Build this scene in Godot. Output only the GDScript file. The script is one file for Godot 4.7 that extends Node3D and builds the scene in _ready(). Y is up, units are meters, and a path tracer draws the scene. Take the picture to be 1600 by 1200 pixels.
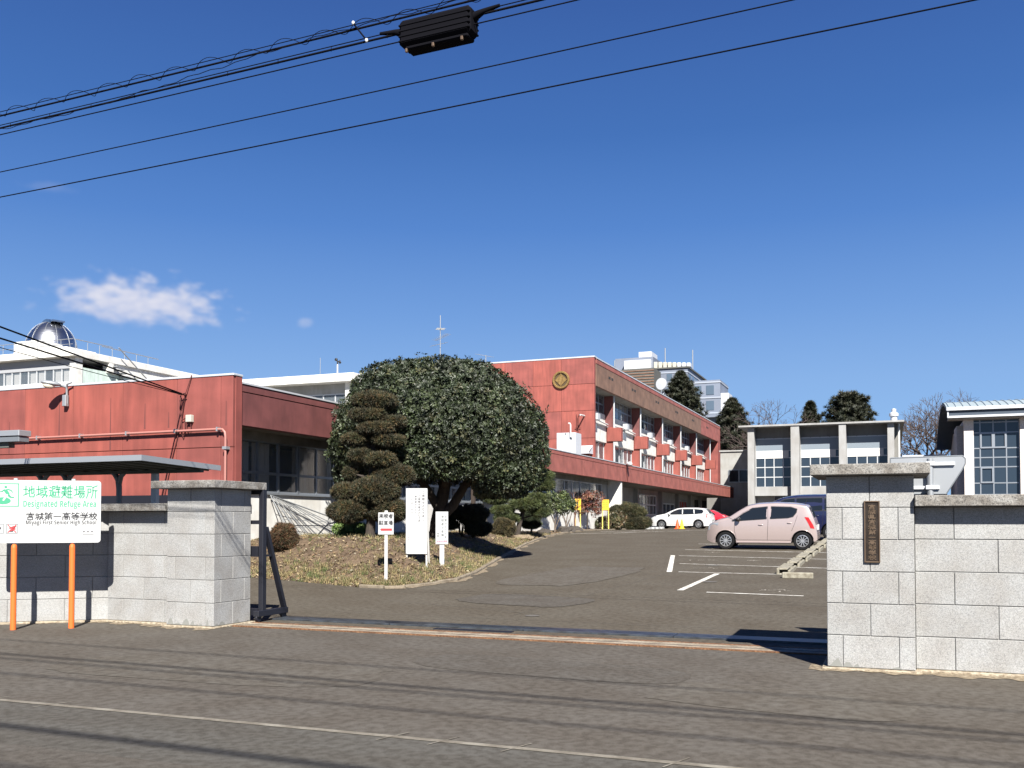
extends Node3D
# Street view of a school entrance: granite gate, planted bank, red school wing, classroom block behind.
# World: y up, x runs along the street (right), -z leads into the school. Units are metres.

var M := {}
var taken := {}
var rng := RandomNumberGenerator.new()

# ------------------------------------------------------------------ mesh builder
class MB:
	var v := PackedVector3Array()
	var n := PackedVector3Array()
	var uv := PackedVector2Array()
	var col := PackedColorArray()
	var tint := Color.WHITE
	var xf := Transform3D.IDENTITY

	func vert(p: Vector3, nr: Vector3, t := Vector2.ZERO) -> void:
		v.append(xf * p)
		n.append((xf.basis * nr).normalized())
		uv.append(t)
		col.append(tint)

	# a, b, c run anticlockwise seen from outside; written clockwise as Godot wants
	func tri(a: Vector3, b: Vector3, c: Vector3) -> void:
		var nr := (b - a).cross(c - a)
		if nr.length_squared() < 1e-16:
			return
		nr = nr.normalized()
		vert(a, nr)
		vert(c, nr)
		vert(b, nr)

	func quad(a: Vector3, b: Vector3, c: Vector3, d: Vector3) -> void:
		tri(a, b, c)
		tri(a, c, d)

	func quad_n(a: Vector3, b: Vector3, c: Vector3, d: Vector3, na: Vector3, nb: Vector3, nc: Vector3, nd: Vector3) -> void:
		vert(a, na); vert(c, nc); vert(b, nb)
		vert(a, na); vert(d, nd); vert(c, nc)

	func box(lo: Vector3, hi: Vector3) -> void:
		var a := Vector3(minf(lo.x, hi.x), minf(lo.y, hi.y), minf(lo.z, hi.z))
		var b := Vector3(maxf(lo.x, hi.x), maxf(lo.y, hi.y), maxf(lo.z, hi.z))
		quad(Vector3(a.x, a.y, b.z), Vector3(b.x, a.y, b.z), Vector3(b.x, b.y, b.z), Vector3(a.x, b.y, b.z))
		quad(Vector3(b.x, a.y, a.z), Vector3(a.x, a.y, a.z), Vector3(a.x, b.y, a.z), Vector3(b.x, b.y, a.z))
		quad(Vector3(b.x, a.y, b.z), Vector3(b.x, a.y, a.z), Vector3(b.x, b.y, a.z), Vector3(b.x, b.y, b.z))
		quad(Vector3(a.x, a.y, a.z), Vector3(a.x, a.y, b.z), Vector3(a.x, b.y, b.z), Vector3(a.x, b.y, a.z))
		quad(Vector3(a.x, b.y, b.z), Vector3(b.x, b.y, b.z), Vector3(b.x, b.y, a.z), Vector3(a.x, b.y, a.z))
		quad(Vector3(a.x, a.y, a.z), Vector3(b.x, a.y, a.z), Vector3(b.x, a.y, b.z), Vector3(a.x, a.y, b.z))

	func cbox(c: Vector3, s: Vector3) -> void:
		box(c - s * 0.5, c + s * 0.5)

	# box with chamfered edges
	func bbox(lo: Vector3, hi: Vector3, r: float) -> void:
		var c := (lo + hi) * 0.5
		var h := (hi - lo).abs() * 0.5
		r = minf(r, minf(h.x, minf(h.y, h.z)) * 0.9)
		var ax := [Vector3.RIGHT, Vector3.UP, Vector3.BACK]
		for i in 3:
			var u: Vector3 = ax[(i + 1) % 3]
			var w: Vector3 = ax[(i + 2) % 3]
			var hu: float = h[(i + 1) % 3] - r
			var hw: float = h[(i + 2) % 3] - r
			for s in [1.0, -1.0]:
				var o: Vector3 = c + ax[i] * h[i] * s
				if s > 0:
					quad(o - u * hu - w * hw, o + u * hu - w * hw, o + u * hu + w * hw, o - u * hu + w * hw)
				else:
					quad(o - u * hu + w * hw, o + u * hu + w * hw, o + u * hu - w * hw, o - u * hu - w * hw)
			# edges along axis i
			for su in [1.0, -1.0]:
				for sw in [1.0, -1.0]:
					var hi_: float = h[i] - r
					var p: Vector3 = c + u * su * (hu + r) + w * sw * hw
					var q: Vector3 = c + u * su * hu + w * sw * (hw + r)
					var d: Vector3 = ax[i] * hi_
					if su * sw > 0:
						quad(p - d, p + d, q + d, q - d) if ((p + d - (p - d)).cross(q + d - (p - d))).dot(u * su + w * sw) > 0 else quad(p - d, q - d, q + d, p + d)
					else:
						quad(p - d, q - d, q + d, p + d) if ((q - d - (p - d)).cross(q + d - (p - d))).dot(u * su + w * sw) > 0 else quad(p - d, p + d, q + d, q - d)
		for sx in [1.0, -1.0]:
			for sy in [1.0, -1.0]:
				for sz in [1.0, -1.0]:
					var a := c + Vector3(sx * h.x, sy * (h.y - r), sz * (h.z - r))
					var b := c + Vector3(sx * (h.x - r), sy * h.y, sz * (h.z - r))
					var e := c + Vector3(sx * (h.x - r), sy * (h.y - r), sz * h.z)
					if sx * sy * sz > 0:
						tri(a, b, e)
					else:
						tri(a, e, b)

	# round tube along points; radii a number per point
	func tube(pts: Array, radii: Array, sides := 8, caps := true) -> void:
		var m := pts.size()
		var rings := []
		var ns := []
		var ref := Vector3.UP
		var first: Vector3 = (pts[1] - pts[0]).normalized()
		if absf(first.y) > 0.9:
			ref = Vector3.RIGHT
		var side := first.cross(ref).normalized()
		for i in m:
			var d: Vector3
			if i == 0:
				d = pts[1] - pts[0]
			elif i == m - 1:
				d = pts[m - 1] - pts[m - 2]
			else:
				d = pts[i + 1] - pts[i - 1]
			d = d.normalized()
			side = (side - d * side.dot(d)).normalized()
			var up := d.cross(side)
			var ring := []
			var nn := []
			for k in sides:
				var a := TAU * k / sides
				var o := side * cos(a) + up * sin(a)
				ring.append(pts[i] + o * radii[i])
				nn.append(o)
			rings.append(ring)
			ns.append(nn)
		for i in m - 1:
			for k in sides:
				var k2 := (k + 1) % sides
				quad_n(rings[i][k], rings[i][k2], rings[i + 1][k2], rings[i + 1][k], ns[i][k], ns[i][k2], ns[i + 1][k2], ns[i + 1][k])
		if caps:
			for k in range(1, sides - 1):
				tri(rings[0][0], rings[0][k + 1], rings[0][k])
				tri(rings[m - 1][0], rings[m - 1][k], rings[m - 1][k + 1])

	func rod(a: Vector3, b: Vector3, r: float, sides := 6) -> void:
		tube([a, b], [r, r], sides)

	# square bar from a to b
	func bar(a: Vector3, b: Vector3, w: float, t: float, up := Vector3.UP) -> void:
		var d := (b - a).normalized()
		if absf(d.dot(up)) > 0.95:
			up = Vector3.BACK
		var s := d.cross(up).normalized()
		var u := s.cross(d)
		var old := xf
		xf = xf * Transform3D(Basis(d, u, s), (a + b) * 0.5)
		cbox(Vector3.ZERO, Vector3((b - a).length(), t, w))
		xf = old

	# polygon (anticlockwise in x,y) pushed from z0 to z1
	func prism(poly: PackedVector2Array, z0: float, z1: float) -> void:
		var idx := Geometry2D.triangulate_polygon(poly)
		if idx.is_empty():
			return
		var area := 0.0
		for i in poly.size():
			area += poly[i].cross(poly[(i + 1) % poly.size()])
		var lo := minf(z0, z1)
		var hi := maxf(z0, z1)
		for i in range(0, idx.size(), 3):
			var a := poly[idx[i]]
			var b := poly[idx[i + 1]]
			var c := poly[idx[i + 2]]
			if (b - a).cross(c - a) < 0:
				var t := b
				b = c
				c = t
			tri(Vector3(a.x, a.y, hi), Vector3(b.x, b.y, hi), Vector3(c.x, c.y, hi))
			tri(Vector3(a.x, a.y, lo), Vector3(c.x, c.y, lo), Vector3(b.x, b.y, lo))
		for i in poly.size():
			var a := poly[i]
			var b := poly[(i + 1) % poly.size()]
			if area < 0:
				var t := a
				a = b
				b = t
			quad(Vector3(a.x, a.y, lo), Vector3(b.x, b.y, lo), Vector3(b.x, b.y, hi), Vector3(a.x, a.y, hi))

	# surface of revolution round the y axis: prof = [[radius, height], ...] from bottom to top
	func lathe(prof: Array, sides := 24, a0 := 0.0, a1 := TAU) -> void:
		for i in prof.size() - 1:
			var r0: float = prof[i][0]
			var y0: float = prof[i][1]
			var r1: float = prof[i + 1][0]
			var y1: float = prof[i + 1][1]
			var sl := Vector2(y1 - y0, r0 - r1).normalized()
			for k in sides:
				var p := a0 + (a1 - a0) * k / sides
				var q := a0 + (a1 - a0) * (k + 1) / sides
				var dp := Vector3(cos(p), 0, -sin(p))
				var dq := Vector3(cos(q), 0, -sin(q))
				var np := dp * sl.x + Vector3.UP * sl.y
				var nq := dq * sl.x + Vector3.UP * sl.y
				quad_n(dp * r0 + Vector3.UP * y0, dq * r0 + Vector3.UP * y0, dq * r1 + Vector3.UP * y1, dp * r1 + Vector3.UP * y1, np, nq, nq, np)

	func ellipsoid(c: Vector3, r: Vector3, seg := 12) -> void:
		for i in seg / 2:
			var t0 := PI * i / (seg / 2) - PI / 2
			var t1 := PI * (i + 1) / (seg / 2) - PI / 2
			for k in seg:
				var p := TAU * k / seg
				var q := TAU * (k + 1) / seg
				var e := [Vector3(cos(t0) * cos(p), sin(t0), -cos(t0) * sin(p)), Vector3(cos(t0) * cos(q), sin(t0), -cos(t0) * sin(q)), Vector3(cos(t1) * cos(q), sin(t1), -cos(t1) * sin(q)), Vector3(cos(t1) * cos(p), sin(t1), -cos(t1) * sin(p))]
				quad_n(c + e[0] * r, c + e[1] * r, c + e[2] * r, c + e[3] * r, (e[0] / r).normalized(), (e[1] / r).normalized(), (e[2] / r).normalized(), (e[3] / r).normalized())

	func mesh() -> ArrayMesh:
		var am := ArrayMesh.new()
		if v.is_empty():
			return am
		var ar := []
		ar.resize(Mesh.ARRAY_MAX)
		ar[Mesh.ARRAY_VERTEX] = v
		ar[Mesh.ARRAY_NORMAL] = n
		ar[Mesh.ARRAY_TEX_UV] = uv
		ar[Mesh.ARRAY_COLOR] = col
		am.add_surface_from_arrays(Mesh.PRIMITIVE_TRIANGLES, ar)
		return am

# ------------------------------------------------------------------ naming and tagging
func numbered(called: String) -> String:
	if not taken.has(called):
		taken[called] = 0
		return called
	taken[called] += 1
	return "%s_%03d" % [called, taken[called]]

func tag(o: Node, label: String, category: String, group := "", kind := "") -> void:
	if label != "": o.set_meta("label", label)
	if category != "": o.set_meta("category", category)
	if group != "": o.set_meta("group", group)
	if kind != "": o.set_meta("kind", kind)

func thing(called: String, label: String, category: String, at := Vector3.ZERO, turn := 0.0, group := "") -> Node3D:
	var o := Node3D.new()
	o.name = numbered(called)
	add_child(o)
	o.position = at
	o.rotation.y = turn
	tag(o, label, category, group)
	return o

func part(called: String, mb: Variant, m: Material, parent: Node) -> MeshInstance3D:
	var o := MeshInstance3D.new()
	o.mesh = mb.mesh() if mb is MB else mb
	o.material_override = m
	o.name = called
	parent.add_child(o, true)
	return o

func single(called: String, mb: Variant, m: Material, label: String, category: String, group := "") -> MeshInstance3D:
	var o := part(numbered(called), mb, m, self)
	tag(o, label, category, group)
	return o

func ground_piece(called: String, mb: MB, m: Material) -> MeshInstance3D:
	var o := part(numbered(called), mb, m, self)
	o.set_meta("kind", "structure")
	return o

# ------------------------------------------------------------------ ground shape
func g(z: float) -> float:
	var d := -z
	if d < 12.0: return 0.0
	if d < 14.0: return lerpf(0.0, 0.04, (d - 12.0) / 2.0)
	if d < 32.0: return lerpf(0.04, 0.63, (d - 14.0) / 18.0)
	if d < 42.0: return lerpf(0.63, 0.93, (d - 32.0) / 10.0)
	if d < 46.0: return lerpf(0.93, 1.02, (d - 42.0) / 4.0)
	if d < 50.0: return lerpf(1.02, 1.05, (d - 46.0) / 4.0)
	if d < 70.0: return lerpf(1.05, 1.0, (d - 50.0) / 20.0)
	return 1.0

var edge := PackedVector2Array([Vector2(-15.4, -19.5), Vector2(-13.6, -18.8), Vector2(-12.6, -18.5), Vector2(-11.0, -17.85), Vector2(-10.4, -17.64), Vector2(-9.8, -17.6), Vector2(-9.45, -17.85), Vector2(-9.26, -18.28), Vector2(-9.02, -19.4), Vector2(-9.35, -21.2), Vector2(-9.97, -23.4), Vector2(-11.58, -29.3), Vector2(-12.86, -34.25), Vector2(-14.0, -39.5), Vector2(-14.5, -43.5), Vector2(-14.75, -48.0), Vector2(-14.8, -57.5)])

func edge_dist(p: Vector2) -> float:
	var best := 1e9
	for i in edge.size() - 1:
		best = minf(best, p.distance_to(Geometry2D.get_closest_point_to_segment(p, edge[i], edge[i + 1])))
	return best

func bank_h(x: float, z: float) -> float:
	var gv := g(z)
	var d := edge_dist(Vector2(x, z))
	var k := smoothstep(0.0, 2.3, d)
	return gv - 0.015 + 0.045 * smoothstep(0.0, 0.16, d) + maxf(0.0, 1.12 - gv - 0.03) * k

func on_bank(x: float, z: float) -> Vector3:
	return Vector3(x, bank_h(x, z), z)

# ------------------------------------------------------------------ materials
func lin(r: float, gg: float, b: float) -> Color:
	return Color(r, gg, b).linear_to_srgb()

func mat(r: float, gr: float, b: float, rough := 0.8, metal := 0.0) -> StandardMaterial3D:
	var m := StandardMaterial3D.new()
	m.albedo_color = lin(r, gr, b)
	m.roughness = rough
	m.metallic = metal
	return m

func tex(m: StandardMaterial3D, t: Texture2D, sc: Vector3) -> StandardMaterial3D:
	m.albedo_texture = t
	m.uv1_triplanar = true
	m.uv1_world_triplanar = true
	m.uv1_scale = sc
	return m

func coarse(m: StandardMaterial3D, t: Texture2D, sc: Vector3) -> StandardMaterial3D:
	m.detail_enabled = true
	m.detail_blend_mode = BaseMaterial3D.BLEND_MODE_MUL
	m.detail_albedo = t
	m.detail_uv_layer = BaseMaterial3D.DETAIL_UV_2
	m.uv2_triplanar = true
	m.uv2_world_triplanar = true
	m.uv2_scale = sc
	return m

func relief(m: StandardMaterial3D, t: Texture2D, cm: float) -> StandardMaterial3D:
	m.heightmap_enabled = true
	m.heightmap_texture = t
	m.heightmap_scale = cm
	return m

func noise_image(size: int, freq: float, oct: int, sd: int) -> Image:
	var fn := FastNoiseLite.new()
	fn.seed = sd
	fn.noise_type = FastNoiseLite.TYPE_SIMPLEX_SMOOTH
	fn.frequency = freq
	fn.fractal_octaves = oct
	return fn.get_seamless_image(size, size)

# grey multiplier texture: lo..hi (linear) from layered noise plus per-grain speckle
func grey_tex(size: int, freq: float, oct: int, lo: float, hi: float, speck: float, dark: float, sd: int, warm := 0.0) -> ImageTexture:
	var a := noise_image(size, freq, oct, sd)
	a.convert(Image.FORMAT_L8)
	var data := a.get_data()
	var r := RandomNumberGenerator.new()
	r.seed = sd
	var out := PackedByteArray()
	out.resize(size * size * 3)
	for i in size * size:
		var k := clampf((data[i] / 255.0 - 0.5) * 1.5 + 0.5, 0.0, 1.0)
		var x := lerpf(lo, hi, k) + r.randf_range(-speck, speck)
		if dark > 0.0 and r.randf() < dark:
			x *= r.randf_range(0.35, 0.75)
		x = clampf(x, 0.02, 1.0)
		var s := pow(x, 1.0 / 2.2)
		out[i * 3] = int(255.0 * s)
		out[i * 3 + 1] = int(255.0 * s * (1.0 - warm * (1.0 - k) * 0.5))
		out[i * 3 + 2] = int(255.0 * s * (1.0 - warm * (1.0 - k)))
	var im := Image.create_from_data(size, size, false, Image.FORMAT_RGB8, out)
	im.generate_mipmaps()
	return ImageTexture.create_from_image(im)

# granite: coarse grains of several greys
func granite_tex(size: int, sd: int, contrast: float) -> ImageTexture:
	var r := RandomNumberGenerator.new()
	r.seed = sd
	var im := Image.create(size, size, false, Image.FORMAT_RGB8)
	im.fill(lin(0.86, 0.86, 0.85))
	for i in size * size / 5:
		var x := r.randi_range(0, size - 1)
		var y := r.randi_range(0, size - 1)
		var w := r.randi_range(1, 4)
		var k := r.randf()
		var c: Color
		if k < 0.27:
			var d := r.randf_range(0.22, 0.5)
			d = lerpf(0.86, d, contrast)
			c = lin(d, d, d * 1.02)
		elif k < 0.65:
			var d := r.randf_range(0.62, 0.85)
			c = lin(d, d * 0.985, d * 0.96)
		else:
			c = lin(0.98, 0.98, 0.97)
		im.fill_rect(Rect2i(x, y, w, r.randi_range(1, 4)), c)
	im.generate_mipmaps()
	return ImageTexture.create_from_image(im)

func make_materials() -> void:
	var blotch := grey_tex(256, 0.012, 4, 0.72, 1.0, 0.02, 0.0, 11)
	var blotch2 := grey_tex(256, 0.02, 5, 0.55, 1.0, 0.03, 0.0, 12, 0.06)
	var mild := grey_tex(256, 0.02, 5, 0.86, 1.0, 0.03, 0.0, 21, 0.03)
	var mild_streak := grey_tex(256, 0.03, 4, 0.88, 1.0, 0.01, 0.0, 22)
	var fine := grey_tex(256, 0.05, 4, 0.8, 1.0, 0.05, 0.02, 13)
	var streak := grey_tex(256, 0.03, 4, 0.8, 1.0, 0.02, 0.0, 14)
	var asph := grey_tex(1024, 0.02, 5, 0.62, 0.98, 0.26, 0.05, 15, 0.03)
	var soil := grey_tex(512, 0.03, 5, 0.35, 1.0, 0.22, 0.1, 16, 0.12)
	var bark := grey_tex(256, 0.04, 5, 0.4, 1.0, 0.08, 0.05, 17)
	var gran := granite_tex(512, 18, 0.6)
	var gran2 := granite_tex(512, 19, 1.0)
	var bumpy := grey_tex(256, 0.06, 4, 0.0, 1.0, 0.25, 0.0, 20)
	# granite of the gate: four tints so that blocks differ
	for i in 4:
		var k: float = [1.0, 0.95, 1.04, 0.98][i]
		M["granite%d" % i] = coarse(tex(mat(0.3276 * k, 0.3312 * k, 0.329 * k, 0.55), gran, Vector3.ONE * 0.9), mild, Vector3.ONE * 0.35)
	M.granite_rough = relief(coarse(tex(mat(0.2664, 0.2592, 0.2448, 0.85), gran2, Vector3.ONE * 0.75), blotch2, Vector3.ONE * 0.9), bumpy, 0.6)
	M.mortar = mat(0.2, 0.2, 0.195, 0.9)
	M.footing = relief(tex(mat(0.396, 0.3528, 0.2736, 0.9), soil, Vector3.ONE * 0.8), bumpy, 1.0)
	M.asphalt = relief(coarse(tex(mat(0.106, 0.097, 0.085, 0.9), asph, Vector3.ONE * 0.42), mild, Vector3.ONE * 0.16), asph, 0.25)
	M.asphalt_road = relief(coarse(tex(mat(0.095, 0.091, 0.082, 0.9), asph, Vector3.ONE * 0.47), mild, Vector3(0.05, 0.05, 0.4)), asph, 0.25)
	M.asphalt_yard = relief(coarse(tex(mat(0.102, 0.091, 0.0735, 0.9), asph, Vector3.ONE * 0.39), mild, Vector3.ONE * 0.11), asph, 0.25)
	for a in [M.asphalt, M.asphalt_road, M.asphalt_yard]:
		a.metallic_specular = 0.25
	M.grime = mat(0.17, 0.172, 0.16, 0.9)
	M.patch_dark = relief(coarse(tex(mat(0.099, 0.0915, 0.081, 0.9), asph, Vector3.ONE * 0.5), mild, Vector3.ONE * 0.3), asph, 0.25)
	M.patch_light = relief(coarse(tex(mat(0.111, 0.102, 0.0885, 0.9), asph, Vector3.ONE * 0.36), mild, Vector3.ONE * 0.3), asph, 0.25)
	M.oil = mat(0.085, 0.078, 0.068, 0.8)
	M.earth = tex(mat(0.144, 0.1224, 0.0864, 0.95), soil, Vector3.ONE * 0.1)
	M.soil = relief(coarse(tex(mat(0.185, 0.137, 0.09, 0.95), soil, Vector3.ONE * 0.55), blotch2, Vector3.ONE * 0.45), soil, 2.5)
	M.sandy = tex(mat(0.2592, 0.216, 0.1512, 0.95), soil, Vector3.ONE * 0.9)
	M.kerb = coarse(tex(mat(0.2376, 0.2016, 0.1512, 0.9), fine, Vector3.ONE * 2.0), blotch2, Vector3.ONE * 0.8)
	M.gutter = coarse(tex(mat(0.216, 0.198, 0.162, 0.9), fine, Vector3.ONE * 2.0), blotch2, Vector3.ONE * 0.6)
	M.crack = mat(0.0648, 0.05904, 0.05184, 0.95)
	M.road_paint = coarse(tex(mat(0.6708, 0.6622, 0.6192, 0.8), fine, Vector3.ONE * 1.3), blotch2, Vector3.ONE * 0.7)
	M.worn_paint = coarse(tex(mat(0.396, 0.3744, 0.3312, 0.85), asph, Vector3.ONE * 1.1), blotch2, Vector3.ONE * 1.4)
	# painted concrete, red: streaks run downwards
	M.red = coarse(tex(mat(0.2534, 0.06192, 0.04752, 0.75), streak, Vector3(0.45, 0.05, 0.45)), blotch, Vector3(0.16, 0.22, 0.16))
	M.red1 = coarse(tex(mat(0.27, 0.06552, 0.04896, 0.75), streak, Vector3(0.5, 0.06, 0.5)), blotch, Vector3(0.2, 0.12, 0.2))
	M.red2 = coarse(tex(mat(0.2376, 0.06048, 0.04968, 0.75), streak, Vector3(0.4, 0.045, 0.4)), blotch, Vector3(0.13, 0.25, 0.13))
	M.red_band = coarse(tex(mat(0.3132, 0.09864, 0.07776, 0.7), streak, Vector3(0.5, 0.1, 0.5)), blotch, Vector3(0.2, 0.3, 0.2))
	M.red_old_and_shade = coarse(tex(mat(0.1548, 0.04752, 0.04536, 0.75), streak, Vector3(0.5, 0.1, 0.5)), blotch, Vector3(0.2, 0.3, 0.2))  # darker red: old fascia paint, and eaves shade painted on upper columns
	M.red_joint = mat(0.0864, 0.0216, 0.018, 0.9)
	M.red_stain = mat(0.1152, 0.0324, 0.0288, 0.9)
	M.brown_band = coarse(tex(mat(0.1944, 0.1116, 0.0756, 0.75), streak, Vector3(0.3, 0.1, 0.3)), blotch, Vector3(0.2, 0.3, 0.2))
	M.white_wall = coarse(tex(mat(0.6192, 0.6192, 0.5934, 0.8), mild_streak, Vector3(0.6, 0.1, 0.6)), mild, Vector3.ONE * 0.3)
	M.white_clean = mat(0.45, 0.45, 0.44, 0.6)
	M.cap_metal = mat(0.44, 0.455, 0.48, 0.45, 0.2)
	M.grey_wall = coarse(tex(mat(0.285, 0.285, 0.275, 0.85), mild_streak, Vector3(0.3, 0.06, 0.3)), mild, Vector3.ONE * 0.15)
	M.grey_panel = mat(0.2736, 0.2808, 0.2952, 0.7)
	M.soffit = coarse(tex(mat(0.216, 0.2088, 0.1872, 0.9), streak, Vector3(0.3, 0.3, 0.3)), blotch, Vector3.ONE * 0.3)
	M.pale_green = tex(mat(0.473, 0.5676, 0.516, 0.8), streak, Vector3(0.4, 0.1, 0.4))
	M.concrete = coarse(tex(mat(0.29, 0.292, 0.29, 0.85), mild_streak, Vector3(0.25, 0.05, 0.25)), mild, Vector3.ONE * 0.1)
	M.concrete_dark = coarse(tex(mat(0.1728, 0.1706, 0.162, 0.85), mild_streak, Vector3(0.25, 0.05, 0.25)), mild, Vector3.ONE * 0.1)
	M.cream = mat(0.6192, 0.5676, 0.4816, 0.8)
	M.alu = mat(0.2448, 0.2664, 0.2952, 0.4, 0.5)
	M.alu_white = mat(0.42, 0.43, 0.44, 0.45, 0.2)
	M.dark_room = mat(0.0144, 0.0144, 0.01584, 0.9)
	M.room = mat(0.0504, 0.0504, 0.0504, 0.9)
	M.curtain = mat(0.324, 0.3168, 0.3024, 0.95)
	M.curtain_cream = mat(0.36, 0.35, 0.3, 0.95)
	M.blind = mat(0.48, 0.48, 0.47, 0.8)
	var gl := mat(0.252, 0.3024, 0.3456, 0.06)
	gl.transparency = BaseMaterial3D.TRANSPARENCY_ALPHA
	gl.albedo_color.a = 0.22
	M.glass = gl
	var gd := mat(0.00864, 0.01152, 0.01584, 0.08)
	gd.metallic_specular = 0.42
	M.glass_dark = gd
	M.glass_blue = mat(0.0216, 0.0324, 0.0468, 0.1)
	M.glass_far = mat(0.072, 0.1008, 0.1368, 0.15)
	M.frost = mat(0.16, 0.19, 0.22, 0.4)
	M.black_steel = mat(0.00936, 0.01008, 0.01584, 0.5, 0.1)
	M.dark_steel = coarse(tex(mat(0.0864, 0.1008, 0.1188, 0.42, 0.5), fine, Vector3.ONE * 1.5), blotch2, Vector3.ONE * 0.8)
	M.rust = coarse(tex(mat(0.2736, 0.144, 0.072, 0.85, 0.1), soil, Vector3.ONE * 1.2), blotch2, Vector3.ONE * 0.7)
	M.rail_bed = coarse(tex(mat(0.36, 0.3096, 0.2376, 0.9), asph, Vector3.ONE * 0.8), blotch2, Vector3.ONE * 0.5)
	M.galv = mat(0.3024, 0.3168, 0.3312, 0.45, 0.5)
	M.shelter_roof = mat(0.144, 0.1584, 0.1728, 0.55, 0.3)
	M.shelter_under = mat(0.0792, 0.0864, 0.0792, 0.9)
	M.orange = mat(0.612, 0.1224, 0.0216, 0.45)
	M.sign_white = mat(0.37, 0.375, 0.375, 0.55)
	M.sign_green = mat(0.03, 0.24, 0.13, 0.6)
	M.sign_grey = mat(0.12, 0.13, 0.135, 0.7)
	M.ink = mat(0.0216, 0.0216, 0.0252, 0.7)
	M.ink_faint = mat(0.11, 0.11, 0.115, 0.8)
	M.sign_red = mat(0.4464, 0.0216, 0.0252, 0.6)
	M.pink = mat(0.504, 0.1584, 0.216, 0.7)
	M.yellow = mat(0.612, 0.3456, 0.0144, 0.55)
	M.yellow_post = mat(0.576, 0.432, 0.0864, 0.6)
	M.yellow_ink = mat(0.3024, 0.144, 0.0072, 0.7)
	M.bronze = coarse(tex(mat(0.05, 0.038, 0.03, 0.45, 0.6), fine, Vector3.ONE * 3.0), blotch2, Vector3.ONE * 2.0)
	M.bronze_rim = mat(0.16, 0.11, 0.075, 0.4, 0.6)
	M.bronze_letter = mat(0.15, 0.105, 0.07, 0.45, 0.6)
	M.gold = coarse(tex(mat(0.288, 0.1872, 0.0648, 0.5, 0.35), fine, Vector3.ONE * 2.0), blotch2, Vector3.ONE)
	M.gold_dark = mat(0.072, 0.0468, 0.0216, 0.6, 0.3)
	M.dome = coarse(mat(0.5, 0.51, 0.54, 0.3, 1.0), blotch, Vector3.ONE * 0.2)
	M.cable = mat(0.006, 0.006, 0.008, 0.85)
	M.cable.metallic_specular = 0.1
	M.cable_clip = mat(0.516, 0.516, 0.516, 0.6)
	M.bark = relief(tex(mat(0.054, 0.04176, 0.0324, 0.95), bark, Vector3(1.6, 0.5, 1.6)), bark, 1.5)
	M.bark_grey = tex(mat(0.0936, 0.0684, 0.0612, 0.95), bark, Vector3(2, 0.6, 2))
	M.bark_pale = tex(mat(0.1584, 0.1224, 0.0936, 0.95), bark, Vector3(2, 0.6, 2))
	M.bark_red = tex(mat(0.18, 0.0936, 0.0648, 0.95), bark, Vector3(2, 0.6, 2))
	M.stone_dark = relief(tex(mat(0.072, 0.0648, 0.0576, 0.95), soil, Vector3.ONE * 1.5), soil, 2.0)
	M.stone_grey = relief(tex(mat(0.144, 0.144, 0.1368, 0.9), soil, Vector3.ONE), soil, 1.0)
	M.tyre = mat(0.011, 0.011, 0.012, 0.95)
	M.tyre.metallic_specular = 0.2
	M.patch_dark.metallic_specular = 0.25
	M.patch_light.metallic_specular = 0.25
	M.rim = mat(0.55, 0.56, 0.58, 0.3, 0.8)
	M.trim = mat(0.0108, 0.0108, 0.01224, 0.5)
	M.chrome = mat(0.75, 0.76, 0.78, 0.12, 1.0)
	M.lamp_red = mat(0.396, 0.0144, 0.0144, 0.15)
	var hl := mat(0.22, 0.24, 0.27, 0.1)
	M.lamp_clear = hl
	for c in [["pink", 0.37, 0.302, 0.29], ["white", 0.47, 0.47, 0.47], ["red", 0.45, 0.015, 0.03], ["blue", 0.006, 0.008, 0.034]]:
		var p := mat(c[1], c[2], c[3], 0.3, 0.35 if c[0] == "pink" else 0.0)
		p.clearcoat_enabled = true
		p.clearcoat = 0.8
		p.clearcoat_roughness = 0.06
		M["paint_" + c[0]] = p
	M.cone_orange = mat(0.612, 0.072, 0.0144, 0.5)
	M.cone_yellow = mat(0.648, 0.432, 0.0144, 0.5)
	M.curb_block = coarse(tex(mat(0.285, 0.27, 0.215, 0.9), fine, Vector3.ONE * 2), blotch2, Vector3.ONE)
	M.hosp = coarse(mat(0.144, 0.1692, 0.2232, 0.6), mild, Vector3.ONE * 0.02)
	M.hosp_dark = mat(0.072, 0.072, 0.0648, 0.7)
	M.hosp_band = mat(0.2592, 0.288, 0.3384, 0.6)
	M.metal_white = mat(0.45, 0.465, 0.49, 0.45, 0.1)
	M.roof_green = mat(0.36, 0.4176, 0.4176, 0.4, 0.3)
	M.roof_navy = mat(0.036, 0.0504, 0.072, 0.5)
	M.tile_pink = tex(mat(0.6192, 0.559, 0.516, 0.7), fine, Vector3.ONE * 0.6)
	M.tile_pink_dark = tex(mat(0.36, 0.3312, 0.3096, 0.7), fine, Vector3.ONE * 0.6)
	for c in [["leaf_glossy", 0.54, 0.0], ["leaf_yew", 0.7, 0.0], ["leaf_pine", 0.6, 0.0], ["leaf_mid", 0.5, 0.0], ["litter", 0.9, 0.0]]:
		var l := mat(0.72, 0.72, 0.72, c[1])
		l.vertex_color_use_as_albedo = true
		l.cull_mode = BaseMaterial3D.CULL_DISABLED
		if c[0] != "litter":
			l.backlight_enabled = true
			l.backlight = Color(0.25, 0.25, 0.25)
		M[c[0]] = l

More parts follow.
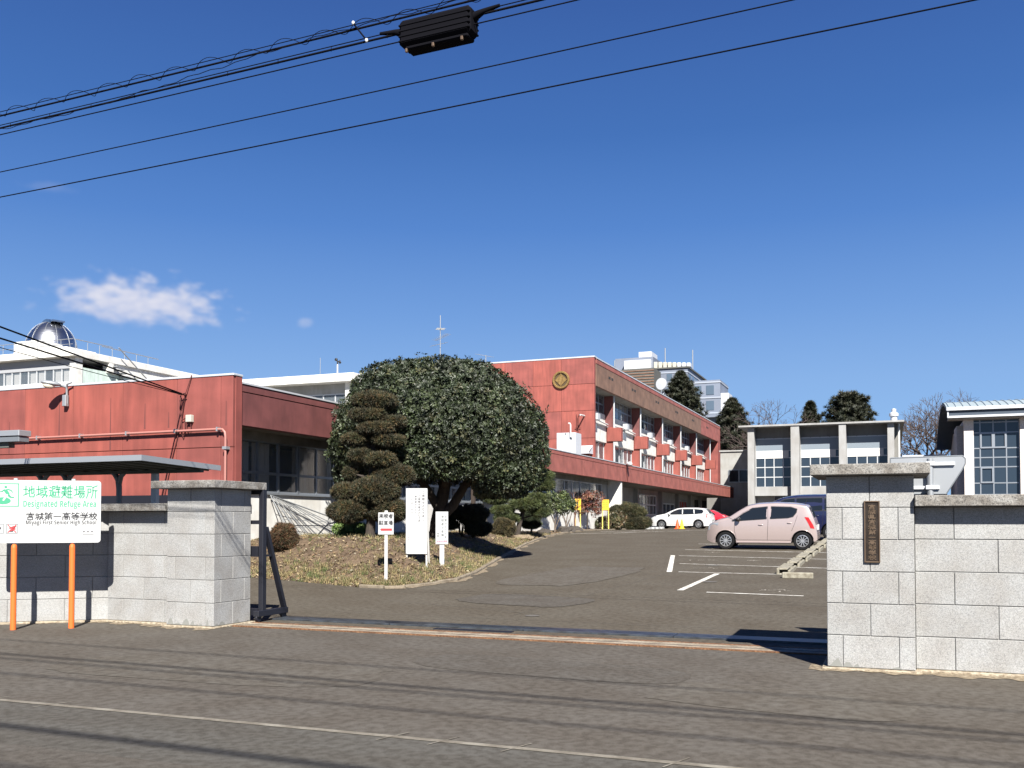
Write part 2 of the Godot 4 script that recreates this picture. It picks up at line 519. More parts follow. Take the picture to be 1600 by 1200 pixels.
# ------------------------------------------------------------------ lettering
# each sign as pen strokes on a 16 x 16 grid; a stroke is a run of x,y hex digits
var glyphs := {
	"一": "18e8",
	"地": "0555 313b 0c6a 67e4e9ca b1ba 838d9eeefb",
	"域": "0555 313b 0c6a 64f4 b1c8eefc e7bc8f 6696996966 6cab d1e3",
	"避": "1233 0636292b 0d2c5efe 51818454 51584c 68989c6c68 b0b1 a2f2 b3b5 e3d5 a5f5 a8f8 d5dc",
	"難": "0272 2124 5154 1464676717 1464 424c 0878 0a7a 4a0f 4a7e a184 939f c0c2 93f3 97e7 9beb 9fff c3cf",
	"場": "0555 313b 0c6a 71d1d57571 73d3 67f7 876b 79e9edcf a97e d99f",
	"所": "0171 2464682824 242a0f f092 92997f 96f6 d6df",
	"宮": "8081 1513e3e5 55b5b85855 989a 3acacf3f3a",
	"城": "0555 313b 0c6a 64f4 646a4f b1c8eefc e7bc8f 69a99e8d d1e3",
	"県": "41b1b94941 44b4 47b7 131bfb 8b8f 4c2f bcdf",
	"第": "3014 2262 b094 a2f2 35d5d838 382bebde 848f 7b1f",
	"高": "8082 12f2 44b4b74744 1f19e9ef 5babae5e5b",
	"等": "3014 2262 b094 a2f2 36d6 8488 18f8 1bfb b8bf9f 4c6e",
	"学": "3053 7082 e0c3 1715e5e7 47c79a 9a9f7f 1bfb",
	"校": "0474 404f 440b 457a b0b2 83f3 a487 d4f7 d7bb7f 97bbff",
	"来": "23e3 4557 c5a7 18f8 818f 881e 88fe",
	"者": "34c4 7077 17f7 e11b 59c9cf5f59 5ccc",
	"駐": "1119 1161 1464 1767 414a 19797e5e 0b0e 2b2d 4b4d b0c2 94f4 99e9 8efe c4ce",
	"車": "13e3 35c5cb3b35 38c8 818f 1ded",
	"ご": "33b3 2c4ede c0c1 e0e1",
	"の": "838a5d2a4583c4e8ad",
	"み": "3292 924d2b5ac a6be",
	"な": "2383 621b a3d5 9696 9d7e6c9bde",
	"さ": "25d3 72b9 4b6ede",
	"ま": "33d3 37d7 818b5d3b6aad",
	"へ": "185acd",
	"に": "212e 74d4 6b8dde",
	"お": "2494 515e2b7ad8ba d4e6",
	"し": "515c7eadc9",
	"て": "23d38697ad",
	"す": "14e4 81894b3858 896e",
	"く": "c148bf",
	"い": "323b4d 94b9",
}

func strokes(mb: MB, ch: String, x: float, y: float, w: float, h: float, pen: float, z0: float, z1: float) -> void:
	if not glyphs.has(ch):
		return
	for s in glyphs[ch].split(" "):
		var pts := []
		for i in range(0, s.length() - 1, 2):
			pts.append(Vector2(x + s.substr(i, 1).hex_to_int() / 15.0 * w, y + (1.0 - s.substr(i + 1, 1).hex_to_int() / 15.0) * h))
		for i in pts.size() - 1:
			var a: Vector2 = pts[i]
			var b: Vector2 = pts[i + 1]
			if a.distance_to(b) < 1e-5:
				continue
			var d := (b - a).normalized() * pen * 0.5
			var o := Vector2(-d.y, d.x)
			mb.prism(PackedVector2Array([a - d - o, b + d - o, b + d + o, a - d + o]), z0, z1 + 0.00003 * i)

# a row of signs; returns one mesh
func kanji(text: String, x: float, y: float, w: float, h: float, pitch: float, pen: float, z: float, down := false, deep := 0.0015) -> MB:
	var mb := MB.new()
	for i in text.length():
		if down:
			strokes(mb, text[i], x, y - pitch * i, w, h, pen, z, z + deep)
		else:
			strokes(mb, text[i], x + pitch * i, y, w, h, pen, z, z + deep)
	return mb

func latin(called: String, text: String, left: float, base: float, z: float, cap: float, width: float, m: Material, parent: Node, bold := false) -> MeshInstance3D:
	var t := TextMesh.new()
	var f := SystemFont.new()
	f.font_names = PackedStringArray(["Droid Sans"])
	f.font_weight = 700 if bold else 400
	t.font = f
	t.text = text
	t.font_size = 64
	t.pixel_size = cap / 64.0 / 0.72
	t.depth = 0.0015
	t.curve_step = 2.0
	t.horizontal_alignment = HORIZONTAL_ALIGNMENT_LEFT
	t.vertical_alignment = VERTICAL_ALIGNMENT_BOTTOM
	var o := part(called, t, m, parent)
	var bb := t.get_aabb()
	var k := width / maxf(bb.size.x, 0.001)
	o.scale = Vector3(k, 1, 1)
	o.position = Vector3(left - bb.position.x * k, base - bb.position.y - (0.24 * cap / 0.72 if ("g" in text or "y" in text) else 0.0), z)
	return o

# ------------------------------------------------------------------ ground, road, yard
func strip(mb: MB, pts: Array, w: float, lift: float, uphill := false) -> void:
	# flat ribbon along pts (Vector2 x,z), laid on the ground
	for i in pts.size() - 1:
		var a: Vector2 = pts[i]
		var b: Vector2 = pts[i + 1]
		var steps := maxi(1, int(absf(b.y - a.y) / 1.0))
		var s := (b - a).normalized()
		var o := Vector2(-s.y, s.x) * w * 0.5
		for k in steps:
			var p := a.lerp(b, float(k) / steps)
			var q := a.lerp(b, float(k + 1) / steps)
			var c := [p - o, q - o, q + o, p + o]
			var p3 := []
			for e in c:
				p3.append(Vector3(e.x, g(e.y) + lift, e.y))
			if (p3[1] - p3[0]).cross(p3[2] - p3[0]).y < 0:
				p3.reverse()
			mb.quad(p3[0], p3[1], p3[2], p3[3])

func sheet(x0: float, x1: float, zs: Array, lift: float) -> MB:
	var mb := MB.new()
	for i in zs.size() - 1:
		var a: float = zs[i]
		var b: float = zs[i + 1]
		mb.quad(Vector3(x0, g(a) + lift, a), Vector3(x1, g(a) + lift, a), Vector3(x1, g(b) + lift, b), Vector3(x0, g(b) + lift, b))
	return mb

func build_ground() -> void:
	var zs := [700.0, 60.0, 0.0, -12.0, -14.0, -20.0, -26.0, -32.0, -37.0, -42.0, -46.0, -50.0, -60.0, -70.0, -200.0, -900.0]
	ground_piece("ground", sheet(-900, 900, zs, -0.012), M.earth)
	ground_piece("road", sheet(-120, 120, [9.0, -6.2], 0.0), M.asphalt_road)
	ground_piece("pavement", sheet(-120, 120, [-6.2, -11.62], 0.0), M.asphalt)
	ground_piece("school_yard", sheet(-40, 34, [-11.62, -12.0, -13.0, -14.0, -20.0, -26.0, -32.0, -37.0, -42.0, -46.0, -50.0, -55.0, -60.0, -70.0, -135.0], -0.004), M.asphalt_yard)
	# gutter line between carriageway and apron
	var mb := MB.new()
	strip(mb, [Vector2(-60, -6.2), Vector2(40, -6.1)], 0.07, 0.004)
	for x in [-7.3, -6.6, -3.35, -2.95, -2.4, -1.3]:
		strip(mb, [Vector2(x - 0.05, -6.0), Vector2(x + 0.06, -6.3)], 0.014, 0.006)
	ground_piece("gutter_line", mb, M.gutter)
	# cracks and patches
	var ck := MB.new()
	var r := RandomNumberGenerator.new()
	r.seed = 5
	for c in [[Vector2(-4.9, -22.9), Vector2(-5.6, -14.2)], [Vector2(-9.0, -13.9), Vector2(2.0, -13.6)], [Vector2(-8.6, -15.6), Vector2(-5.2, -14.5)], [Vector2(-3.9, -27.0), Vector2(-4.7, -22.9)]]:
		var pts := []
		for i in 15:
			var p: Vector2 = c[0].lerp(c[1], i / 14.0)
			pts.append(p + Vector2(r.randf_range(-0.05, 0.05), r.randf_range(-0.05, 0.05)))
		strip(ck, pts, r.randf_range(0.006, 0.012), 0.003)
	ground_piece("ground_crack", ck, M.crack)
	# mended patches, stains
	for q in [["patch_dark", -3.4, -9.6, 1.5, 0.55, 0.1], ["patch_light", -6.6, -8.2, 1.9, 0.7, -0.05], ["patch_light", -0.9, -8.6, 1.1, 0.6, 0.15], ["patch_dark", -6.2, -16.3, 1.2, 0.8, 0.2], ["patch_light", -6.9, -21.5, 1.1, 2.6, 0.1], ["oil", -3.6, -20.6, 0.16, 0.13, 0.0], ["oil", -4.3, -25.0, 0.2, 0.12, 0.3], ["oil", -2.9, -5.2, 0.15, 0.1, 0.0], ["oil", -5.3, -14.3, 0.12, 0.1, 0.0], ["patch_dark", -4.6, -4.6, 2.2, 0.35, 0.02]]:
		var pm := MB.new()
		var ring := []
		for k in 22:
			var an := TAU * k / 22.0
			# superellipse with a ragged rim
			var cx: float = signf(cos(an)) * pow(absf(cos(an)), 0.45 if q[0] != "oil" else 1.0) * q[3] * r.randf_range(0.93, 1.05)
			var cz: float = signf(sin(an)) * pow(absf(sin(an)), 0.45 if q[0] != "oil" else 1.0) * q[4] * r.randf_range(0.9, 1.06)
			var p := Vector2(cx, cz).rotated(q[5]) + Vector2(q[1], q[2])
			ring.append(Vector3(p.x, g(p.y) + 0.0035, p.y))
		var mid := Vector3(q[1], g(q[2]) + 0.0035, q[2])
		for k in 22:
			pm.tri(mid, ring[(k + 1) % 22], ring[k])
		ground_piece("asphalt_patch" if q[0] != "oil" else "oil_stain", pm, M[q[0]])
	# dusty verge along the foot of the walls
	var dv := MB.new()
	var last := 0.0
	for i in 60:
		var x0 := -13.2 + i * 0.08
		if x0 > -9.0: break
		var w0 := 0.14 + 0.1 * sin(i * 0.9) + 0.06 * sin(i * 2.3)
		var zb := -11.28 if x0 > -10.1 else -11.45
		if x0 < -11.35:
			zb = -11.52 + (-11.35 - x0) * 0.782
		if i > 0:
			dv.quad(Vector3(x0 - 0.08, 0.005, zb + last), Vector3(x0, 0.005, zb + w0), Vector3(x0, 0.005, zb - 0.3), Vector3(x0 - 0.08, 0.005, zb - 0.3))
		last = w0
	last = 0.1
	for i in 90:
		var x0 := -0.75 + i * 0.07
		var w0 := 0.1 + 0.05 * sin(i * 0.7) + 0.05 * sin(i * 1.9)
		dv.quad(Vector3(x0 - 0.07, 0.005, -10.6 + last), Vector3(x0, 0.005, -10.6 + w0), Vector3(x0, 0.005, -10.9), Vector3(x0 - 0.07, 0.005, -10.9))
		last = w0
	var o := ground_piece("dust_verge", dv, M.sandy)

func build_rails() -> void:
	# sliding gate track across the entrance
	var t := thing("gate_track", "rusty steel sliding gate track with dark cover plate across the entrance", "track", Vector3(0, 0, 0))
	var mb := MB.new()
	mb.box(Vector3(-9.05, -0.03, -12.16), Vector3(-0.55, 0.006, -11.74))
	part("rail_bed", mb, M.rail_bed, t)
	for z in [-11.72, -12.2]:
		var rr := MB.new()
		rr.box(Vector3(-9.05, -0.02, z - 0.03), Vector3(-0.6, 0.012, z + 0.03))
		part("rail", rr, M.rust, t)
	var groove := MB.new()
	groove.box(Vector3(-9.0, -0.02, -11.955), Vector3(-0.6, 0.009, -11.925))
	part("rail_groove", groove, M.crack, t)
	for i in 4:
		var a := -9.05 + i * 2.12
		var pl := MB.new()
		pl.bbox(Vector3(a + 0.006, -0.03, -12.98), Vector3(a + 2.114, g(-12.9) + 0.014, -12.6), 0.004)
		part("cover_plate", pl, M.dark_steel, t)
	var st := MB.new()
	st.box(Vector3(-6.1, 0.0, -12.5), Vector3(-4.9, 0.016, -12.38))
	part("stop_plate", st, M.black_steel, t)

# ------------------------------------------------------------------ granite walls and pillars
func block(parent: Node, lo: Vector3, hi: Vector3) -> void:
	var mb := MB.new()
	mb.bbox(lo, hi, 0.005)
	part("block", mb, M["granite%d" % rng.randi_range(0, 3)], parent)

func gate_pillar(label: String, at: Vector3) -> Node3D:
	var t := thing("gate_pillar", label, "pillar", at, 0.0, "granite gate pillars")
	var h := 0.4275
	var core := MB.new()
	core.box(Vector3(-h + 0.012, 0, -h + 0.012), Vector3(h - 0.012, 2.02, h - 0.012))
	part("core", core, M.mortar, t)
	var ft := MB.new()
	ft.bbox(Vector3(-h - 0.06, -0.05, -h - 0.06), Vector3(h + 0.06, 0.022, h + 0.06), 0.01)
	part("footing", ft, M.footing, t)
	var j := 0.0028
	for c in 6:
		var y0 := 0.024 + c * 0.333
		var y1 := y0 + 0.333
		var xs := [-h, -h + 0.155, h - 0.155, h] if c % 2 == 0 else [-h, 0.0, h]
		var zs := [-h, 0.0, h] if c % 2 == 0 else [-h, -h + 0.155, h - 0.155, h]
		for i in xs.size() - 1:
			for k in zs.size() - 1:
				block(t, Vector3(xs[i] + j * float(i > 0), y0 + j, zs[k] + j * float(k > 0)), Vector3(xs[i + 1] - j * float(i < xs.size() - 2), y1 - j, zs[k + 1] - j * float(k < zs.size() - 2)))
	# grime creeping up from the ground, on the block faces
	var gm := MB.new()
	for f in 3:
		gm.xf = Transform3D(Basis(Vector3.UP, [0.0, PI / 2, -PI / 2][f]), Vector3.ZERO)
		var px := -0.41
		while px < 0.38:
			var wd := rng.randf_range(0.05, 0.16)
			var e := minf(px + wd, 0.41)
			var tall := rng.randf_range(0.01, 0.1)
			if rng.randf() < 0.65:
				gm.quad(Vector3(px, 0.03, h + 0.0015), Vector3(e, 0.03, h + 0.0015), Vector3(e - wd * 0.35, 0.03 + tall, h + 0.0015), Vector3(px + wd * 0.3, 0.03 + tall * rng.randf_range(0.5, 1.0), h + 0.0015))
			px = e
	part("grime_stain", gm, M.grime, t)
	var cp := MB.new()
	var w := h + 0.15
	cp.bbox(Vector3(-w, 2.024, -w - 0.04), Vector3(w, 2.138, w + 0.04), 0.008)
	part("coping", cp, M.granite_rough, t)
	return t

# wall in its own frame: runs along x, face at z = 0
func granite_wall(label: String, at: Vector3, turn: float, length: float, first: Array) -> Node3D:
	var t := thing("perimeter_wall", label, "wall", at, turn, "granite perimeter walls")
	var core := MB.new()
	core.box(Vector3(0.0, 0, -0.28), Vector3(length, 1.69, -0.012))
	part("core", core, M.mortar, t)
	var ft := MB.new()
	ft.bbox(Vector3(0.0, -0.05, -0.3), Vector3(length, 0.03, 0.05), 0.01)
	part("footing", ft, M.footing, t)
	for c in 5:
		var y0 := 0.03 + c * 0.333
		var x: float = 0.0
		var nx: float = first[c % 2]
		while x < length - 0.02:
			nx = minf(nx, length)
			block(t, Vector3(x + 0.0028, y0 + 0.0028, -0.2), Vector3(nx - 0.0028, y0 + 0.3302, rng.randf_range(-0.0025, 0.0015)))
			x = nx
			nx += 0.79
	var cx := 0.0
	while cx < length - 0.02:
		var e := minf(cx + 1.3, length)
		var cp := MB.new()
		cp.bbox(Vector3(cx + 0.002, 1.697, -0.44), Vector3(e - 0.002, 1.812, 0.19), 0.008)
		part("coping", cp, M.granite_rough, t)
		cx = e
	return t

func build_gate() -> void:
	var rp := gate_pillar("right granite gate pillar carrying the bronze school nameplate", Vector3(-0.2075, 0, -11.07))
	var lp := gate_pillar("left granite gate pillar beside the dark steel gate frame", Vector3(-9.545, 0, -11.785))
	granite_wall("low granite wall running right from the nameplate pillar", Vector3(0.224, 0, -10.75), 0.0, 8.0, [0.37, 0.77])
	granite_wall("short granite wall joining the left gate pillar", Vector3(-11.235, 0, -11.5), 0.0, 1.257, [0.3, 0.7])
	var a := deg_to_rad(38.0)
	granite_wall("slanting granite wall behind the refuge area sign", Vector3(-11.25, 0, -11.55) - Vector3(cos(a), 0, -sin(a)) * 5.2, a, 5.2, [0.62, 0.22])
	# nameplate on the right pillar
	var np := MB.new()
	np.box(Vector3(-0.066, 1.13, 0.4285), Vector3(0.066, 1.746, 0.443))
	var plate := part("nameplate", np, M.bronze, rp)
	plate.position.x = 0.023
	tag(plate, "dark bronze nameplate with raised characters", "")
	var fr := MB.new()
	for q in [[-0.078, 1.118, -0.064, 1.758], [0.064, 1.118, 0.078, 1.758], [-0.064, 1.118, 0.064, 1.132], [-0.064, 1.744, 0.064, 1.758]]:
		fr.bbox(Vector3(q[0], q[1], 0.4285), Vector3(q[2], q[3], 0.456), 0.004)
	part("frame", fr, M.bronze_rim, plate)
	part("lettering", kanji("宮城県宮城第一高等学校", -0.034, 1.675, 0.068, 0.044, 0.0524, 0.0075, 0.443, true, 0.006), M.bronze_letter, plate)
	# end frame of the sliding gate, drawn back behind the left pillar
	var gt := thing("sliding_gate", "dark steel sliding gate frame drawn back behind the left pillar", "gate", Vector3(-9.0, 0, -12.35))
	var pm := MB.new()
	pm.bbox(Vector3(-0.04, 0.1, -0.05), Vector3(0.04, 2.02, 0.05), 0.006)
	part("post", pm, M.black_steel, gt)
	var tb := MB.new()
	tb.box(Vector3(-0.2, 1.96, -0.03), Vector3(-0.05, 2.03, 0.03))
	tb.box(Vector3(-5.0, 1.5, -0.03), Vector3(-0.05, 1.56, 0.03))
	part("top_rail", tb, M.black_steel, gt)
	var bb := MB.new()
	bb.bbox(Vector3(-0.05, 0.09, -0.62), Vector3(0.05, 0.18, 0.16), 0.006)
	bb.box(Vector3(-5.0, 0.1, -0.05), Vector3(-0.05, 0.2, 0.05))
	part("bottom_beam", bb, M.black_steel, gt)
	var br := MB.new()
	br.bar(Vector3(0.0, 1.45, -0.07), Vector3(0.0, 0.17, -0.57), 0.075, 0.06)
	part("brace", br, M.black_steel, gt)
	var tie := MB.new()
	tie.box(Vector3(-0.02, 1.0, -0.24), Vector3(0.02, 1.03, -0.05))
	tie.box(Vector3(-0.3, 1.0, -0.05), Vector3(-0.05, 1.16, 0.05))
	part("tie", tie, M.black_steel, gt)
	for z in [0.1, -0.55]:
		var wh := MB.new()
		var prof := []
		for p in [[0.0, -0.02], [0.06, -0.02], [0.065, -0.012], [0.05, 0.0], [0.065, 0.012], [0.06, 0.02], [0.0, 0.02]]:
			prof.append(p)
		wh.xf = Transform3D(Basis(Vector3.BACK, PI / 2), Vector3(0, 0.075, z))
		wh.lathe(prof, 18)
		part("wheel", wh, M.black_steel, gt)
	for i in 22:
		var pk := MB.new()
		pk.box(Vector3(-0.36 - i * 0.22, 0.2, -0.015), Vector3(-0.33 - i * 0.22, 1.5, 0.015))
		part("picket", pk, M.black_steel, gt)

func build_refuge_sign() -> void:
	var a := deg_to_rad(38.0)
	var t := thing("refuge_sign", "white designated refuge area board on two orange posts by the left wall", "sign", Vector3(-11.66, 0, -10.17), a)
	for x in [0.0, 0.762]:
		var p := MB.new()
		p.lathe([[0.0, -0.1], [0.043, -0.1], [0.043, 1.15], [0.038, 1.18], [0.022, 1.2], [0.0, 1.207]], 20)
		p.xf.origin = Vector3(x, 0, 0)
		var q := MB.new()
		q.xf.origin = Vector3(x, 0, 0.02)
		q.lathe([[0.0, -0.1], [0.04, -0.1], [0.04, 1.17], [0.035, 1.2], [0.02, 1.218], [0.0, 1.222]], 20)
		part("post", q, M.orange, t)
		var up := MB.new()
		up.xf.origin = Vector3(x, 0, -0.035)
		up.lathe([[0.0, 1.0], [0.03, 1.0], [0.03, 2.16], [0.0, 2.165]], 14)
		part("mounting_post", up, M.sign_white, t)
	var poly := PackedVector2Array()
	var x0 := -0.385
	var x1 := 1.14
	var y0 := 1.235
	var y1 := 2.135
	var r := 0.045
	for c in [[x1 - r, y0 + r, -PI / 2], [x1 - r, y1 - r, 0.0], [x0 + r, y1 - r, PI / 2], [x0 + r, y0 + r, PI]]:
		for i in 6:
			var an: float = c[2] + PI / 2 * i / 5.0
			poly.append(Vector2(c[0] + r * cos(an), c[1] + r * sin(an)))
	var bd := MB.new()
	bd.prism(poly, 0.0, 0.03)
	part("board", bd, M.sign_white, t)
	var z := 0.0305
	part("heading", kanji("地域避難場所", 0.115, 1.885, 0.142, 0.178, 0.166, 0.0155, z), M.sign_green, t)
	latin("english_heading", "Designated Refuge Area", 0.112, 1.752, z, 0.088, 0.965, M.sign_green, t, true)
	part("school_name", kanji("宮城第一高等学校", 0.152, 1.57, 0.104, 0.1, 0.1185, 0.0125, z), M.ink, t)
	latin("english_name", "Miyagi First Senior High School", 0.15, 1.5, z, 0.056, 0.93, M.ink, t, true)
	# pictogram: a person running towards a round refuge
	var fr := MB.new()
	for q in [[-0.285, 1.755, 0.055, 1.768], [-0.285, 2.075, 0.055, 2.088], [-0.285, 1.768, -0.272, 2.075], [0.042, 1.768, 0.055, 2.075]]:
		fr.box(Vector3(q[0], q[1], z), Vector3(q[2], q[3], z + 0.0015))
	part("pictogram_frame", fr, M.sign_green, t)
	var pg := MB.new()
	var el := PackedVector2Array()
	for i in 24:
		el.append(Vector2(-0.155 + 0.105 * cos(TAU * i / 24), 1.838 + 0.05 * sin(TAU * i / 24)))
	pg.prism(el, z, z + 0.0015)
	el.clear()
	for i in 14:
		el.append(Vector2(-0.118 + 0.018 * cos(TAU * i / 14), 2.035 + 0.018 * sin(TAU * i / 14)))
	pg.prism(el, z, z + 0.002)
	for s in [[-0.125, 1.995, -0.085, 1.93, 0.045], [-0.13, 2.0, -0.17, 1.965, 0.016], [-0.17, 1.965, -0.2, 1.968, 0.014], [-0.1, 2.005, -0.045, 1.985, 0.016], [-0.045, 1.985, -0.03, 1.955, 0.014], [-0.085, 1.93, -0.06, 1.89, 0.028], [-0.06, 1.89, -0.01, 1.885, 0.018]]:
		pg.bar(Vector3(s[0], s[1], z + 0.001), Vector3(s[2], s[3], z + 0.001), s[4], 0.0015, Vector3.BACK)
	part("pictogram", pg, M.sign_green, t)
	var leg := MB.new()
	leg.bar(Vector3(-0.095, 1.93, z + 0.0022), Vector3(-0.15, 1.84, z + 0.0022), 0.024, 0.0015, Vector3.BACK)
	part("pictogram_leg", leg, M.sign_white, t)
	# two small hazard boxes along the bottom edge
	for k in 2:
		var ox := -0.285 if k == 0 else -0.105
		var hb := MB.new()
		for q in [[0.0, 1.37, 0.15, 1.378], [0.0, 1.5, 0.15, 1.508], [0.0, 1.378, 0.008, 1.5], [0.142, 1.378, 0.15, 1.5]]:
			hb.box(Vector3(ox + q[0], q[1], z), Vector3(ox + q[2], q[3], z + 0.0015))
		part("hazard_frame", hb, M.sign_grey, t)
		var hp := MB.new()
		hp.prism(PackedVector2Array([Vector2(ox + 0.03, 1.395), Vector2(ox + 0.085, 1.395), Vector2(ox + 0.12, 1.455), Vector2(ox + 0.1, 1.465), Vector2(ox + 0.055, 1.43)]), z, z + 0.0012)
		part("hazard_symbol", hp, M.ink, t)
		if k == 1:
			var hx := MB.new()
			for s in [[0.02, 1.495, 0.13, 1.385, 0.011], [0.02, 1.385, 0.13, 1.495, 0.011], [0.04, 1.445, 0.13, 1.48, 0.02], [0.045, 1.41, 0.12, 1.44, 0.018]]:
				hx.bar(Vector3(ox + s[0], s[1], z + 0.002), Vector3(ox + s[2], s[3], z + 0.002), s[4], 0.0015 + s[4] * 0.02, Vector3.BACK)
			part("hazard_cross", hx, M.sign_red, t)
	var sm := MB.new()
	for i in 3:
		sm.box(Vector3(0.9 + i * 0.055, 1.385, z), Vector3(0.93 + i * 0.055, 1.405, z + 0.001))
	sm.box(Vector3(0.9, 1.352, z), Vector3(1.05, 1.36, z + 0.001))
	part("fine_print", sm, M.ink_faint, t)

func rows(mb: MB, text: String, x: float, y: float, size: float, pitch: float, pen: float, z: float) -> void:
	for i in text.length():
		strokes(mb, text[i], x, y - pitch * i, size, size, pen, z, z + 0.0015)

func build_bank_signs() -> void:
	var yaw := deg_to_rad(20.0)
	# visitor car park sign with the red arrow
	var t := thing("parking_sign", "small white visitor car park sign with a red arrow on a post", "sign", on_bank(-10.02, -18.08), yaw)
	var ps := MB.new()
	ps.bbox(Vector3(-0.032, -0.1, -0.03), Vector3(0.032, 1.47, 0.03), 0.004)
	part("post", ps, M.white_clean, t)
	var b := MB.new()
	b.bbox(Vector3(-0.165, 0.96, 0.032), Vector3(0.165, 1.43, 0.045), 0.003)
	part("board", b, M.sign_white, t)
	var ln := kanji("来校者", -0.145, 1.31, 0.084, 0.092, 0.102, 0.014, 0.0455)
	part("upper_line", ln, M.ink, t)
	part("lower_line", kanji("駐車場", -0.145, 1.165, 0.084, 0.092, 0.102, 0.013, 0.0455), M.ink, t)
	var ar := MB.new()
	ar.prism(PackedVector2Array([Vector2(-0.125, 1.065), Vector2(-0.085, 1.03), Vector2(-0.085, 1.04), Vector2(0.13, 1.04), Vector2(0.13, 1.09), Vector2(-0.085, 1.09), Vector2(-0.085, 1.1)]), 0.0455, 0.047)
	part("arrow", ar, M.sign_red, t)
	# tall white notice board
	t = thing("notice_board", "tall narrow white notice board with faint upright writing", "sign", on_bank(-10.08, -19.61), yaw)
	var bd := MB.new()
	bd.bbox(Vector3(-0.245, 0.19, 0.0), Vector3(0.245, 1.69, 0.03), 0.004)
	part("board", bd, M.sign_white, t)
	for x in [-0.228, 0.228]:
		var l := MB.new()
		l.box(Vector3(x - 0.018, -0.12, -0.035), Vector3(x + 0.018, 1.66, -0.001))
		part("leg", l, M.white_clean, t)
	for x in [-0.228, 0.228]:
		var l := MB.new()
		l.bar(Vector3(x, 1.5, -0.04), Vector3(x, -0.1, -0.55), 0.03, 0.03)
		part("stay", l, M.white_clean, t)
	var wr := MB.new()
	rows(wr, "ご来校のみなさまへ", 0.125, 1.57, 0.058, 0.078, 0.0095, 0.0305)
	rows(wr, "ご来校の車のみなさま", 0.035, 1.48, 0.05, 0.062, 0.008, 0.0305)
	rows(wr, "来校者のみなさ", -0.045, 1.48, 0.048, 0.062, 0.006, 0.0305)
	rows(wr, "ごなのみのさ", -0.13, 1.48, 0.048, 0.075, 0.006, 0.0305)
	part("writing", wr, M.ink_faint, t)
	var pk := MB.new()
	pk.box(Vector3(-0.225, 0.45, 0.0305), Vector3(-0.11, 0.456, 0.032))
	rows(pk, "校学", -0.2, 0.5, 0.03, -0.05, 0.004, 0.0305)
	part("red_writing", pk, M.pink, t)
	# small notice sign
	t = thing("notice_sign", "small white upright notice with a pink bottom line on a post", "sign", on_bank(-10.0, -20.77), yaw)
	var p2 := MB.new()
	p2.bbox(Vector3(-0.055, -0.1, -0.03), Vector3(0.055, 0.75, 0.0), 0.004)
	part("post", p2, M.white_clean, t)
	var b2 := MB.new()
	b2.bbox(Vector3(-0.15, 0.51, 0.002), Vector3(0.15, 1.29, 0.02), 0.003)
	part("board", b2, M.sign_white, t)
	var w2 := MB.new()
	rows(w2, "お車のみなさまに", 0.06, 1.14, 0.06, 0.082, 0.0075, 0.0205)
	rows(w2, "来校者の車場へ", -0.015, 1.14, 0.06, 0.088, 0.0075, 0.0205)
	rows(w2, "学校", -0.115, 0.74, 0.045, 0.055, 0.006, 0.0205)
	part("writing", w2, M.sign_grey, t)
	var w3 := kanji("学校者車校", -0.125, 0.555, 0.042, 0.045, 0.053, 0.006, 0.0205)
	part("pink_line", w3, M.pink, t)
	# two yellow signs by the drive
	for k in 2:
		var at: Vector3 = [on_bank(-15.05, -47.4), on_bank(-15.0, -52.4)][k]
		var y := thing("yellow_sign", ["yellow notice with two rows of posts at the bank, nearer one", "yellow square notice beside the clipped hedge"][k], "sign", at, deg_to_rad(17), "yellow signs along the drive")
		var hw: float = [0.16, 0.2][k]
		var top: float = [1.63, 1.68][k]
		var hh: float = [0.58, 0.6][k]
		for x in [-hw + 0.03, hw - 0.03]:
			var p := MB.new()
			p.box(Vector3(x - 0.025, -0.1, -0.02), Vector3(x + 0.025, top - 0.05, 0.0))
			part("post", p, M.yellow_post, y)
		var bo := MB.new()
		bo.bbox(Vector3(-hw, top - hh, 0.001), Vector3(hw, top, 0.02), 0.003)
		part("board", bo, M.yellow, y)
		var tx := MB.new()
		for i in 5:
			for j in 4:
				var w := hw * 2 * 0.17
				tx.box(Vector3(-hw * 0.8 + j * w * 1.2, top - 0.09 - i * 0.1, 0.0205), Vector3(-hw * 0.8 + j * w * 1.2 + w * rng.randf_range(0.6, 1.0), top - 0.05 - i * 0.1, 0.022))
		part("writing", tx, M.yellow_ink, y)

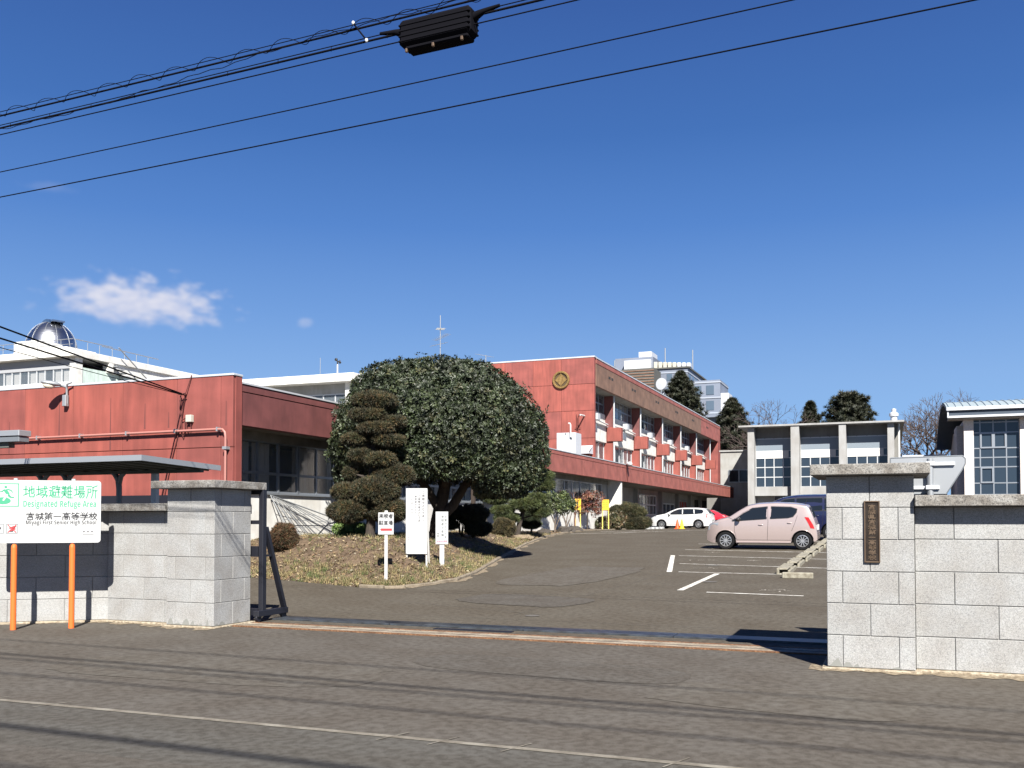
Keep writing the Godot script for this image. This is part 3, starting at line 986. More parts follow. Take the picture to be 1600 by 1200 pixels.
# ------------------------------------------------------------------ planted bank
func build_bank() -> void:
	var mb := MB.new()
	var poly := edge.duplicate()
	poly.append(Vector2(-16.2, -57.5))
	poly.append(Vector2(-16.2, -19.5))
	var st := 0.28
	var fn := FastNoiseLite.new()
	fn.seed = 3
	fn.frequency = 0.9
	fn.fractal_octaves = 3
	var nx := 28
	var nz := 138
	var ok := {}
	for i in nx + 1:
		for k in nz + 1:
			var p := Vector2(-16.2 + i * st, -17.3 - k * st * 1.05)
			ok[Vector2i(i, k)] = p
	for i in nx:
		for k in nz:
			var c := [ok[Vector2i(i, k)], ok[Vector2i(i + 1, k)], ok[Vector2i(i + 1, k + 1)], ok[Vector2i(i, k + 1)]]
			var cell := PackedVector2Array(c)
			for piece in Geometry2D.intersect_polygons(cell, poly):
				for f in range(1, piece.size() - 1):
					var t3 := []
					for q in [piece[0], piece[f], piece[f + 1]]:
						var d := edge_dist(q)
						t3.append(Vector3(q.x, bank_h(q.x, q.y) + fn.get_noise_2d(q.x, q.y) * 0.07 * smoothstep(0.0, 0.7, d), q.y))
					var ns := []
					for q in [piece[0], piece[f], piece[f + 1]]:
						var e := 0.06
						var dx := bank_h(q.x + e, q.y) - bank_h(q.x - e, q.y) + (fn.get_noise_2d(q.x + e, q.y) - fn.get_noise_2d(q.x - e, q.y)) * 0.07
						var dz := bank_h(q.x, q.y + e) - bank_h(q.x, q.y - e) + (fn.get_noise_2d(q.x, q.y + e) - fn.get_noise_2d(q.x, q.y - e)) * 0.07
						ns.append(Vector3(-dx, 2 * e, -dz).normalized())
					if (t3[1] - t3[0]).cross(t3[2] - t3[0]).y < 0:
						t3 = [t3[0], t3[2], t3[1]]
						ns = [ns[0], ns[2], ns[1]]
					mb.vert(t3[0], ns[0]); mb.vert(t3[2], ns[2]); mb.vert(t3[1], ns[1])
	ground_piece("planted_bank", mb, M.soil)
	# kerb stones along the drive edge
	var line := PackedVector2Array()
	for i in range(4, edge.size()):
		line.append(edge[i])
	var kerb := thing("bank_kerb", "low weathered kerb along the edge of the planted bank", "kerb")
	var acc := 0.0
	for i in line.size() - 1:
		var a := line[i]
		var b := line[i + 1]
		var n := maxi(1, int(round(a.distance_to(b) / 0.6)))
		for k in n:
			var p := a.lerp(b, float(k) / n)
			var q := a.lerp(b, float(k + 1) / n)
			var s := (q - p).normalized()
			var m := MB.new()
			var ya := g(p.y)
			var yb := g(q.y)
			var mid := (p + q) * 0.5
			var bs := Basis(Vector3(s.x, (yb - ya) / p.distance_to(q), s.y).normalized(), Vector3.UP, Vector3.ZERO)
			bs.z = bs.x.cross(bs.y).normalized()
			bs.y = bs.z.cross(bs.x)
			m.xf = Transform3D(bs, Vector3(mid.x, (ya + yb) * 0.5, mid.y))
			var L := p.distance_to(q) * 0.5
			m.bbox(Vector3(-L + 0.004, -0.08, -0.055), Vector3(L - 0.004, 0.055 + rng.randf_range(-0.012, 0.012), 0.055), 0.012)
			part("kerb_stone", m, M.kerb, kerb)
	# washed-out sand at the kerb foot
	var sd := MB.new()
	for i in line.size() - 1:
		var n := 8
		for k in n:
			var p := line[i].lerp(line[i + 1], float(k) / n)
			var q := line[i].lerp(line[i + 1], float(k + 1) / n)
			var s := (q - p).normalized()
			var o := Vector2(-s.y, s.x)
			if o.x < 0: o = -o
			var wa := 0.16 + 0.08 * sin(p.y * 3.1) + 0.05 * sin(p.y * 7.7)
			var wb := 0.16 + 0.08 * sin(q.y * 3.1) + 0.05 * sin(q.y * 7.7)
			var c := []
			for e in [p, q, q + o * wb, p + o * wa]:
				c.append(Vector3(e.x, g(e.y) + 0.003, e.y))
			if (c[1] - c[0]).cross(c[2] - c[0]).y < 0:
				c.reverse()
			sd.quad(c[0], c[1], c[2], c[3])
	ground_piece("washed_sand", sd, M.sandy)
	# dead leaves, chips and tufts
	var leaf := MB.new()
	leaf.tri(Vector3(-0.03, 0.004, 0), Vector3(0, 0.012, 0.016), Vector3(0.035, 0.006, 0))
	leaf.tri(Vector3(-0.03, 0.004, 0), Vector3(0.035, 0.006, 0), Vector3(0.002, 0.012, -0.018))
	var r := RandomNumberGenerator.new()
	r.seed = 44
	var xs: Array[Transform3D] = []
	var cs := PackedColorArray()
	while xs.size() < 9000:
		var p := Vector2(r.randf_range(-16, -8.8), -17.4 - 27.0 * pow(r.randf(), 1.8))
		if not Geometry2D.is_point_in_polygon(p, poly): continue
		var d := edge_dist(p)
		if r.randf() > 0.35 + 0.65 * exp(-d * 0.9): continue
		var s := r.randf_range(0.5, 1.6)
		xs.append(Transform3D(Basis.from_euler(Vector3(r.randf_range(-0.6, 0.6), r.randf() * TAU, r.randf_range(-0.6, 0.6))).scaled(Vector3.ONE * s), Vector3(p.x, bank_h(p.x, p.y) + fn.get_noise_2d(p.x, p.y) * 0.07 * smoothstep(0.0, 0.7, d) + 0.005, p.y)))
		var k := r.randf()
		if k < 0.45: cs.append(Color(0.24, 0.15, 0.08) * r.randf_range(0.6, 1.3))
		elif k < 0.8: cs.append(Color(0.36, 0.28, 0.165) * r.randf_range(0.7, 1.25))
		elif k < 0.9: cs.append(Color(0.16, 0.15, 0.06))
		else: cs.append(Color(0.34, 0.3, 0.22))
	scatter("leaf_litter", leaf.mesh(), xs, cs, M.litter, self, "dead leaves and chips lying over the planted bank", "leaf litter")
	var blade := MB.new()
	for i in 7:
		var an := TAU * i / 7.0
		var d := Vector3(cos(an), 0, sin(an))
		var o := Vector3(-d.z, 0, d.x) * 0.006
		blade.tri(d * 0.01 - o, d * 0.01 + o, d * 0.09 + Vector3.UP * 0.1)
	xs = []
	cs = PackedColorArray()
	while xs.size() < 3200:
		var p := Vector2(r.randf_range(-15.8, -8.8), -17.4 - 24.0 * pow(r.randf(), 2.2))
		if not Geometry2D.is_point_in_polygon(p, poly): continue
		var d := edge_dist(p)
		if d > 0.9 and r.randf() > 0.3: continue
		xs.append(Transform3D(Basis.from_euler(Vector3(0, r.randf() * TAU, 0)).scaled(Vector3.ONE * r.randf_range(0.4, 1.3)), on_bank(p.x, p.y)))
		cs.append(Color(0.33, 0.27, 0.13) * r.randf_range(0.6, 1.2) if r.randf() < 0.75 else Color(0.12, 0.16, 0.05))
	scatter("dry_grass", blade.mesh(), xs, cs, M.litter, self, "tufts of dry grass along the foot of the bank", "grass")

func scatter(called: String, mesh: Mesh, xs: Array[Transform3D], cs: PackedColorArray, m: Material, parent: Node, label := "", category := "") -> MultiMeshInstance3D:
	var mm := MultiMesh.new()
	mm.transform_format = MultiMesh.TRANSFORM_3D
	mm.use_colors = true
	mm.mesh = mesh
	mm.instance_count = xs.size()
	for i in xs.size():
		mm.set_instance_transform(i, xs[i])
		mm.set_instance_color(i, cs[i])
	var o := MultiMeshInstance3D.new()
	o.multimesh = mm
	o.material_override = m
	o.name = called if parent != self else numbered(called)
	parent.add_child(o, true)
	tag(o, label, category, "", "stuff")
	return o

# ------------------------------------------------------------------ windows: frame with panes, built in a plane
# o: lower left corner seen from outside, u along, outward normal n; cols and rows hold the divisions in metres
func window(parent: Node, o: Vector3, u: Vector3, n: Vector3, cols: Array, rows_: Array, bar: float, fm: Material, gm: Material, each := true, called := "window", skip := []) -> MeshInstance3D:
	var xf := Transform3D(Basis(u, Vector3.UP, n), o)
	var w: float = cols[cols.size() - 1]
	var h: float = rows_[rows_.size() - 1]
	var f := MB.new()
	f.xf = xf
	for c in cols:
		f.box(Vector3(c - bar * 0.5, rows_[0], -0.05), Vector3(c + bar * 0.5, h, 0.02))
	for i in cols.size() - 1:
		for r in rows_:
			f.box(Vector3(cols[i] + bar * 0.5, r - bar * 0.5, -0.045), Vector3(cols[i + 1] - bar * 0.5, r + bar * 0.5, 0.015))
	var win := part(called, f, fm, parent)
	var joined := MB.new()
	for i in cols.size() - 1:
		for k in rows_.size() - 1:
			if Vector2i(i, k) in skip: continue
			var p := MB.new() if each else joined
			p.xf = xf
			var z := -0.012
			p.quad(Vector3(cols[i] + bar * 0.3, rows_[k] + bar * 0.3, z), Vector3(cols[i + 1] - bar * 0.3, rows_[k] + bar * 0.3, z), Vector3(cols[i + 1] - bar * 0.3, rows_[k + 1] - bar * 0.3, z), Vector3(cols[i] + bar * 0.3, rows_[k + 1] - bar * 0.3, z))
			if each:
				part("pane", p, gm, win)
	if not each:
		part("pane", joined, gm, win)
	return win

func slab(called: String, lo: Vector3, hi: Vector3, m: Material, parent: Node, r := 0.0) -> MeshInstance3D:
	var b := MB.new()
	if r > 0: b.bbox(lo, hi, r)
	else: b.box(lo, hi)
	return part(called, b, m, parent)

# ------------------------------------------------------------------ the long single-storey red wing
func build_wing() -> void:
	var t := thing("school_wing", "long single storey red school wing with a dark red fascia facing the drive", "building")
	var X := -15.0
	# gable wall to the street: panels between recessed joints
	slab("wall_core", Vector3(-41, 0.3, -19.62), Vector3(-14.99, 5.12, -19.36), M.red_joint, t)
	var js := [-41.0, -39.2, -37.45, -35.7, -33.9, -32.2, -30.45, -28.7, -27.0, -25.3, -23.55, -21.83, -20.12, -18.43, -16.69, -15.34, -14.97]
	for i in js.size() - 1:
		for k in 2:
			var y0: float = [0.3, 3.37][k]
			var y1: float = [3.355, 5.12][k]
			var mm: Material = [M.red, M.red1, M.red2][(i * 2 + k * 3 + i / 3) % 3]
			if i == js.size() - 2: mm = M.red2
			slab("wall_panel", Vector3(js[i] + 0.006, y0, -19.4), Vector3(js[i + 1] - 0.006, y1, -19.31), mm, t, 0.006)
	slab("corner_return", Vector3(-15.02, 0.8, -19.64), Vector3(-14.955, 5.12, -19.405), M.red2, t)
	slab("parapet_cap", Vector3(-41, 5.122, -19.66), Vector3(-14.94, 5.18, -19.29), M.cap_metal, t, 0.01)
	# drip stains running down from the weep holes
	for s in [[-22.39, 4.25, 3.4], [-20.59, 4.8, 3.82], [-18.83, 4.75, 3.4], [-16.94, 4.3, 3.9], [-15.17, 4.5, 3.9], [-24.4, 4.4, 3.4], [-17.7, 4.55, 3.9]]:
		var d := MB.new()
		var a := Vector3(s[0], 0, -19.3065)
		d.quad(a + Vector3(-0.03, s[2], 0), a + Vector3(0.025, s[2], 0), a + Vector3(0.012, s[1], 0), a + Vector3(-0.008, s[1], 0))
		part("drip_stain", d, M.red_stain, t)
	# roof
	slab("roof_slab", Vector3(-41, 4.6, -100), Vector3(-15.3, 4.86, -19.63), M.concrete, t)
	# fascia panels along the drive
	var fz := [-19.66, -24.0, -28.3, -32.6, -36.9, -42.0, -48.27, -55.87, -61.1, -67.6, -74.0, -80.5, -87.0, -93.5, -99.9]
	for i in fz.size() - 1:
		var mm: Material = M.red_old_and_shade if i < 3 else M.red_band
		slab("fascia_panel", Vector3(-15.25, 3.93, fz[i] - 0.008), Vector3(X, 4.76, fz[i + 1] + 0.008), mm, t, 0.008)
		slab("fascia_strip", Vector3(-15.25, 4.775, fz[i] - 0.008), Vector3(X + 0.012, 4.965, fz[i + 1] + 0.008), mm, t, 0.008)
	slab("fascia_core", Vector3(-15.3, 3.95, -99.88), Vector3(-15.04, 4.95, -19.67), M.red_joint, t)
	slab("fascia_cap", Vector3(-15.4, 4.966, -99.95), Vector3(X + 0.035, 5.01, -19.67), M.cap_metal, t)
	slab("fascia_end", Vector3(-20.0, 3.93, -100.05), Vector3(-15.0, 4.96, -99.9), M.red_band, t)
	slab("soffit", Vector3(-20.0, 3.96, -99.85), Vector3(-15.3, 4.02, -19.7), M.soffit, t)
	for s in [-23.0, -26.3, -58.2, -52.0]:
		var d := MB.new()
		d.quad(Vector3(X + 0.003, 3.94, s), Vector3(X + 0.003, 3.94, s - 0.06), Vector3(X + 0.003, 4.3, s - 0.035), Vector3(X + 0.003, 4.3, s - 0.025))
		part("drip_stain", d, M.red_stain, t)
	# long window front under the eaves
	var W := -15.9
	slab("base_wall", Vector3(W - 0.25, 0.4, -56.0), Vector3(W, 2.27, -19.66), M.white_wall, t)
	slab("sill", Vector3(W - 0.2, 2.272, -56.0), Vector3(W + 0.06, 2.32, -19.66), M.alu, t)
	slab("head_beam", Vector3(W - 0.25, 3.72, -56.0), Vector3(W + 0.02, 3.958, -19.66), M.soffit, t)
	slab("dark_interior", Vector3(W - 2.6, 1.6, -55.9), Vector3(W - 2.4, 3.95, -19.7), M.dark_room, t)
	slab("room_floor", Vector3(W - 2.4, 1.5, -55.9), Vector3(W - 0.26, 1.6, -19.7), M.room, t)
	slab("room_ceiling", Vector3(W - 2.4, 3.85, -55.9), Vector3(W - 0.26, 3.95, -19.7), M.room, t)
	var z := -19.72
	var grp := 0
	while z > -44.5:
		var n := 4
		window(t, Vector3(W, 2.33, z), Vector3(0, 0, -1), Vector3.RIGHT, [0.0, 0.93, 1.86, 2.79, 3.72], [0.0, 0.52, 1.385], 0.07, M.alu, M.glass, z > -36.0)
		for i in n:
			if (grp * 4 + i) % 5 in [1, 2, 4]:
				var a := z - 0.93 * i - 0.12
				var cu := MB.new()
				var pw := 0.8 if (grp + i) % 3 else 0.5
				for s in 6:
					var s0 := a - pw * s / 6.0
					var s1 := a - pw * (s + 1) / 6.0
					var q0 := -0.3 - 0.03 * float(s % 2)
					var q1 := -0.3 - 0.03 * float((s + 1) % 2)
					cu.quad(Vector3(W + q0, 2.35, s0), Vector3(W + q1, 2.35, s1), Vector3(W + q1, 3.7, s1), Vector3(W + q0, 3.7, s0))
				part("curtain", cu, M.curtain, t)
		z -= 3.76
		grp += 1
	slab("wall_pier", Vector3(W - 0.2, 2.32, -46.2), Vector3(W, 3.72, z + 0.02), M.grey_wall, t)
	window(t, Vector3(W, 2.33, -46.25), Vector3(0, 0, -1), Vector3.RIGHT, [0.0, 1.5, 2.75, 4.2, 6.1, 7.5, 8.45], [0.0, 1.385], 0.09, M.alu_white, M.glass, true)
	for s in [[-46.5, 1.0], [-49.2, 1.0], [-50.7, 0.7], [-54.2, 0.6]]:
		slab("curtain", Vector3(W - 0.34, 2.35, s[0] - s[1]), Vector3(W - 0.3, 3.7, s[0]), M.curtain, t)
	slab("paper_notice", Vector3(W - 0.03, 2.5, -52.95), Vector3(W - 0.02, 3.15, -52.45), M.white_clean, t)
	slab("wall_pier", Vector3(W - 0.2, 2.32, -56.0), Vector3(W, 3.72, -54.75), M.grey_wall, t)
	# white fin wall that ends the window front, and the deep porch beyond it
	slab("fin_wall", Vector3(-18.0, 0.6, -56.25), Vector3(-15.06, 3.958, -56.003), M.white_wall, t)
	var P := -17.7
	slab("porch_wall", Vector3(P - 0.25, 0.5, -99.8), Vector3(P, 3.958, -56.26), M.grey_wall, t)
	for w in [[-65.2, [0.0, 0.7], [0.0, 0.85, 1.7], 1.9], [-70.5, [0.0, 1.2, 2.4, 3.6, 4.8, 5.8], [0.0, 0.75, 1.5], 2.05], [-78.5, [0.0, 1.6, 3.2, 4.8], [0.0, 1.25], 1.75]]:
		slab("window_recess", Vector3(P + 0.002, w[3], w[0] - w[1][w[1].size() - 1]), Vector3(P + 0.012, w[3] + w[2][w[2].size() - 1], w[0]), M.dark_room, t)
		window(t, Vector3(P + 0.07, w[3], w[0]), Vector3(0, 0, -1), Vector3.RIGHT, w[1], w[2], 0.1, M.alu_white, M.glass, true)
	slab("door_panel", Vector3(P + 0.003, 0.9, -76.2), Vector3(P + 0.06, 2.0, -70.6), M.grey_panel, t)
	slab("red_curtain", Vector3(P + 0.003, 1.8, -88.6), Vector3(P + 0.04, 3.3, -85.2), mat(0.22, 0.03, 0.025, 0.9), t)
	window(t, Vector3(P + 0.08, 1.0, -85.0), Vector3(0, 0, -1), Vector3.RIGHT, [0.0, 1.3, 2.6, 3.9], [0.0, 1.3, 2.35], 0.12, M.alu, M.glass_dark, false, "entrance_door", [Vector2i(0, 1), Vector2i(1, 1), Vector2i(2, 1)])
	for zc in [-64.0, -69.5, -77.6, -84.2, -89.8, -95.0]:
		slab("column", Vector3(P + 0.002, 0.9, zc - 0.35), Vector3(P + 0.3, 3.957, zc + 0.1), M.grey_wall, t)
	slab("dark_opening", Vector3(P + 0.004, 0.95, -99.5), Vector3(P + 0.02, 3.6, -93.0), M.dark_room, t)
	# things fixed to the wing
	var bx := thing("utility_box", "pale grey electrical cabinets on the white wall behind the gate pillar", "cabinet", Vector3(W, 0, 0))
	slab("meter_cabinet", Vector3(0.004, 2.32, -20.75), Vector3(0.34, 2.56, -19.95), M.white_clean, bx, 0.01)
	slab("cabinet", Vector3(0.004, 1.2, -20.62), Vector3(0.2, 2.24, -20.2), M.white_clean, bx, 0.01)
	slab("cabinet", Vector3(0.004, 1.25, -20.18), Vector3(0.17, 2.2, -19.75), M.white_wall, bx, 0.01)
	# conduit along the gable
	var cd := thing("wall_conduit", "rusty red pipe running along the red gable wall and down", "pipe", Vector3(0, 0, -19.31))
	var pp := MB.new()
	pp.tube([Vector3(-40, 3.66, 0.1), Vector3(-23, 3.765, 0.1), Vector3(-15.35, 3.8, 0.1), Vector3(-15.2, 3.79, 0.1), Vector3(-15.13, 3.72, 0.1), Vector3(-15.11, 3.6, 0.1), Vector3(-15.11, 1.2, 0.1)], [0.032, 0.032, 0.032, 0.032, 0.032, 0.032, 0.032], 8)
	part("pipe", pp, mat(0.3, 0.13, 0.11, 0.5), cd)
	for x in [-39.0, -37.5, -36.0, -34.5, -33.0, -31.5, -30.0, -28.5, -27.0, -25.6, -24.1, -22.7, -21.25, -19.75, -18.2, -16.65, -15.35]:
		var c := MB.new()
		var yy := lerpf(3.765, 3.8, (x + 23.0) / 7.65)
		c.box(Vector3(x - 0.02, yy - 0.05, 0.0), Vector3(x + 0.02, yy + 0.055, 0.14))
		part("clamp", c, M.galv, cd)
	var cl := MB.new()
	cl.box(Vector3(-15.17, 3.3, 0.0), Vector3(-15.05, 3.37, 0.15))
	part("clamp", cl, M.galv, cd)
	# lamp on the parapet
	var lp := thing("wall_lamp", "grey street lamp head on an arm over the red parapet", "lamp", Vector3(-20.25, 5.0, -19.3))
	var arm := MB.new()
	arm.tube([Vector3(0.0, -0.35, 0.06), Vector3(0.0, 0.05, 0.08), Vector3(0.05, 0.16, 0.12), Vector3(0.2, 0.2, 0.1)], [0.03, 0.03, 0.025, 0.02], 8)
	arm.tube([Vector3(0.0, 0.08, 0.09), Vector3(-0.06, 0.12, 0.2), Vector3(-0.16, 0.15, 0.32)], [0.03, 0.03, 0.03], 8)
	part("arm", arm, M.galv, lp)
	var hd := MB.new()
	hd.xf = Transform3D(Basis(Vector3.UP, 0.75) * Basis(Vector3.BACK, -0.12), Vector3(-0.22, 0.13, 0.4))
	hd.ellipsoid(Vector3(0, 0.03, 0), Vector3(0.25, 0.07, 0.12), 14)
	part("lamp_head", hd, M.galv, lp)
	var ls := MB.new()
	ls.xf = hd.xf
	ls.ellipsoid(Vector3(-0.04, -0.03, 0), Vector3(0.15, 0.09, 0.09), 12)
	part("lamp_glass", ls, mat(0.5, 0.45, 0.36, 0.2), lp)
	slab("ballast_box", Vector3(-0.1, -0.42, 0.02), Vector3(0.02, -0.12, 0.14), M.galv, lp, 0.01)
	# cable bracket and box
	var jb := thing("junction_box", "small cream junction box with looped cables on the red gable", "box", Vector3(-16.3, 4.09, -19.31))
	slab("box", Vector3(-0.02, -0.08, 0.003), Vector3(0.15, 0.1, 0.12), M.curtain_cream, jb, 0.01)
	var lo := MB.new()
	lo.tube([Vector3(-0.2, 0.62, 0.08), Vector3(-0.24, 0.3, 0.06), Vector3(-0.18, -0.02, 0.06), Vector3(-0.08, 0.02, 0.06), Vector3(-0.02, 0.05, 0.06)], [0.015, 0.015, 0.015, 0.015, 0.015], 6)
	lo.tube([Vector3(-0.06, 0.65, 0.08), Vector3(-0.13, 0.35, 0.06), Vector3(-0.19, 0.02, 0.06), Vector3(-0.18, -0.35, 0.06), Vector3(-0.13, -0.45, 0.06), Vector3(-0.07, -0.3, 0.06), Vector3(-0.08, 0.0, 0.06)], [0.012, 0.012, 0.012, 0.012, 0.012, 0.012, 0.012], 6)
	lo.tube([Vector3(0.1, -0.08, 0.06), Vector3(0.11, -0.25, 0.06), Vector3(0.03, -0.36, 0.06), Vector3(-0.03, -0.2, 0.06), Vector3(0.02, -0.05, 0.06)], [0.01, 0.01, 0.01, 0.01, 0.01], 6)
	lo.tube([Vector3(-0.2, 0.0, 0.03), Vector3(-0.5, -1.0, 0.03), Vector3(-0.72, -1.9, 0.03)], [0.012, 0.012, 0.012], 6)
	lo.tube([Vector3(-0.06, 0.62, 0.08), Vector3(0.1, 1.1, 0.04)], [0.012, 0.012], 6)
	part("cable_loop", lo, M.red_joint, jb)
	var hk := MB.new()
	hk.rod(Vector3(-0.1, 0.62, 0.0), Vector3(-0.1, 0.62, 0.16), 0.02)
	hk.rod(Vector3(-0.22, 0.62, 0.14), Vector3(0.0, 0.64, 0.14), 0.015)
	part("bracket", hk, M.red_joint, jb)
	# roof box and hood on the wing
	var tk := thing("roof_cabinet", "white steel cabinet standing on the wing roof below the crest", "cabinet", Vector3(-19.85, 4.86, -60.6))
	slab("cabinet", Vector3(-0.66, 0, -0.65), Vector3(0.66, 2.5, 0.6), M.metal_white, tk, 0.02)
	slab("cabinet_door", Vector3(-0.6, 0.1, 0.602), Vector3(0.6, 2.4, 0.618), M.metal_white, tk, 0.01)
	var vp := MB.new()
	vp.tube([Vector3(0.35, 2.2, 0.72), Vector3(0.35, 3.0, 0.72), Vector3(0.3, 3.1, 0.72), Vector3(0.2, 3.1, 0.72)], [0.05, 0.05, 0.05, 0.05], 8)
	part("vent_pipe", vp, M.white_clean, tk)
	for k in [[-0.05, 2.38, 0.06], [-0.4, 0.55, 0.05], [0.32, 2.05, 0.09]]:
		slab("handle", Vector3(k[0], k[1], 0.62), Vector3(k[0] + k[2], k[1] + k[2] * 1.4, 0.65), M.trim, tk)
	var sm := MB.new()
	sm.rod(Vector3(0, 0, 0), Vector3(0, 2.6, 0), 0.03)
	sm.rod(Vector3(-0.12, 1.6, 0), Vector3(-0.12, 2.75, 0), 0.02)
	sm.rod(Vector3(0.0, 2.6, 0), Vector3(0.12, 2.75, 0), 0.02)
	sm.rod(Vector3(-0.25, 1.75, 0), Vector3(0.2, 1.75, 0), 0.025)
	single("roof_pipe", sm, M.red_joint, "thin dark red pipe rising beside the white roof cabinet", "pipe").position = Vector3(-21.2, 6.6, -66.9)
	var cam := thing("security_camera", "small white security camera on top of the red fascia", "camera", Vector3(-15.0, 4.95, -57.0))
	var cb := MB.new()
	cb.xf = Transform3D(Basis(Vector3.UP, -0.9), Vector3(0.2, 0.06, 0))
	cb.ellipsoid(Vector3.ZERO, Vector3(0.3, 0.16, 0.16), 12)
	part("housing", cb, M.white_clean, cam)
	var cr := MB.new()
	cr.rod(Vector3(-0.1, 0.05, 0.3), Vector3(0.2, 0.02, 0.05), 0.03)
	cr.tube([Vector3(0.02, -0.05, 0.1), Vector3(0.025, -0.4, 0.0), Vector3(0.02, -1.0, -0.3)], [0.02, 0.02, 0.02], 6)
	part("bracket", cr, M.red_joint, cam)

# ------------------------------------------------------------------ three-storey classroom block
func build_block() -> void:
	var t := thing("classroom_block", "three storey red classroom block with a brown eaves band and white spandrels", "building")
	slab("wall_core", Vector3(-33.0, 4.8, -67.5), Vector3(-20.05, 13.5, -67.06), M.red_joint, t)
	var js := [-33.0, -31.4, -29.2, -27.0, -24.75, -22.53, -20.0]
	var ys := [4.86, 5.62, 7.6, 9.61, 11.57, 13.5]
	for i in js.size() - 1:
		for k in ys.size() - 1:
			slab("wall_panel", Vector3(js[i] + 0.008, ys[k] + 0.01, -67.3), Vector3(js[i + 1] - 0.008, ys[k + 1] - 0.01, -67.0), [M.red1, M.red, M.red2, M.red1][(i * 2 + k) % 4], t, 0.008)
	slab("wall_cap", Vector3(-33.05, 13.502, -67.5), Vector3(-19.96, 13.6, -66.97), M.cap_metal, t)
	# body behind the front
	slab("back_wall", Vector3(-33.0, 4.8, -122.0), Vector3(-32.7, 13.4, -67.5), M.red2, t)
	slab("far_wall", Vector3(-33.0, 4.8, -122.4), Vector3(-20.0, 13.45, -122.0), M.red2, t)
	slab("far_return", Vector3(-21.9, 4.8, -121.99), Vector3(-20.02, 13.3, -120.9), M.red2, t)
	slab("roof_slab", Vector3(-32.7, 12.6, -121.9), Vector3(-20.4, 12.9, -67.6), M.concrete, t)
	slab("far_floor", Vector3(-32.7, 8.3, -121.9), Vector3(-21.6, 8.5, -67.5), M.room, t)
	# eaves: brown band, red strip, white cap
	var bz := [-67.52, -74.6, -83.3, -92.0, -100.6, -109.3, -118.0, -121.99]
	for i in bz.size() - 1:
		var m: Material = M.brown_band if i < 4 else (M.red_band if i > 4 else M.brown_band)
		slab("eaves_panel", Vector3(-20.25, 11.46, bz[i] - 0.015), Vector3(-20.0, 13.1, bz[i + 1] + 0.015), m, t, 0.01)
		if i < 6:
			var vz: float = bz[i] - 3.3
			slab("vent_slot", Vector3(-20.1, 12.42, vz - 0.55), Vector3(-19.993, 12.62, vz), M.dark_room, t)
			slab("vent_slot", Vector3(-20.1, 12.42, vz - 1.35), Vector3(-19.993, 12.62, vz - 0.8), M.dark_room, t)
	slab("eaves_strip", Vector3(-20.25, 13.11, -122.0), Vector3(-19.975, 13.46, -67.51), M.red_band, t)
	slab("eaves_cap", Vector3(-20.4, 13.462, -122.0), Vector3(-19.94, 13.55, -67.51), M.cap_metal, t)
	slab("eaves_soffit", Vector3(-21.8, 11.47, -121.9), Vector3(-20.26, 11.55, -67.52), M.soffit, t)
	# window bays
	var Z0 := -67.5
	var W := -21.2
	slab("spandrel", Vector3(W - 0.2, 9.35, -120.9), Vector3(W + 0.1, 10.0, -67.52), M.white_wall, t)
	slab("spandrel", Vector3(W - 0.2, 7.75, -120.9), Vector3(W + 0.2, 9.3, -67.52), M.white_wall, t)
	slab("ledge", Vector3(W - 0.2, 8.98, -120.9), Vector3(W + 0.36, 9.05, -67.52), M.white_clean, t)
	slab("spandrel", Vector3(W - 0.2, 4.87, -120.9), Vector3(W + 0.1, 5.5, -67.52), M.grey_panel, t)
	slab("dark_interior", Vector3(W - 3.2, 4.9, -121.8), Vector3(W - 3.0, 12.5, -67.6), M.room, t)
	var fins := [-73.5, -82.2, -90.9, -99.5, -108.2, -117.0]
	for i in fins.size():
		var z: float = fins[i]
		slab("column", Vector3(W - 0.1, 4.87, z - 0.7), Vector3(-20.45, 9.0, z - 0.15), M.red1, t)
		slab("column", Vector3(W - 0.1, 9.002, z - 0.7), Vector3(-20.45, 11.465, z - 0.15), M.red_old_and_shade, t)  # upper length: shade under the eaves put into its darker colour
		slab("beam_end", Vector3(-20.9, 7.85, z - 0.55), Vector3(-19.75, 8.93, z), M.red1, t, 0.02)
		# drain pipe in the corner behind the column
		var dp := MB.new()
		dp.rod(Vector3(-20.36, 4.87, z - 0.12), Vector3(-20.36, 7.85, z - 0.12), 0.07)
		dp.rod(Vector3(-20.36, 8.93, z - 0.12), Vector3(-20.36, 11.46, z - 0.12), 0.07)
		part("drain_pipe", dp, M.alu_white, t)
		var gp := MB.new()
		gp.tube([Vector3(W + 0.45, 9.2, z + 7.5), Vector3(W + 0.45, 9.3, z + 4.0), Vector3(W + 0.45, 9.15, z + 0.3)], [0.06, 0.06, 0.06], 6)
		part("gas_pipe", gp, M.white_clean, t)
		if i < 5:
			slab("air_conditioner", Vector3(W + 0.3, 8.3, z + 4.4), Vector3(W + 0.75, 8.8, z + 5.4), M.alu, t, 0.02)
			slab("air_conditioner", Vector3(W + 0.3, 9.2, z + 3.2), Vector3(W + 0.7, 9.7, z + 3.9), M.alu_white, t, 0.03)
	var st: Array = [-67.6] + fins.map(func(q): return q - 0.75)
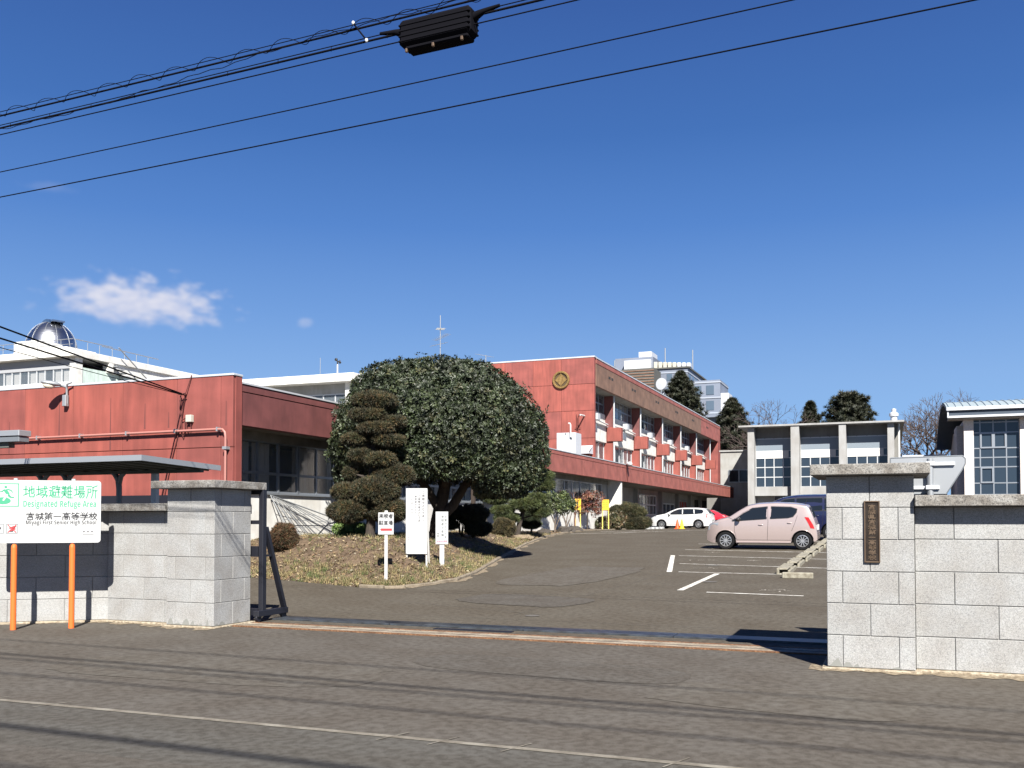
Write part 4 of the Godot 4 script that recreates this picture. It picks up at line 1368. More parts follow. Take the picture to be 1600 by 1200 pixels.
	for i in st.size():
		var a: float = st[i]
		var b: float = (fins[i] if i < fins.size() else -120.9) - 0.12
		var L := a - b
		var n := maxi(2, int(round(L / 1.35)))
		var cols := []
		for k in n + 1:
			cols.append(L * k / n)
		for f in 2:
			window(t, Vector3(W, [5.5, 10.0][f], a), Vector3(0, 0, -1), Vector3.RIGHT, cols, [0.0, 0.75, [2.25, 1.5][f]], 0.1, M.alu_white if f == 0 else M.alu, M.glass, false)
			# curtains drawn here and there
			for k in n:
				var q := rng.randf()
				if q < (0.75 if f == 0 else 0.25):
					slab("curtain", Vector3(W - 0.35, [5.5, 10.0][f] + 0.05, a - cols[k + 1] + 0.1 + rng.randf() * 0.5), Vector3(W - 0.3, [7.7, 11.4][f], a - cols[k] - 0.05), M.curtain_cream if rng.randf() < 0.6 and f == 0 else M.curtain, t)
	# tail of the far bay and a white hood by the corner
	var hd := thing("door_hood", "white metal hood over the roof door at the corner of the block", "canopy", Vector3(-20.6, 0, -66.99))
	var hm := MB.new()
	hm.xf.basis = Basis(Vector3(1, 0, 0), Vector3.UP, Vector3.BACK)
	hm.quad(Vector3(-0.7, 6.55, 1.0), Vector3(0.5, 6.55, 1.0), Vector3(0.5, 7.05, 0.0), Vector3(-0.7, 7.05, 0.0))
	hm.box(Vector3(-0.7, 6.4, 0.95), Vector3(0.5, 6.55, 1.0))
	hm.tri(Vector3(0.5, 6.4, 1.0), Vector3(0.5, 6.4, 0.0), Vector3(0.5, 7.05, 0.0))
	hm.tri(Vector3(-0.7, 6.4, 0.0), Vector3(-0.7, 6.4, 1.0), Vector3(-0.7, 7.05, 0.0))
	part("hood", hm, M.metal_white, hd)
	slab("doorway", Vector3(-0.6, 4.9, 0.012), Vector3(0.35, 6.4, 0.02), M.red_joint, hd)
	# round crest on the front
	var cr := thing("school_crest", "round gilded school crest with a four pointed flower on the red front", "emblem", Vector3(-22.53, 11.94, -67.0))
	var rim := MB.new()
	rim.xf = Transform3D(Basis(Vector3.RIGHT, PI / 2), Vector3.ZERO)
	rim.lathe([[0.66, 0.0], [0.66, 0.12], [0.62, 0.17], [0.54, 0.17], [0.5, 0.12], [0.5, 0.06]], 40)
	part("rim", rim, M.gold, cr)
	var back := MB.new()
	back.xf = rim.xf
	back.lathe([[0.0, 0.062], [0.52, 0.062]], 32)
	back.xf = Transform3D(Basis(Vector3.RIGHT, PI / 2), Vector3.ZERO)
	var bk := MB.new()
	var pl := PackedVector2Array()
	for i in 36:
		pl.append(Vector2(cos(TAU * i / 36), sin(TAU * i / 36)) * 0.51)
	bk.prism(pl, 0.01, 0.06)
	part("field", bk, M.gold_dark, cr)
	var fl := MB.new()
	pl.clear()
	for i in 4:
		var an := PI / 2 * i
		for q in [[-0.55, 0.33], [-0.3, 0.36], [-0.13, 0.4], [0.0, 0.49], [0.13, 0.4], [0.3, 0.36]]:
			pl.append(Vector2(cos(an + q[0]), sin(an + q[0])) * q[1])
	fl.prism(pl, 0.06, 0.11)
	part("flower", fl, M.gold, cr)

# ------------------------------------------------------------------ white buildings at the back left
func build_white() -> void:
	var t := thing("observatory_building", "white school building with flat roof carrying the observatory dome", "building")
	var X := -48.2
	slab("wall", Vector3(-75, 0.8, -60), Vector3(X, 11.4, -46.6), M.white_wall, t)
	slab("side_wall", Vector3(X, 0.8, -52.5), Vector3(X + 0.06, 11.4, -46.7), M.pale_green, t)
	slab("corner_pier", Vector3(X - 0.35, 0.8, -46.9), Vector3(X + 0.1, 11.98, -46.3), M.white_wall, t)
	slab("frieze", Vector3(-75, 11.3, -46.62), Vector3(X - 0.36, 12.0, -46.4), M.grey_panel, t)
	slab("roof_edge", Vector3(-75, 11.98, -61), Vector3(X + 0.35, 12.42, -45.9), M.white_wall, t, 0.02)
	slab("roof_soffit_side", Vector3(X - 0.2, 11.35, -49.3), Vector3(X + 0.34, 12.0, -48.9), M.white_wall, t)
	slab("parapet_side", Vector3(X - 0.3, 11.3, -61.0), Vector3(X + 0.2, 12.4, -49.31), M.white_wall, t)
	slab("sill", Vector3(-75, 10.25, -46.58), Vector3(X - 0.36, 10.42, -46.3), M.white_wall, t)
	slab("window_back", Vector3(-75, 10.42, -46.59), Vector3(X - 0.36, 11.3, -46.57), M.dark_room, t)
	var cols := []
	for i in 15:
		cols.append(i * 0.72)
	var w := window(t, Vector3(-58.72, 10.43, -46.45), Vector3.RIGHT, Vector3.BACK, cols, [0.0, 0.87], 0.07, M.alu_white, M.glass, false)
	for i in 14:
		if i % 3 != 2:
			slab("curtain", Vector3(-58.72 + i * 0.72 + 0.08, 10.45, -46.56), Vector3(-58.72 + i * 0.72 + 0.6, 11.28, -46.54), M.curtain, t)
	# balcony lettering-like shadow gap
	slab("balcony_wall", Vector3(-75, 9.3, -46.3), Vector3(X - 0.4, 10.24, -46.2), M.white_wall, t)
	# stair house to the right
	slab("stair_house", Vector3(-52, 0.8, -58.6), Vector3(X + 0.02, 12.1, -52.6), M.white_wall, t)
	slab("stair_window", Vector3(X + 0.021, 11.0, -54.4), Vector3(X + 0.04, 11.7, -54.2), M.dark_room, t)
	slab("stair_window", Vector3(X + 0.021, 11.0, -54.9), Vector3(X + 0.04, 11.7, -54.7), M.dark_room, t)
	# steel outside stair: treads and handrails
	for i in 10:
		slab("stair_tread", Vector3(X + 0.08, 11.75 - i * 0.19, -49.55 - i * 0.28), Vector3(X + 0.75, 11.8 - i * 0.19, -49.2 - i * 0.28), M.galv, t)
	var hr := MB.new()
	var zz := [-46.2, -49.25, -50.9, -52.9]
	hr.rod(Vector3(X + 0.2, 13.08, -46.2), Vector3(X + 0.2, 13.08, -49.3), 0.03)
	hr.rod(Vector3(X + 0.75, 13.02, -49.3), Vector3(X + 0.75, 10.3, -53.4), 0.04)
	hr.rod(Vector3(X + 0.2, 13.0, -48.4), Vector3(X + 0.2, 12.95, -53.6), 0.03)
	for z in [-46.2, -47.2, -48.2, -49.3, -50.4, -51.5, -52.6]:
		hr.rod(Vector3(X + 0.2, 12.4, z), Vector3(X + 0.2, 13.0, z), 0.02)
	for i in 12:
		hr.rod(Vector3(-60 + i, 12.42, -46.0), Vector3(-60 + i, 13.05, -46.0), 0.02)
	hr.rod(Vector3(-60, 13.05, -46.0), Vector3(X + 0.2, 13.08, -46.0), 0.025)
	hr.rod(Vector3(-60, 12.75, -46.0), Vector3(X + 0.2, 12.75, -46.0), 0.018)
	part("handrail", hr, M.galv, t)
	slab("roof_house", Vector3(-54.9, 12.42, -49.5), Vector3(-52.6, 13.6, -47.6), M.white_wall, t)
	slab("roof_house", Vector3(-52.6, 12.42, -50.5), Vector3(-50.6, 13.1, -48.0), M.white_wall, t)
	# dome
	var d := thing("observatory_dome", "shiny steel observatory dome with a half open shutter", "dome", Vector3(-54.35, 12.42, -50.2))
	var dr := MB.new()
	dr.lathe([[1.62, 0.0], [1.62, 0.95]], 32)
	part("drum", dr, M.dome, d)
	for i in 14:
		var rb := MB.new()
		var an := -0.6 + i * 0.16
		rb.rod(Vector3(1.64 * cos(an), 0.1, -1.64 * sin(an)), Vector3(1.64 * cos(an), 0.95, -1.64 * sin(an)), 0.03)
		part("drum_rib", rb, M.galv, d)
	# gored shell: slightly faceted
	var sh := MB.new()
	var prof := []
	for i in 15:
		var a := PI / 2 * i / 14.0
		prof.append([1.7 * cos(a) + 0.0005, 0.95 + 2.05 * sin(a)])
	sh.lathe(prof, 24)
	part("shell", sh, M.dome, d)
	for i in 12:
		var rb := MB.new()
		var an := TAU * i / 12.0
		var pts := []
		var rad := []
		for k in 12:
			var a := PI / 2 * k / 12.0
			pts.append(Vector3(1.715 * cos(a) * cos(an), 0.95 + 2.065 * sin(a), -1.715 * cos(a) * sin(an)))
			rad.append(0.012)
		rb.tube(pts, rad, 5)
		part("shell_seam", rb, M.galv, d)
	# shutter: a raised band over the crown
	var su := MB.new()
	su.xf.basis = Basis(Vector3.UP, deg_to_rad(-20))
	var n := 16
	for i in n:
		var a0 := deg_to_rad(62) + deg_to_rad(100) * i / n
		var a1 := deg_to_rad(62) + deg_to_rad(100) * (i + 1) / n
		var p0 := Vector3(1.84 * cos(a0), 0.95 + 2.2 * sin(a0), 0)
		var p1 := Vector3(1.84 * cos(a1), 0.95 + 2.2 * sin(a1), 0)
		var q0 := Vector3(1.66 * cos(a0), 0.95 + 2.0 * sin(a0), 0)
		var q1 := Vector3(1.66 * cos(a1), 0.95 + 2.0 * sin(a1), 0)
		var s := Vector3(0, 0, 0.42)
		su.quad(p0 + s, p0 - s, p1 - s, p1 + s)
		su.quad(p0 + s, p1 + s, q1 + s, q0 + s)
		su.quad(p0 - s, q0 - s, q1 - s, p1 - s)
	su.box(Vector3(0.62, 2.86, -0.42), Vector3(1.15, 2.98, 0.42))
	part("shutter", su, M.dome, d)

	var b := thing("white_building", "white school building with deep eaves between the red gable and the round tree", "building")
	X = -37.6
	slab("wall", Vector3(-64, 0.8, -90), Vector3(X, 11.9, -63.0), M.white_wall, b)
	slab("frieze", Vector3(-64, 11.2, -63.0), Vector3(X - 0.6, 12.0, -62.9), M.grey_wall, b)
	slab("corner_wall", Vector3(X - 0.6, 0.8, -63.4), Vector3(X, 12.0, -62.5), M.white_wall, b)
	slab("roof_edge", Vector3(-64, 12.0, -72), Vector3(X + 0.5, 12.62, -61.9), M.white_wall, b, 0.02)
	slab("parapet", Vector3(-64, 12.0, -90), Vector3(X + 0.2, 12.5, -72.01), M.white_wall, b)
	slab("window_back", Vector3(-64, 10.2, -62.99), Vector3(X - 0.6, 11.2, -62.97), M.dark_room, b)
	var c2 := []
	for i in 12:
		c2.append(i * 1.05)
	window(b, Vector3(X - 12.2, 10.2, -62.9), Vector3.RIGHT, Vector3.BACK, c2, [0.0, 1.0], 0.08, M.alu_white, M.glass, false)
	slab("sill", Vector3(-64, 9.2, -62.98), Vector3(X - 0.6, 10.18, -62.8), M.white_wall, b)
	var vane := thing("wind_vane", "small weather vane on a mast on the white roof", "vane", Vector3(-38.75, 12.62, -62.3))
	var vm := MB.new()
	vm.rod(Vector3.ZERO, Vector3(0, 0.75, 0), 0.06)
	part("mast", vm, M.white_clean, vane)
	var vv := MB.new()
	vv.rod(Vector3(0, 0.75, 0), Vector3(0, 0.95, 0), 0.05)
	vv.bar(Vector3(-0.2, 1.1, 0.05), Vector3(0.28, 0.85, -0.05), 0.05, 0.1)
	vv.ellipsoid(Vector3(-0.12, 1.12, 0), Vector3(0.14, 0.12, 0.1), 8)
	vv.ellipsoid(Vector3(0.2, 0.92, 0), Vector3(0.08, 0.16, 0.06), 8)
	part("vane", vv, M.trim, vane)
	var an1 := MB.new()
	an1.rod(Vector3.ZERO, Vector3(0, 1.4, 0), 0.02)
	single("roof_mast", an1, M.galv, "hair thin mast on the white roof left of the vane", "mast").position = Vector3(-40.4, 12.6, -62.5)

func yagi(label: String, at: Vector3, h: float, levels: Array) -> void:
	var t := thing("roof_antenna", label, "antenna", at)
	var m := MB.new()
	m.rod(Vector3.ZERO, Vector3(0, h, 0), 0.035)
	part("mast", m, M.galv, t)
	for l in levels:
		var a := MB.new()
		var d := Vector3(cos(l[2]), l[3], sin(l[2])).normalized()
		var c := Vector3(0, l[0], 0)
		a.rod(c - d * l[1] * 0.4, c + d * l[1] * 0.6, 0.02)
		var s := Vector3(-d.z, 0, d.x).normalized()
		for i in 7:
			var p: Vector3 = c + d * l[1] * (-0.38 + i * 0.16)
			a.rod(p - s * 0.35, p + s * 0.35, 0.012, 4)
		part("aerial", a, M.galv, t)

# ------------------------------------------------------------------ grey hall, link and vaulted hall
func build_right() -> void:
	var t := thing("concrete_hall", "grey concrete hall with three tall window bays across the car park", "building")
	var Z := -93.66
	var yr := 10.5
	slab("roof_slab", Vector3(-13.5, yr, -124), Vector3(1.2, yr + 0.16, -93.2), M.concrete, t)
	slab("pier", Vector3(-12.7, 0.9, -124), Vector3(-12.1, yr, Z), M.concrete, t)
	for x in [[-8.69, -7.93], [-4.4, -3.78]]:
		slab("pier", Vector3(x[0], 0.9, -95.6), Vector3(x[1], yr, Z + 0.35), M.concrete, t)
	slab("end_pier", Vector3(-0.22, 0.9, -124), Vector3(0.35, yr, Z), M.concrete, t)
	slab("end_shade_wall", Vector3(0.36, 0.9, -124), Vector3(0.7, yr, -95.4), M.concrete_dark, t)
	var rp := MB.new()
	rp.rod(Vector3(0.75, 0.9, -94.4), Vector3(0.75, yr, -94.4), 0.1, 10)
	part("drain_pipe", rp, M.white_clean, t)
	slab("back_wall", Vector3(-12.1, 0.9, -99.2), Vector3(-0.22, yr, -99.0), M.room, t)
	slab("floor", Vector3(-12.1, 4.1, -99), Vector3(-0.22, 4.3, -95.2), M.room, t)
	for i in 3:
		var a: float = [-12.1, -7.93, -3.78][i]
		var b: float = [-8.69, -4.4, -0.22][i]
		slab("lintel", Vector3(a, 9.45, -95.4), Vector3(b, yr, -95.0), M.concrete_dark, t)
		slab("spandrel", Vector3(a, 3.95, -95.2), Vector3(b, 4.8, -94.0), M.concrete, t)
		slab("lower_wall", Vector3(a, 0.9, -95.4), Vector3(b, 2.4, -94.6), M.concrete, t)
		var L := b - a
		var w := window(t, Vector3(a, 4.8, -94.9), Vector3.RIGHT, Vector3.BACK, [0.0, L * 0.25, L * 0.5, L * 0.75, L], [0.0, 0.95, 1.9, 2.8, 3.5, 3.85, 4.65], 0.09, M.alu_white, M.glass_blue, true)
		window(t, Vector3(a, 2.4, -94.9), Vector3.RIGHT, Vector3.BACK, [0.0, L * 0.25, L * 0.5, L * 0.75, L], [0.0, 1.55], 0.09, M.alu_white, M.glass_blue, true)
		slab("blind", Vector3(a + 0.03, 7.55, -94.88), Vector3(a + L * 0.9, 8.3, -94.86), M.blind, t)
		slab("frosted_panel", Vector3(a + 0.03, 8.3, -94.885), Vector3(b - 0.03, 9.4, -94.87), M.frost, t)
		if i < 2:
			slab("curtain", Vector3(a + 0.05, 2.45, -94.88), Vector3(a + L * 0.5, 3.9, -94.87), M.curtain, t)
	var vt := MB.new()
	vt.lathe([[0.0, 0.0], [0.3, 0.0], [0.3, 0.7], [0.42, 0.75], [0.42, 1.0], [0.2, 1.15], [0.22, 1.4], [0.0, 1.5]], 16)
	single("roof_ventilator", vt, M.metal_white, "white mushroom ventilator on the grey hall roof", "ventilator").position = Vector3(0.35, 10.66, -97)
	var l := thing("link_building", "grey concrete building between the red block and the hall", "building")
	slab("wall", Vector3(-16.85, 0.9, -134), Vector3(-12.75, 8.9, -103.2), M.grey_wall, l)
	slab("annex_wall", Vector3(-24.0, 0.9, -134), Vector3(-16.86, 5.4, -104.0), M.concrete_dark, l)
	slab("roof_edge", Vector3(-16.95, 8.902, -134), Vector3(-12.75, 9.05, -103.05), M.concrete, l)
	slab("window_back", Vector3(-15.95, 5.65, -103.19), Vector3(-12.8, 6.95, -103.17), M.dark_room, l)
	window(l, Vector3(-15.95, 5.65, -103.1), Vector3.RIGHT, Vector3.BACK, [0.0, 1.05, 2.1, 3.15], [0.0, 1.3], 0.08, M.alu, M.glass_dark, true)

	var v := thing("vaulted_hall", "cream hall with curved pale green roof at the right edge", "building")
	Z = -66.43
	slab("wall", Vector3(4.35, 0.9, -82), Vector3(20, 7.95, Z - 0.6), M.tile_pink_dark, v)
	for x in [[4.32, 4.86], [7.45, 8.3], [11.0, 11.9]]:
		slab("pier", Vector3(x[0], 0.9, Z - 0.59), Vector3(x[1], 7.9, Z), M.tile_pink, v)
	slab("side_column", Vector3(3.95, 0.9, -70), Vector3(4.33, 7.6, -67.2), M.tile_pink_dark, v)
	window(v, Vector3(4.87, 3.2, Z - 0.3), Vector3.RIGHT, Vector3.BACK, [0.0, 0.38, 1.12, 1.85, 2.57], [0.0, 0.72, 1.72, 2.32, 2.9, 3.88, 4.52, 4.7], 0.07, M.alu, M.glass_blue, true)
	window(v, Vector3(8.31, 3.2, Z - 0.3), Vector3.RIGHT, Vector3.BACK, [0.0, 0.38, 1.12, 1.85, 2.57], [0.0, 0.72, 1.72, 2.32, 2.9, 3.88, 4.52, 4.7], 0.07, M.alu, M.glass_blue, false)
	# casements stand proud in heavier frames
	for c in [[0.38, 0.72, 1.12, 1.72], [0.38, 2.9, 1.12, 3.88], [1.12, 2.9, 1.85, 3.88]]:
		var f := MB.new()
		f.xf.origin = Vector3(4.87, 3.2, Z - 0.28)
		for q in [[c[0], c[1], c[0] + 0.09, c[3]], [c[2] - 0.09, c[1], c[2], c[3]], [c[0] + 0.09, c[1], c[2] - 0.09, c[1] + 0.09], [c[0] + 0.09, c[3] - 0.09, c[2] - 0.09, c[3]]]:
			f.box(Vector3(q[0], q[1], 0.0), Vector3(q[2], q[3], 0.05))
		part("casement", f, M.alu, v)
	# curved roof: profile in y,z, drawn along x
	var rf := MB.new()
	var under := MB.new()
	var pr := []
	for i in 15:
		var a := deg_to_rad(78) + deg_to_rad(92) * i / 14.0
		pr.append(Vector2(-74.0 + 9.0 * cos(PI - a) * -1.0, 0))
	pr.clear()
	for i in 17:
		var s := i / 16.0
		pr.append(Vector2(Z + 0.75 - s * 15.0, 8.62 + 1.55 * sin(s * PI) - 1.4 * s))
	for i in 16:
		var p: Vector2 = pr[i]
		var q: Vector2 = pr[i + 1]
		rf.quad(Vector3(3.3, p.y, p.x), Vector3(20, p.y, p.x), Vector3(20, q.y, q.x), Vector3(3.3, q.y, q.x))
		under.quad(Vector3(20, p.y - 0.22, p.x), Vector3(3.3, p.y - 0.22, p.x), Vector3(3.3, q.y - 0.22, q.x), Vector3(20, q.y - 0.22, q.x))
		under.quad(Vector3(3.3, p.y - 0.22, p.x), Vector3(3.3, p.y - 0.005, p.x), Vector3(3.3, q.y - 0.005, q.x), Vector3(3.3, q.y - 0.22, q.x))
	part("roof_sheet", rf, M.roof_green, v)
	part("roof_underside", under, M.roof_navy, v)
	for k in 18:
		var sm := MB.new()
		var x := 3.45 + k * 0.42
		var pts := []
		var rd := []
		for p in pr:
			pts.append(Vector3(x, p.y + 0.02, p.x))
			rd.append(0.035)
		sm.tube(pts, rd, 5)
		part("roof_seam", sm, M.roof_green, v)
	slab("gutter", Vector3(3.28, 8.42, Z + 0.7), Vector3(20, 8.64, Z + 0.9), M.metal_white, v, 0.02)
	slab("eaves_board", Vector3(3.35, 8.12, Z + 0.55), Vector3(20, 8.41, Z + 0.74), M.roof_navy, v)
	slab("eaves_trim", Vector3(3.35, 7.98, Z + 0.5), Vector3(20, 8.11, Z + 0.78), M.metal_white, v)
	slab("eaves_post", Vector3(3.34, 8.0, Z + 0.5), Vector3(3.42, 8.44, Z + 0.79), M.metal_white, v)
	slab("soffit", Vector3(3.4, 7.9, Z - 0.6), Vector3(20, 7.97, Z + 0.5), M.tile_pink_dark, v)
	var low := thing("sandy_wall", "sandy coloured low roof edge behind the grey sign", "wall", Vector3(0, 0, -80))
	slab("wall", Vector3(0.9, 0.9, -1), Vector3(4.0, 6.5, 0), mat(0.55, 0.48, 0.36, 0.9), low)
	slab("coping", Vector3(0.85, 6.502, -1.05), Vector3(4.0, 6.62, 0.05), M.cap_metal, low)

# ------------------------------------------------------------------ far hospital-like block
func build_far() -> void:
	var t := thing("distant_tall_building", "distant pale blue grey multi storey building with roof plant above the red block", "building")
	var Z := -248.0
	slab("wall", Vector3(-100, 1, -300), Vector3(-48.8, 41.4, Z), M.hosp, t)
	for y in [40.5, 37.0, 33.4, 29.8]:
		slab("storey_band", Vector3(-100, y - 0.3, Z), Vector3(-48.7, y, Z + 0.12), M.hosp_band, t)
		slab("storey_band", Vector3(-48.8, y - 0.3, -300), Vector3(-48.68, y, Z - 0.01), M.hosp_band, t)
	for k in 4:
		for i in 9:
			slab("window", Vector3(-76 + i * 3.1, 38.2 - k * 3.6, Z + 0.002), Vector3(-74.6 + i * 3.1, 40.0 - k * 3.6, Z + 0.06), M.glass_far, t)
		for i in 10:
			slab("window", Vector3(-48.8, 38.2 - k * 3.6, Z - 4.0 - i * 4.6), Vector3(-48.74, 40.0 - k * 3.6, Z - 1.4 - i * 4.6), M.glass_far, t)
	slab("roof_edge", Vector3(-100, 41.4, -300), Vector3(-48.4, 41.75, Z + 0.4), M.hosp_dark, t)
	slab("plant_room", Vector3(-69, 41.75, Z - 16), Vector3(-58.6, 45.4, Z - 3), M.hosp, t)
	slab("plant_room_front", Vector3(-66.0, 41.75, Z - 2.9), Vector3(-58.8, 44.4, Z - 1), M.metal_white, t)
	slab("plant_top", Vector3(-63.0, 45.4, Z - 12), Vector3(-59.5, 47.2, Z - 5), M.metal_white, t)
	for i in 8:
		slab("roof_unit", Vector3(-58 + i * 1.25, 41.8, Z - 3), Vector3(-57.05 + i * 1.25, 43.6 - 0.1 * i, Z - 1), M.curtain_cream if i < 5 else M.metal_white, t, 0.1)
	for s in [[-70, 1.5], [-56, 4.0], [-48.6, 3.0]]:
		var m := MB.new()
		m.rod(Vector3(s[0], 41.7, Z - 6), Vector3(s[0], 44 + s[1], Z - 6), 0.15)
		part("mast", m, M.galv, t)
	# louvred tower
	slab("tower", Vector3(-63.4, 1, -246), Vector3(-55.4, 40.3, -238), M.hosp_dark, t)
	for i in 16:
		slab("louvre", Vector3(-63.5, 39.6 - i * 0.7, -238), Vector3(-55.3, 39.85 - i * 0.7, -237.85), M.brown_band, t)
	var dish := MB.new()
	dish.xf = Transform3D(Basis(Vector3.UP, -0.3) * Basis(Vector3.RIGHT, PI / 2), Vector3(-53.2, 36.0, -238))
	dish.lathe([[0.0, 0.0], [0.9, 0.15], [1.5, 0.5], [1.5, 0.7], [0.0, 0.75]], 20)
	dish.xf = Transform3D.IDENTITY
	dish.rod(Vector3(-53.2, 28, -238.5), Vector3(-53.2, 36, -238.5), 0.25)
	part("dish", dish, M.metal_white, t)
	slab("lower_wing", Vector3(-49, 1, -262), Vector3(-40.6, 38.0, -249), M.hosp, t)
	for y in [37.6, 33.6, 29.6]:
		slab("storey_band", Vector3(-48.6, y - 0.35, -249), Vector3(-40.5, y, -248.85), M.hosp_band, t)
		slab("storey_band", Vector3(-40.6, y - 0.35, -262), Vector3(-40.45, y, -249.01), M.hosp_band, t)
	for i in 2:
		for k in 2:
			slab("window", Vector3(-47.4 + i * 3.2, 34.2 - k * 4.0, -249), Vector3(-45.4 + i * 3.2, 36.6 - k * 4.0, -248.9), M.glass_far, t)
	slab("balcony", Vector3(-40.6, 29.0, -256), Vector3(-38.6, 34.6, -250), M.metal_white, t)
	slab("base_ledge", Vector3(-49, 28.2, -249), Vector3(-39.5, 29.0, -247.5), M.hosp, t)

# ------------------------------------------------------------------ plants
func leaf_cluster(n: int, length: float, width: float, spread: float, sd: int) -> ArrayMesh:
	var r := RandomNumberGenerator.new()
	r.seed = sd
	var mb := MB.new()
	for i in n:
		var an := TAU * i / n + r.randf_range(-0.4, 0.4)
		var d := Vector3(cos(an), r.randf_range(0.15, 0.15 + spread), sin(an)).normalized()
		var s := Vector3(-sin(an), r.randf_range(-0.4, 0.4), cos(an)).normalized()
		var a := d * length * 0.12
		var m := d * length * 0.55 - Vector3.UP * length * 0.03
		var e := d * length + Vector3.DOWN * length * 0.12
		var w := s * width * 0.5
		mb.tri(a, m + w + Vector3.UP * width * 0.15, e)
		mb.tri(a, e, m - w + Vector3.UP * width * 0.15)
	return mb.mesh()

func needle_cluster(n: int, length: float, width: float, sd: int) -> ArrayMesh:
	var r := RandomNumberGenerator.new()
	r.seed = sd
	var mb := MB.new()
	for i in n:
		var d := Vector3(r.randf_range(-1, 1), r.randf_range(0.1, 1.2), r.randf_range(-1, 1)).normalized()
		var s := d.cross(Vector3(r.randf_range(-1, 1), r.randf_range(-1, 1), r.randf_range(-1, 1))).normalized() * width
		mb.tri(-s, s, d * length)
	return mb.mesh()

var clusters := {}

# leaves spread through a set of ellipsoid pads [centre, radii]; cols = [colour, weight, ...]
func foliage(called: String, parent: Node3D, pads: Array, count: int, cl: Mesh, m: Material, cols: Array, size: float, sd: int, depth := 0.3, lump := 0.12, floor_y := -1e9) -> MultiMeshInstance3D:
	var r := RandomNumberGenerator.new()
	r.seed = sd
	var fn := FastNoiseLite.new()
	fn.seed = sd
	fn.frequency = 0.9 / clampf((pads[0][1] as Vector3).x, 0.25, 1.2)
	fn.fractal_octaves = 3
	var area := []
	var total := 0.0
	for p in pads:
		var e: Vector3 = p[1]
		var a := pow((pow(e.x * e.y, 1.6) + pow(e.x * e.z, 1.6) + pow(e.y * e.z, 1.6)) / 3.0, 1.0 / 1.6)
		total += a
		area.append(a)
	var xs: Array[Transform3D] = []
	var cs := PackedColorArray()
	var wsum := 0.0
	for c in cols: wsum += c[1]
	for i in pads.size():
		var c: Vector3 = pads[i][0]
		var e: Vector3 = pads[i][1]
		var n := int(count * area[i] / total)
		for k in n:
			var d := Vector3(r.randfn(), r.randfn(), r.randfn()).normalized()
			var f := 1.03 - depth * pow(r.randf(), 1.7)
			f += fn.get_noise_3dv(c + d * e) * lump * 2.0
			if r.randf() < 0.05: f += r.randf_range(0.0, 0.09)
			var p := c + d * e * f
			if p.y < floor_y + (0.45 if absf(p.x + 0.05) < 1.15 else 0.0) and floor_y > -100.0: continue
			var inside := false
			for j in pads.size():
				if j != i:
					var q: Vector3 = (p - pads[j][0]) / pads[j][1]
					if q.length() < 0.78:
						inside = true
						break
			if inside: continue
			var up := ((d / e).normalized() + Vector3(r.randf_range(-0.8, 0.8), r.randf_range(-0.5, 0.8), r.randf_range(-0.8, 0.8))).normalized()
			var sx := up.cross(Vector3(r.randf_range(-1, 1), r.randf_range(-1, 1), r.randf_range(-1, 1))).normalized()
			var b := Basis(sx, up, sx.cross(up)).scaled(Vector3.ONE * size * r.randf_range(0.7, 1.3))
			xs.append(Transform3D(b, p))
			var pick := r.randf() * wsum
			var col: Color = cols[0][0]
			for cc in cols:
				pick -= cc[1]
				if pick <= 0:
					col = cc[0]
					break
			var v := r.randf_range(0.65, 1.35) * (1.0 + 0.9 * fn.get_noise_3dv(p * 1.6))
			cs.append(Color(col.r * v, col.g * v, col.b * v))
	return scatter(called, cl, xs, cs, m, parent)

func limb(mb: MB, pts: Array, r0: float, r1: float, sides := 8) -> void:
	var rad := []
	for i in pts.size():
		rad.append(lerpf(r0, r1, float(i) / (pts.size() - 1)))
	mb.tube(pts, rad, sides)

func V(x: float, y: float, z := 0.0) -> Vector3:
	return Vector3(x, y, z)

const YAW := 0.376

func shrub(called: String, label: String, cat: String, at: Vector3, pads: Array, count: int, kind: String, cols: Array, size: float, stem_h := 0.3, group := "") -> Node3D:
	var t := thing(called, label, cat, at, YAW, group)
	var st := MB.new()
	for i in 4:
		var a := TAU * i / 4.0 + 0.4
		limb(st, [V(0.03 * cos(a), -0.08, 0.03 * sin(a)), V(0.1 * cos(a), stem_h * 0.6, 0.1 * sin(a)), V(0.16 * cos(a), stem_h, 0.16 * sin(a))], 0.025, 0.012, 6)
	part("stem", st, M.bark, t)
	foliage("crown", t, pads, count, clusters[kind], M["leaf_mid"] if kind == "broad_small" else M["leaf_yew"], cols, size, label.hash() & 0xffff, 0.35, 0.17)
	return t

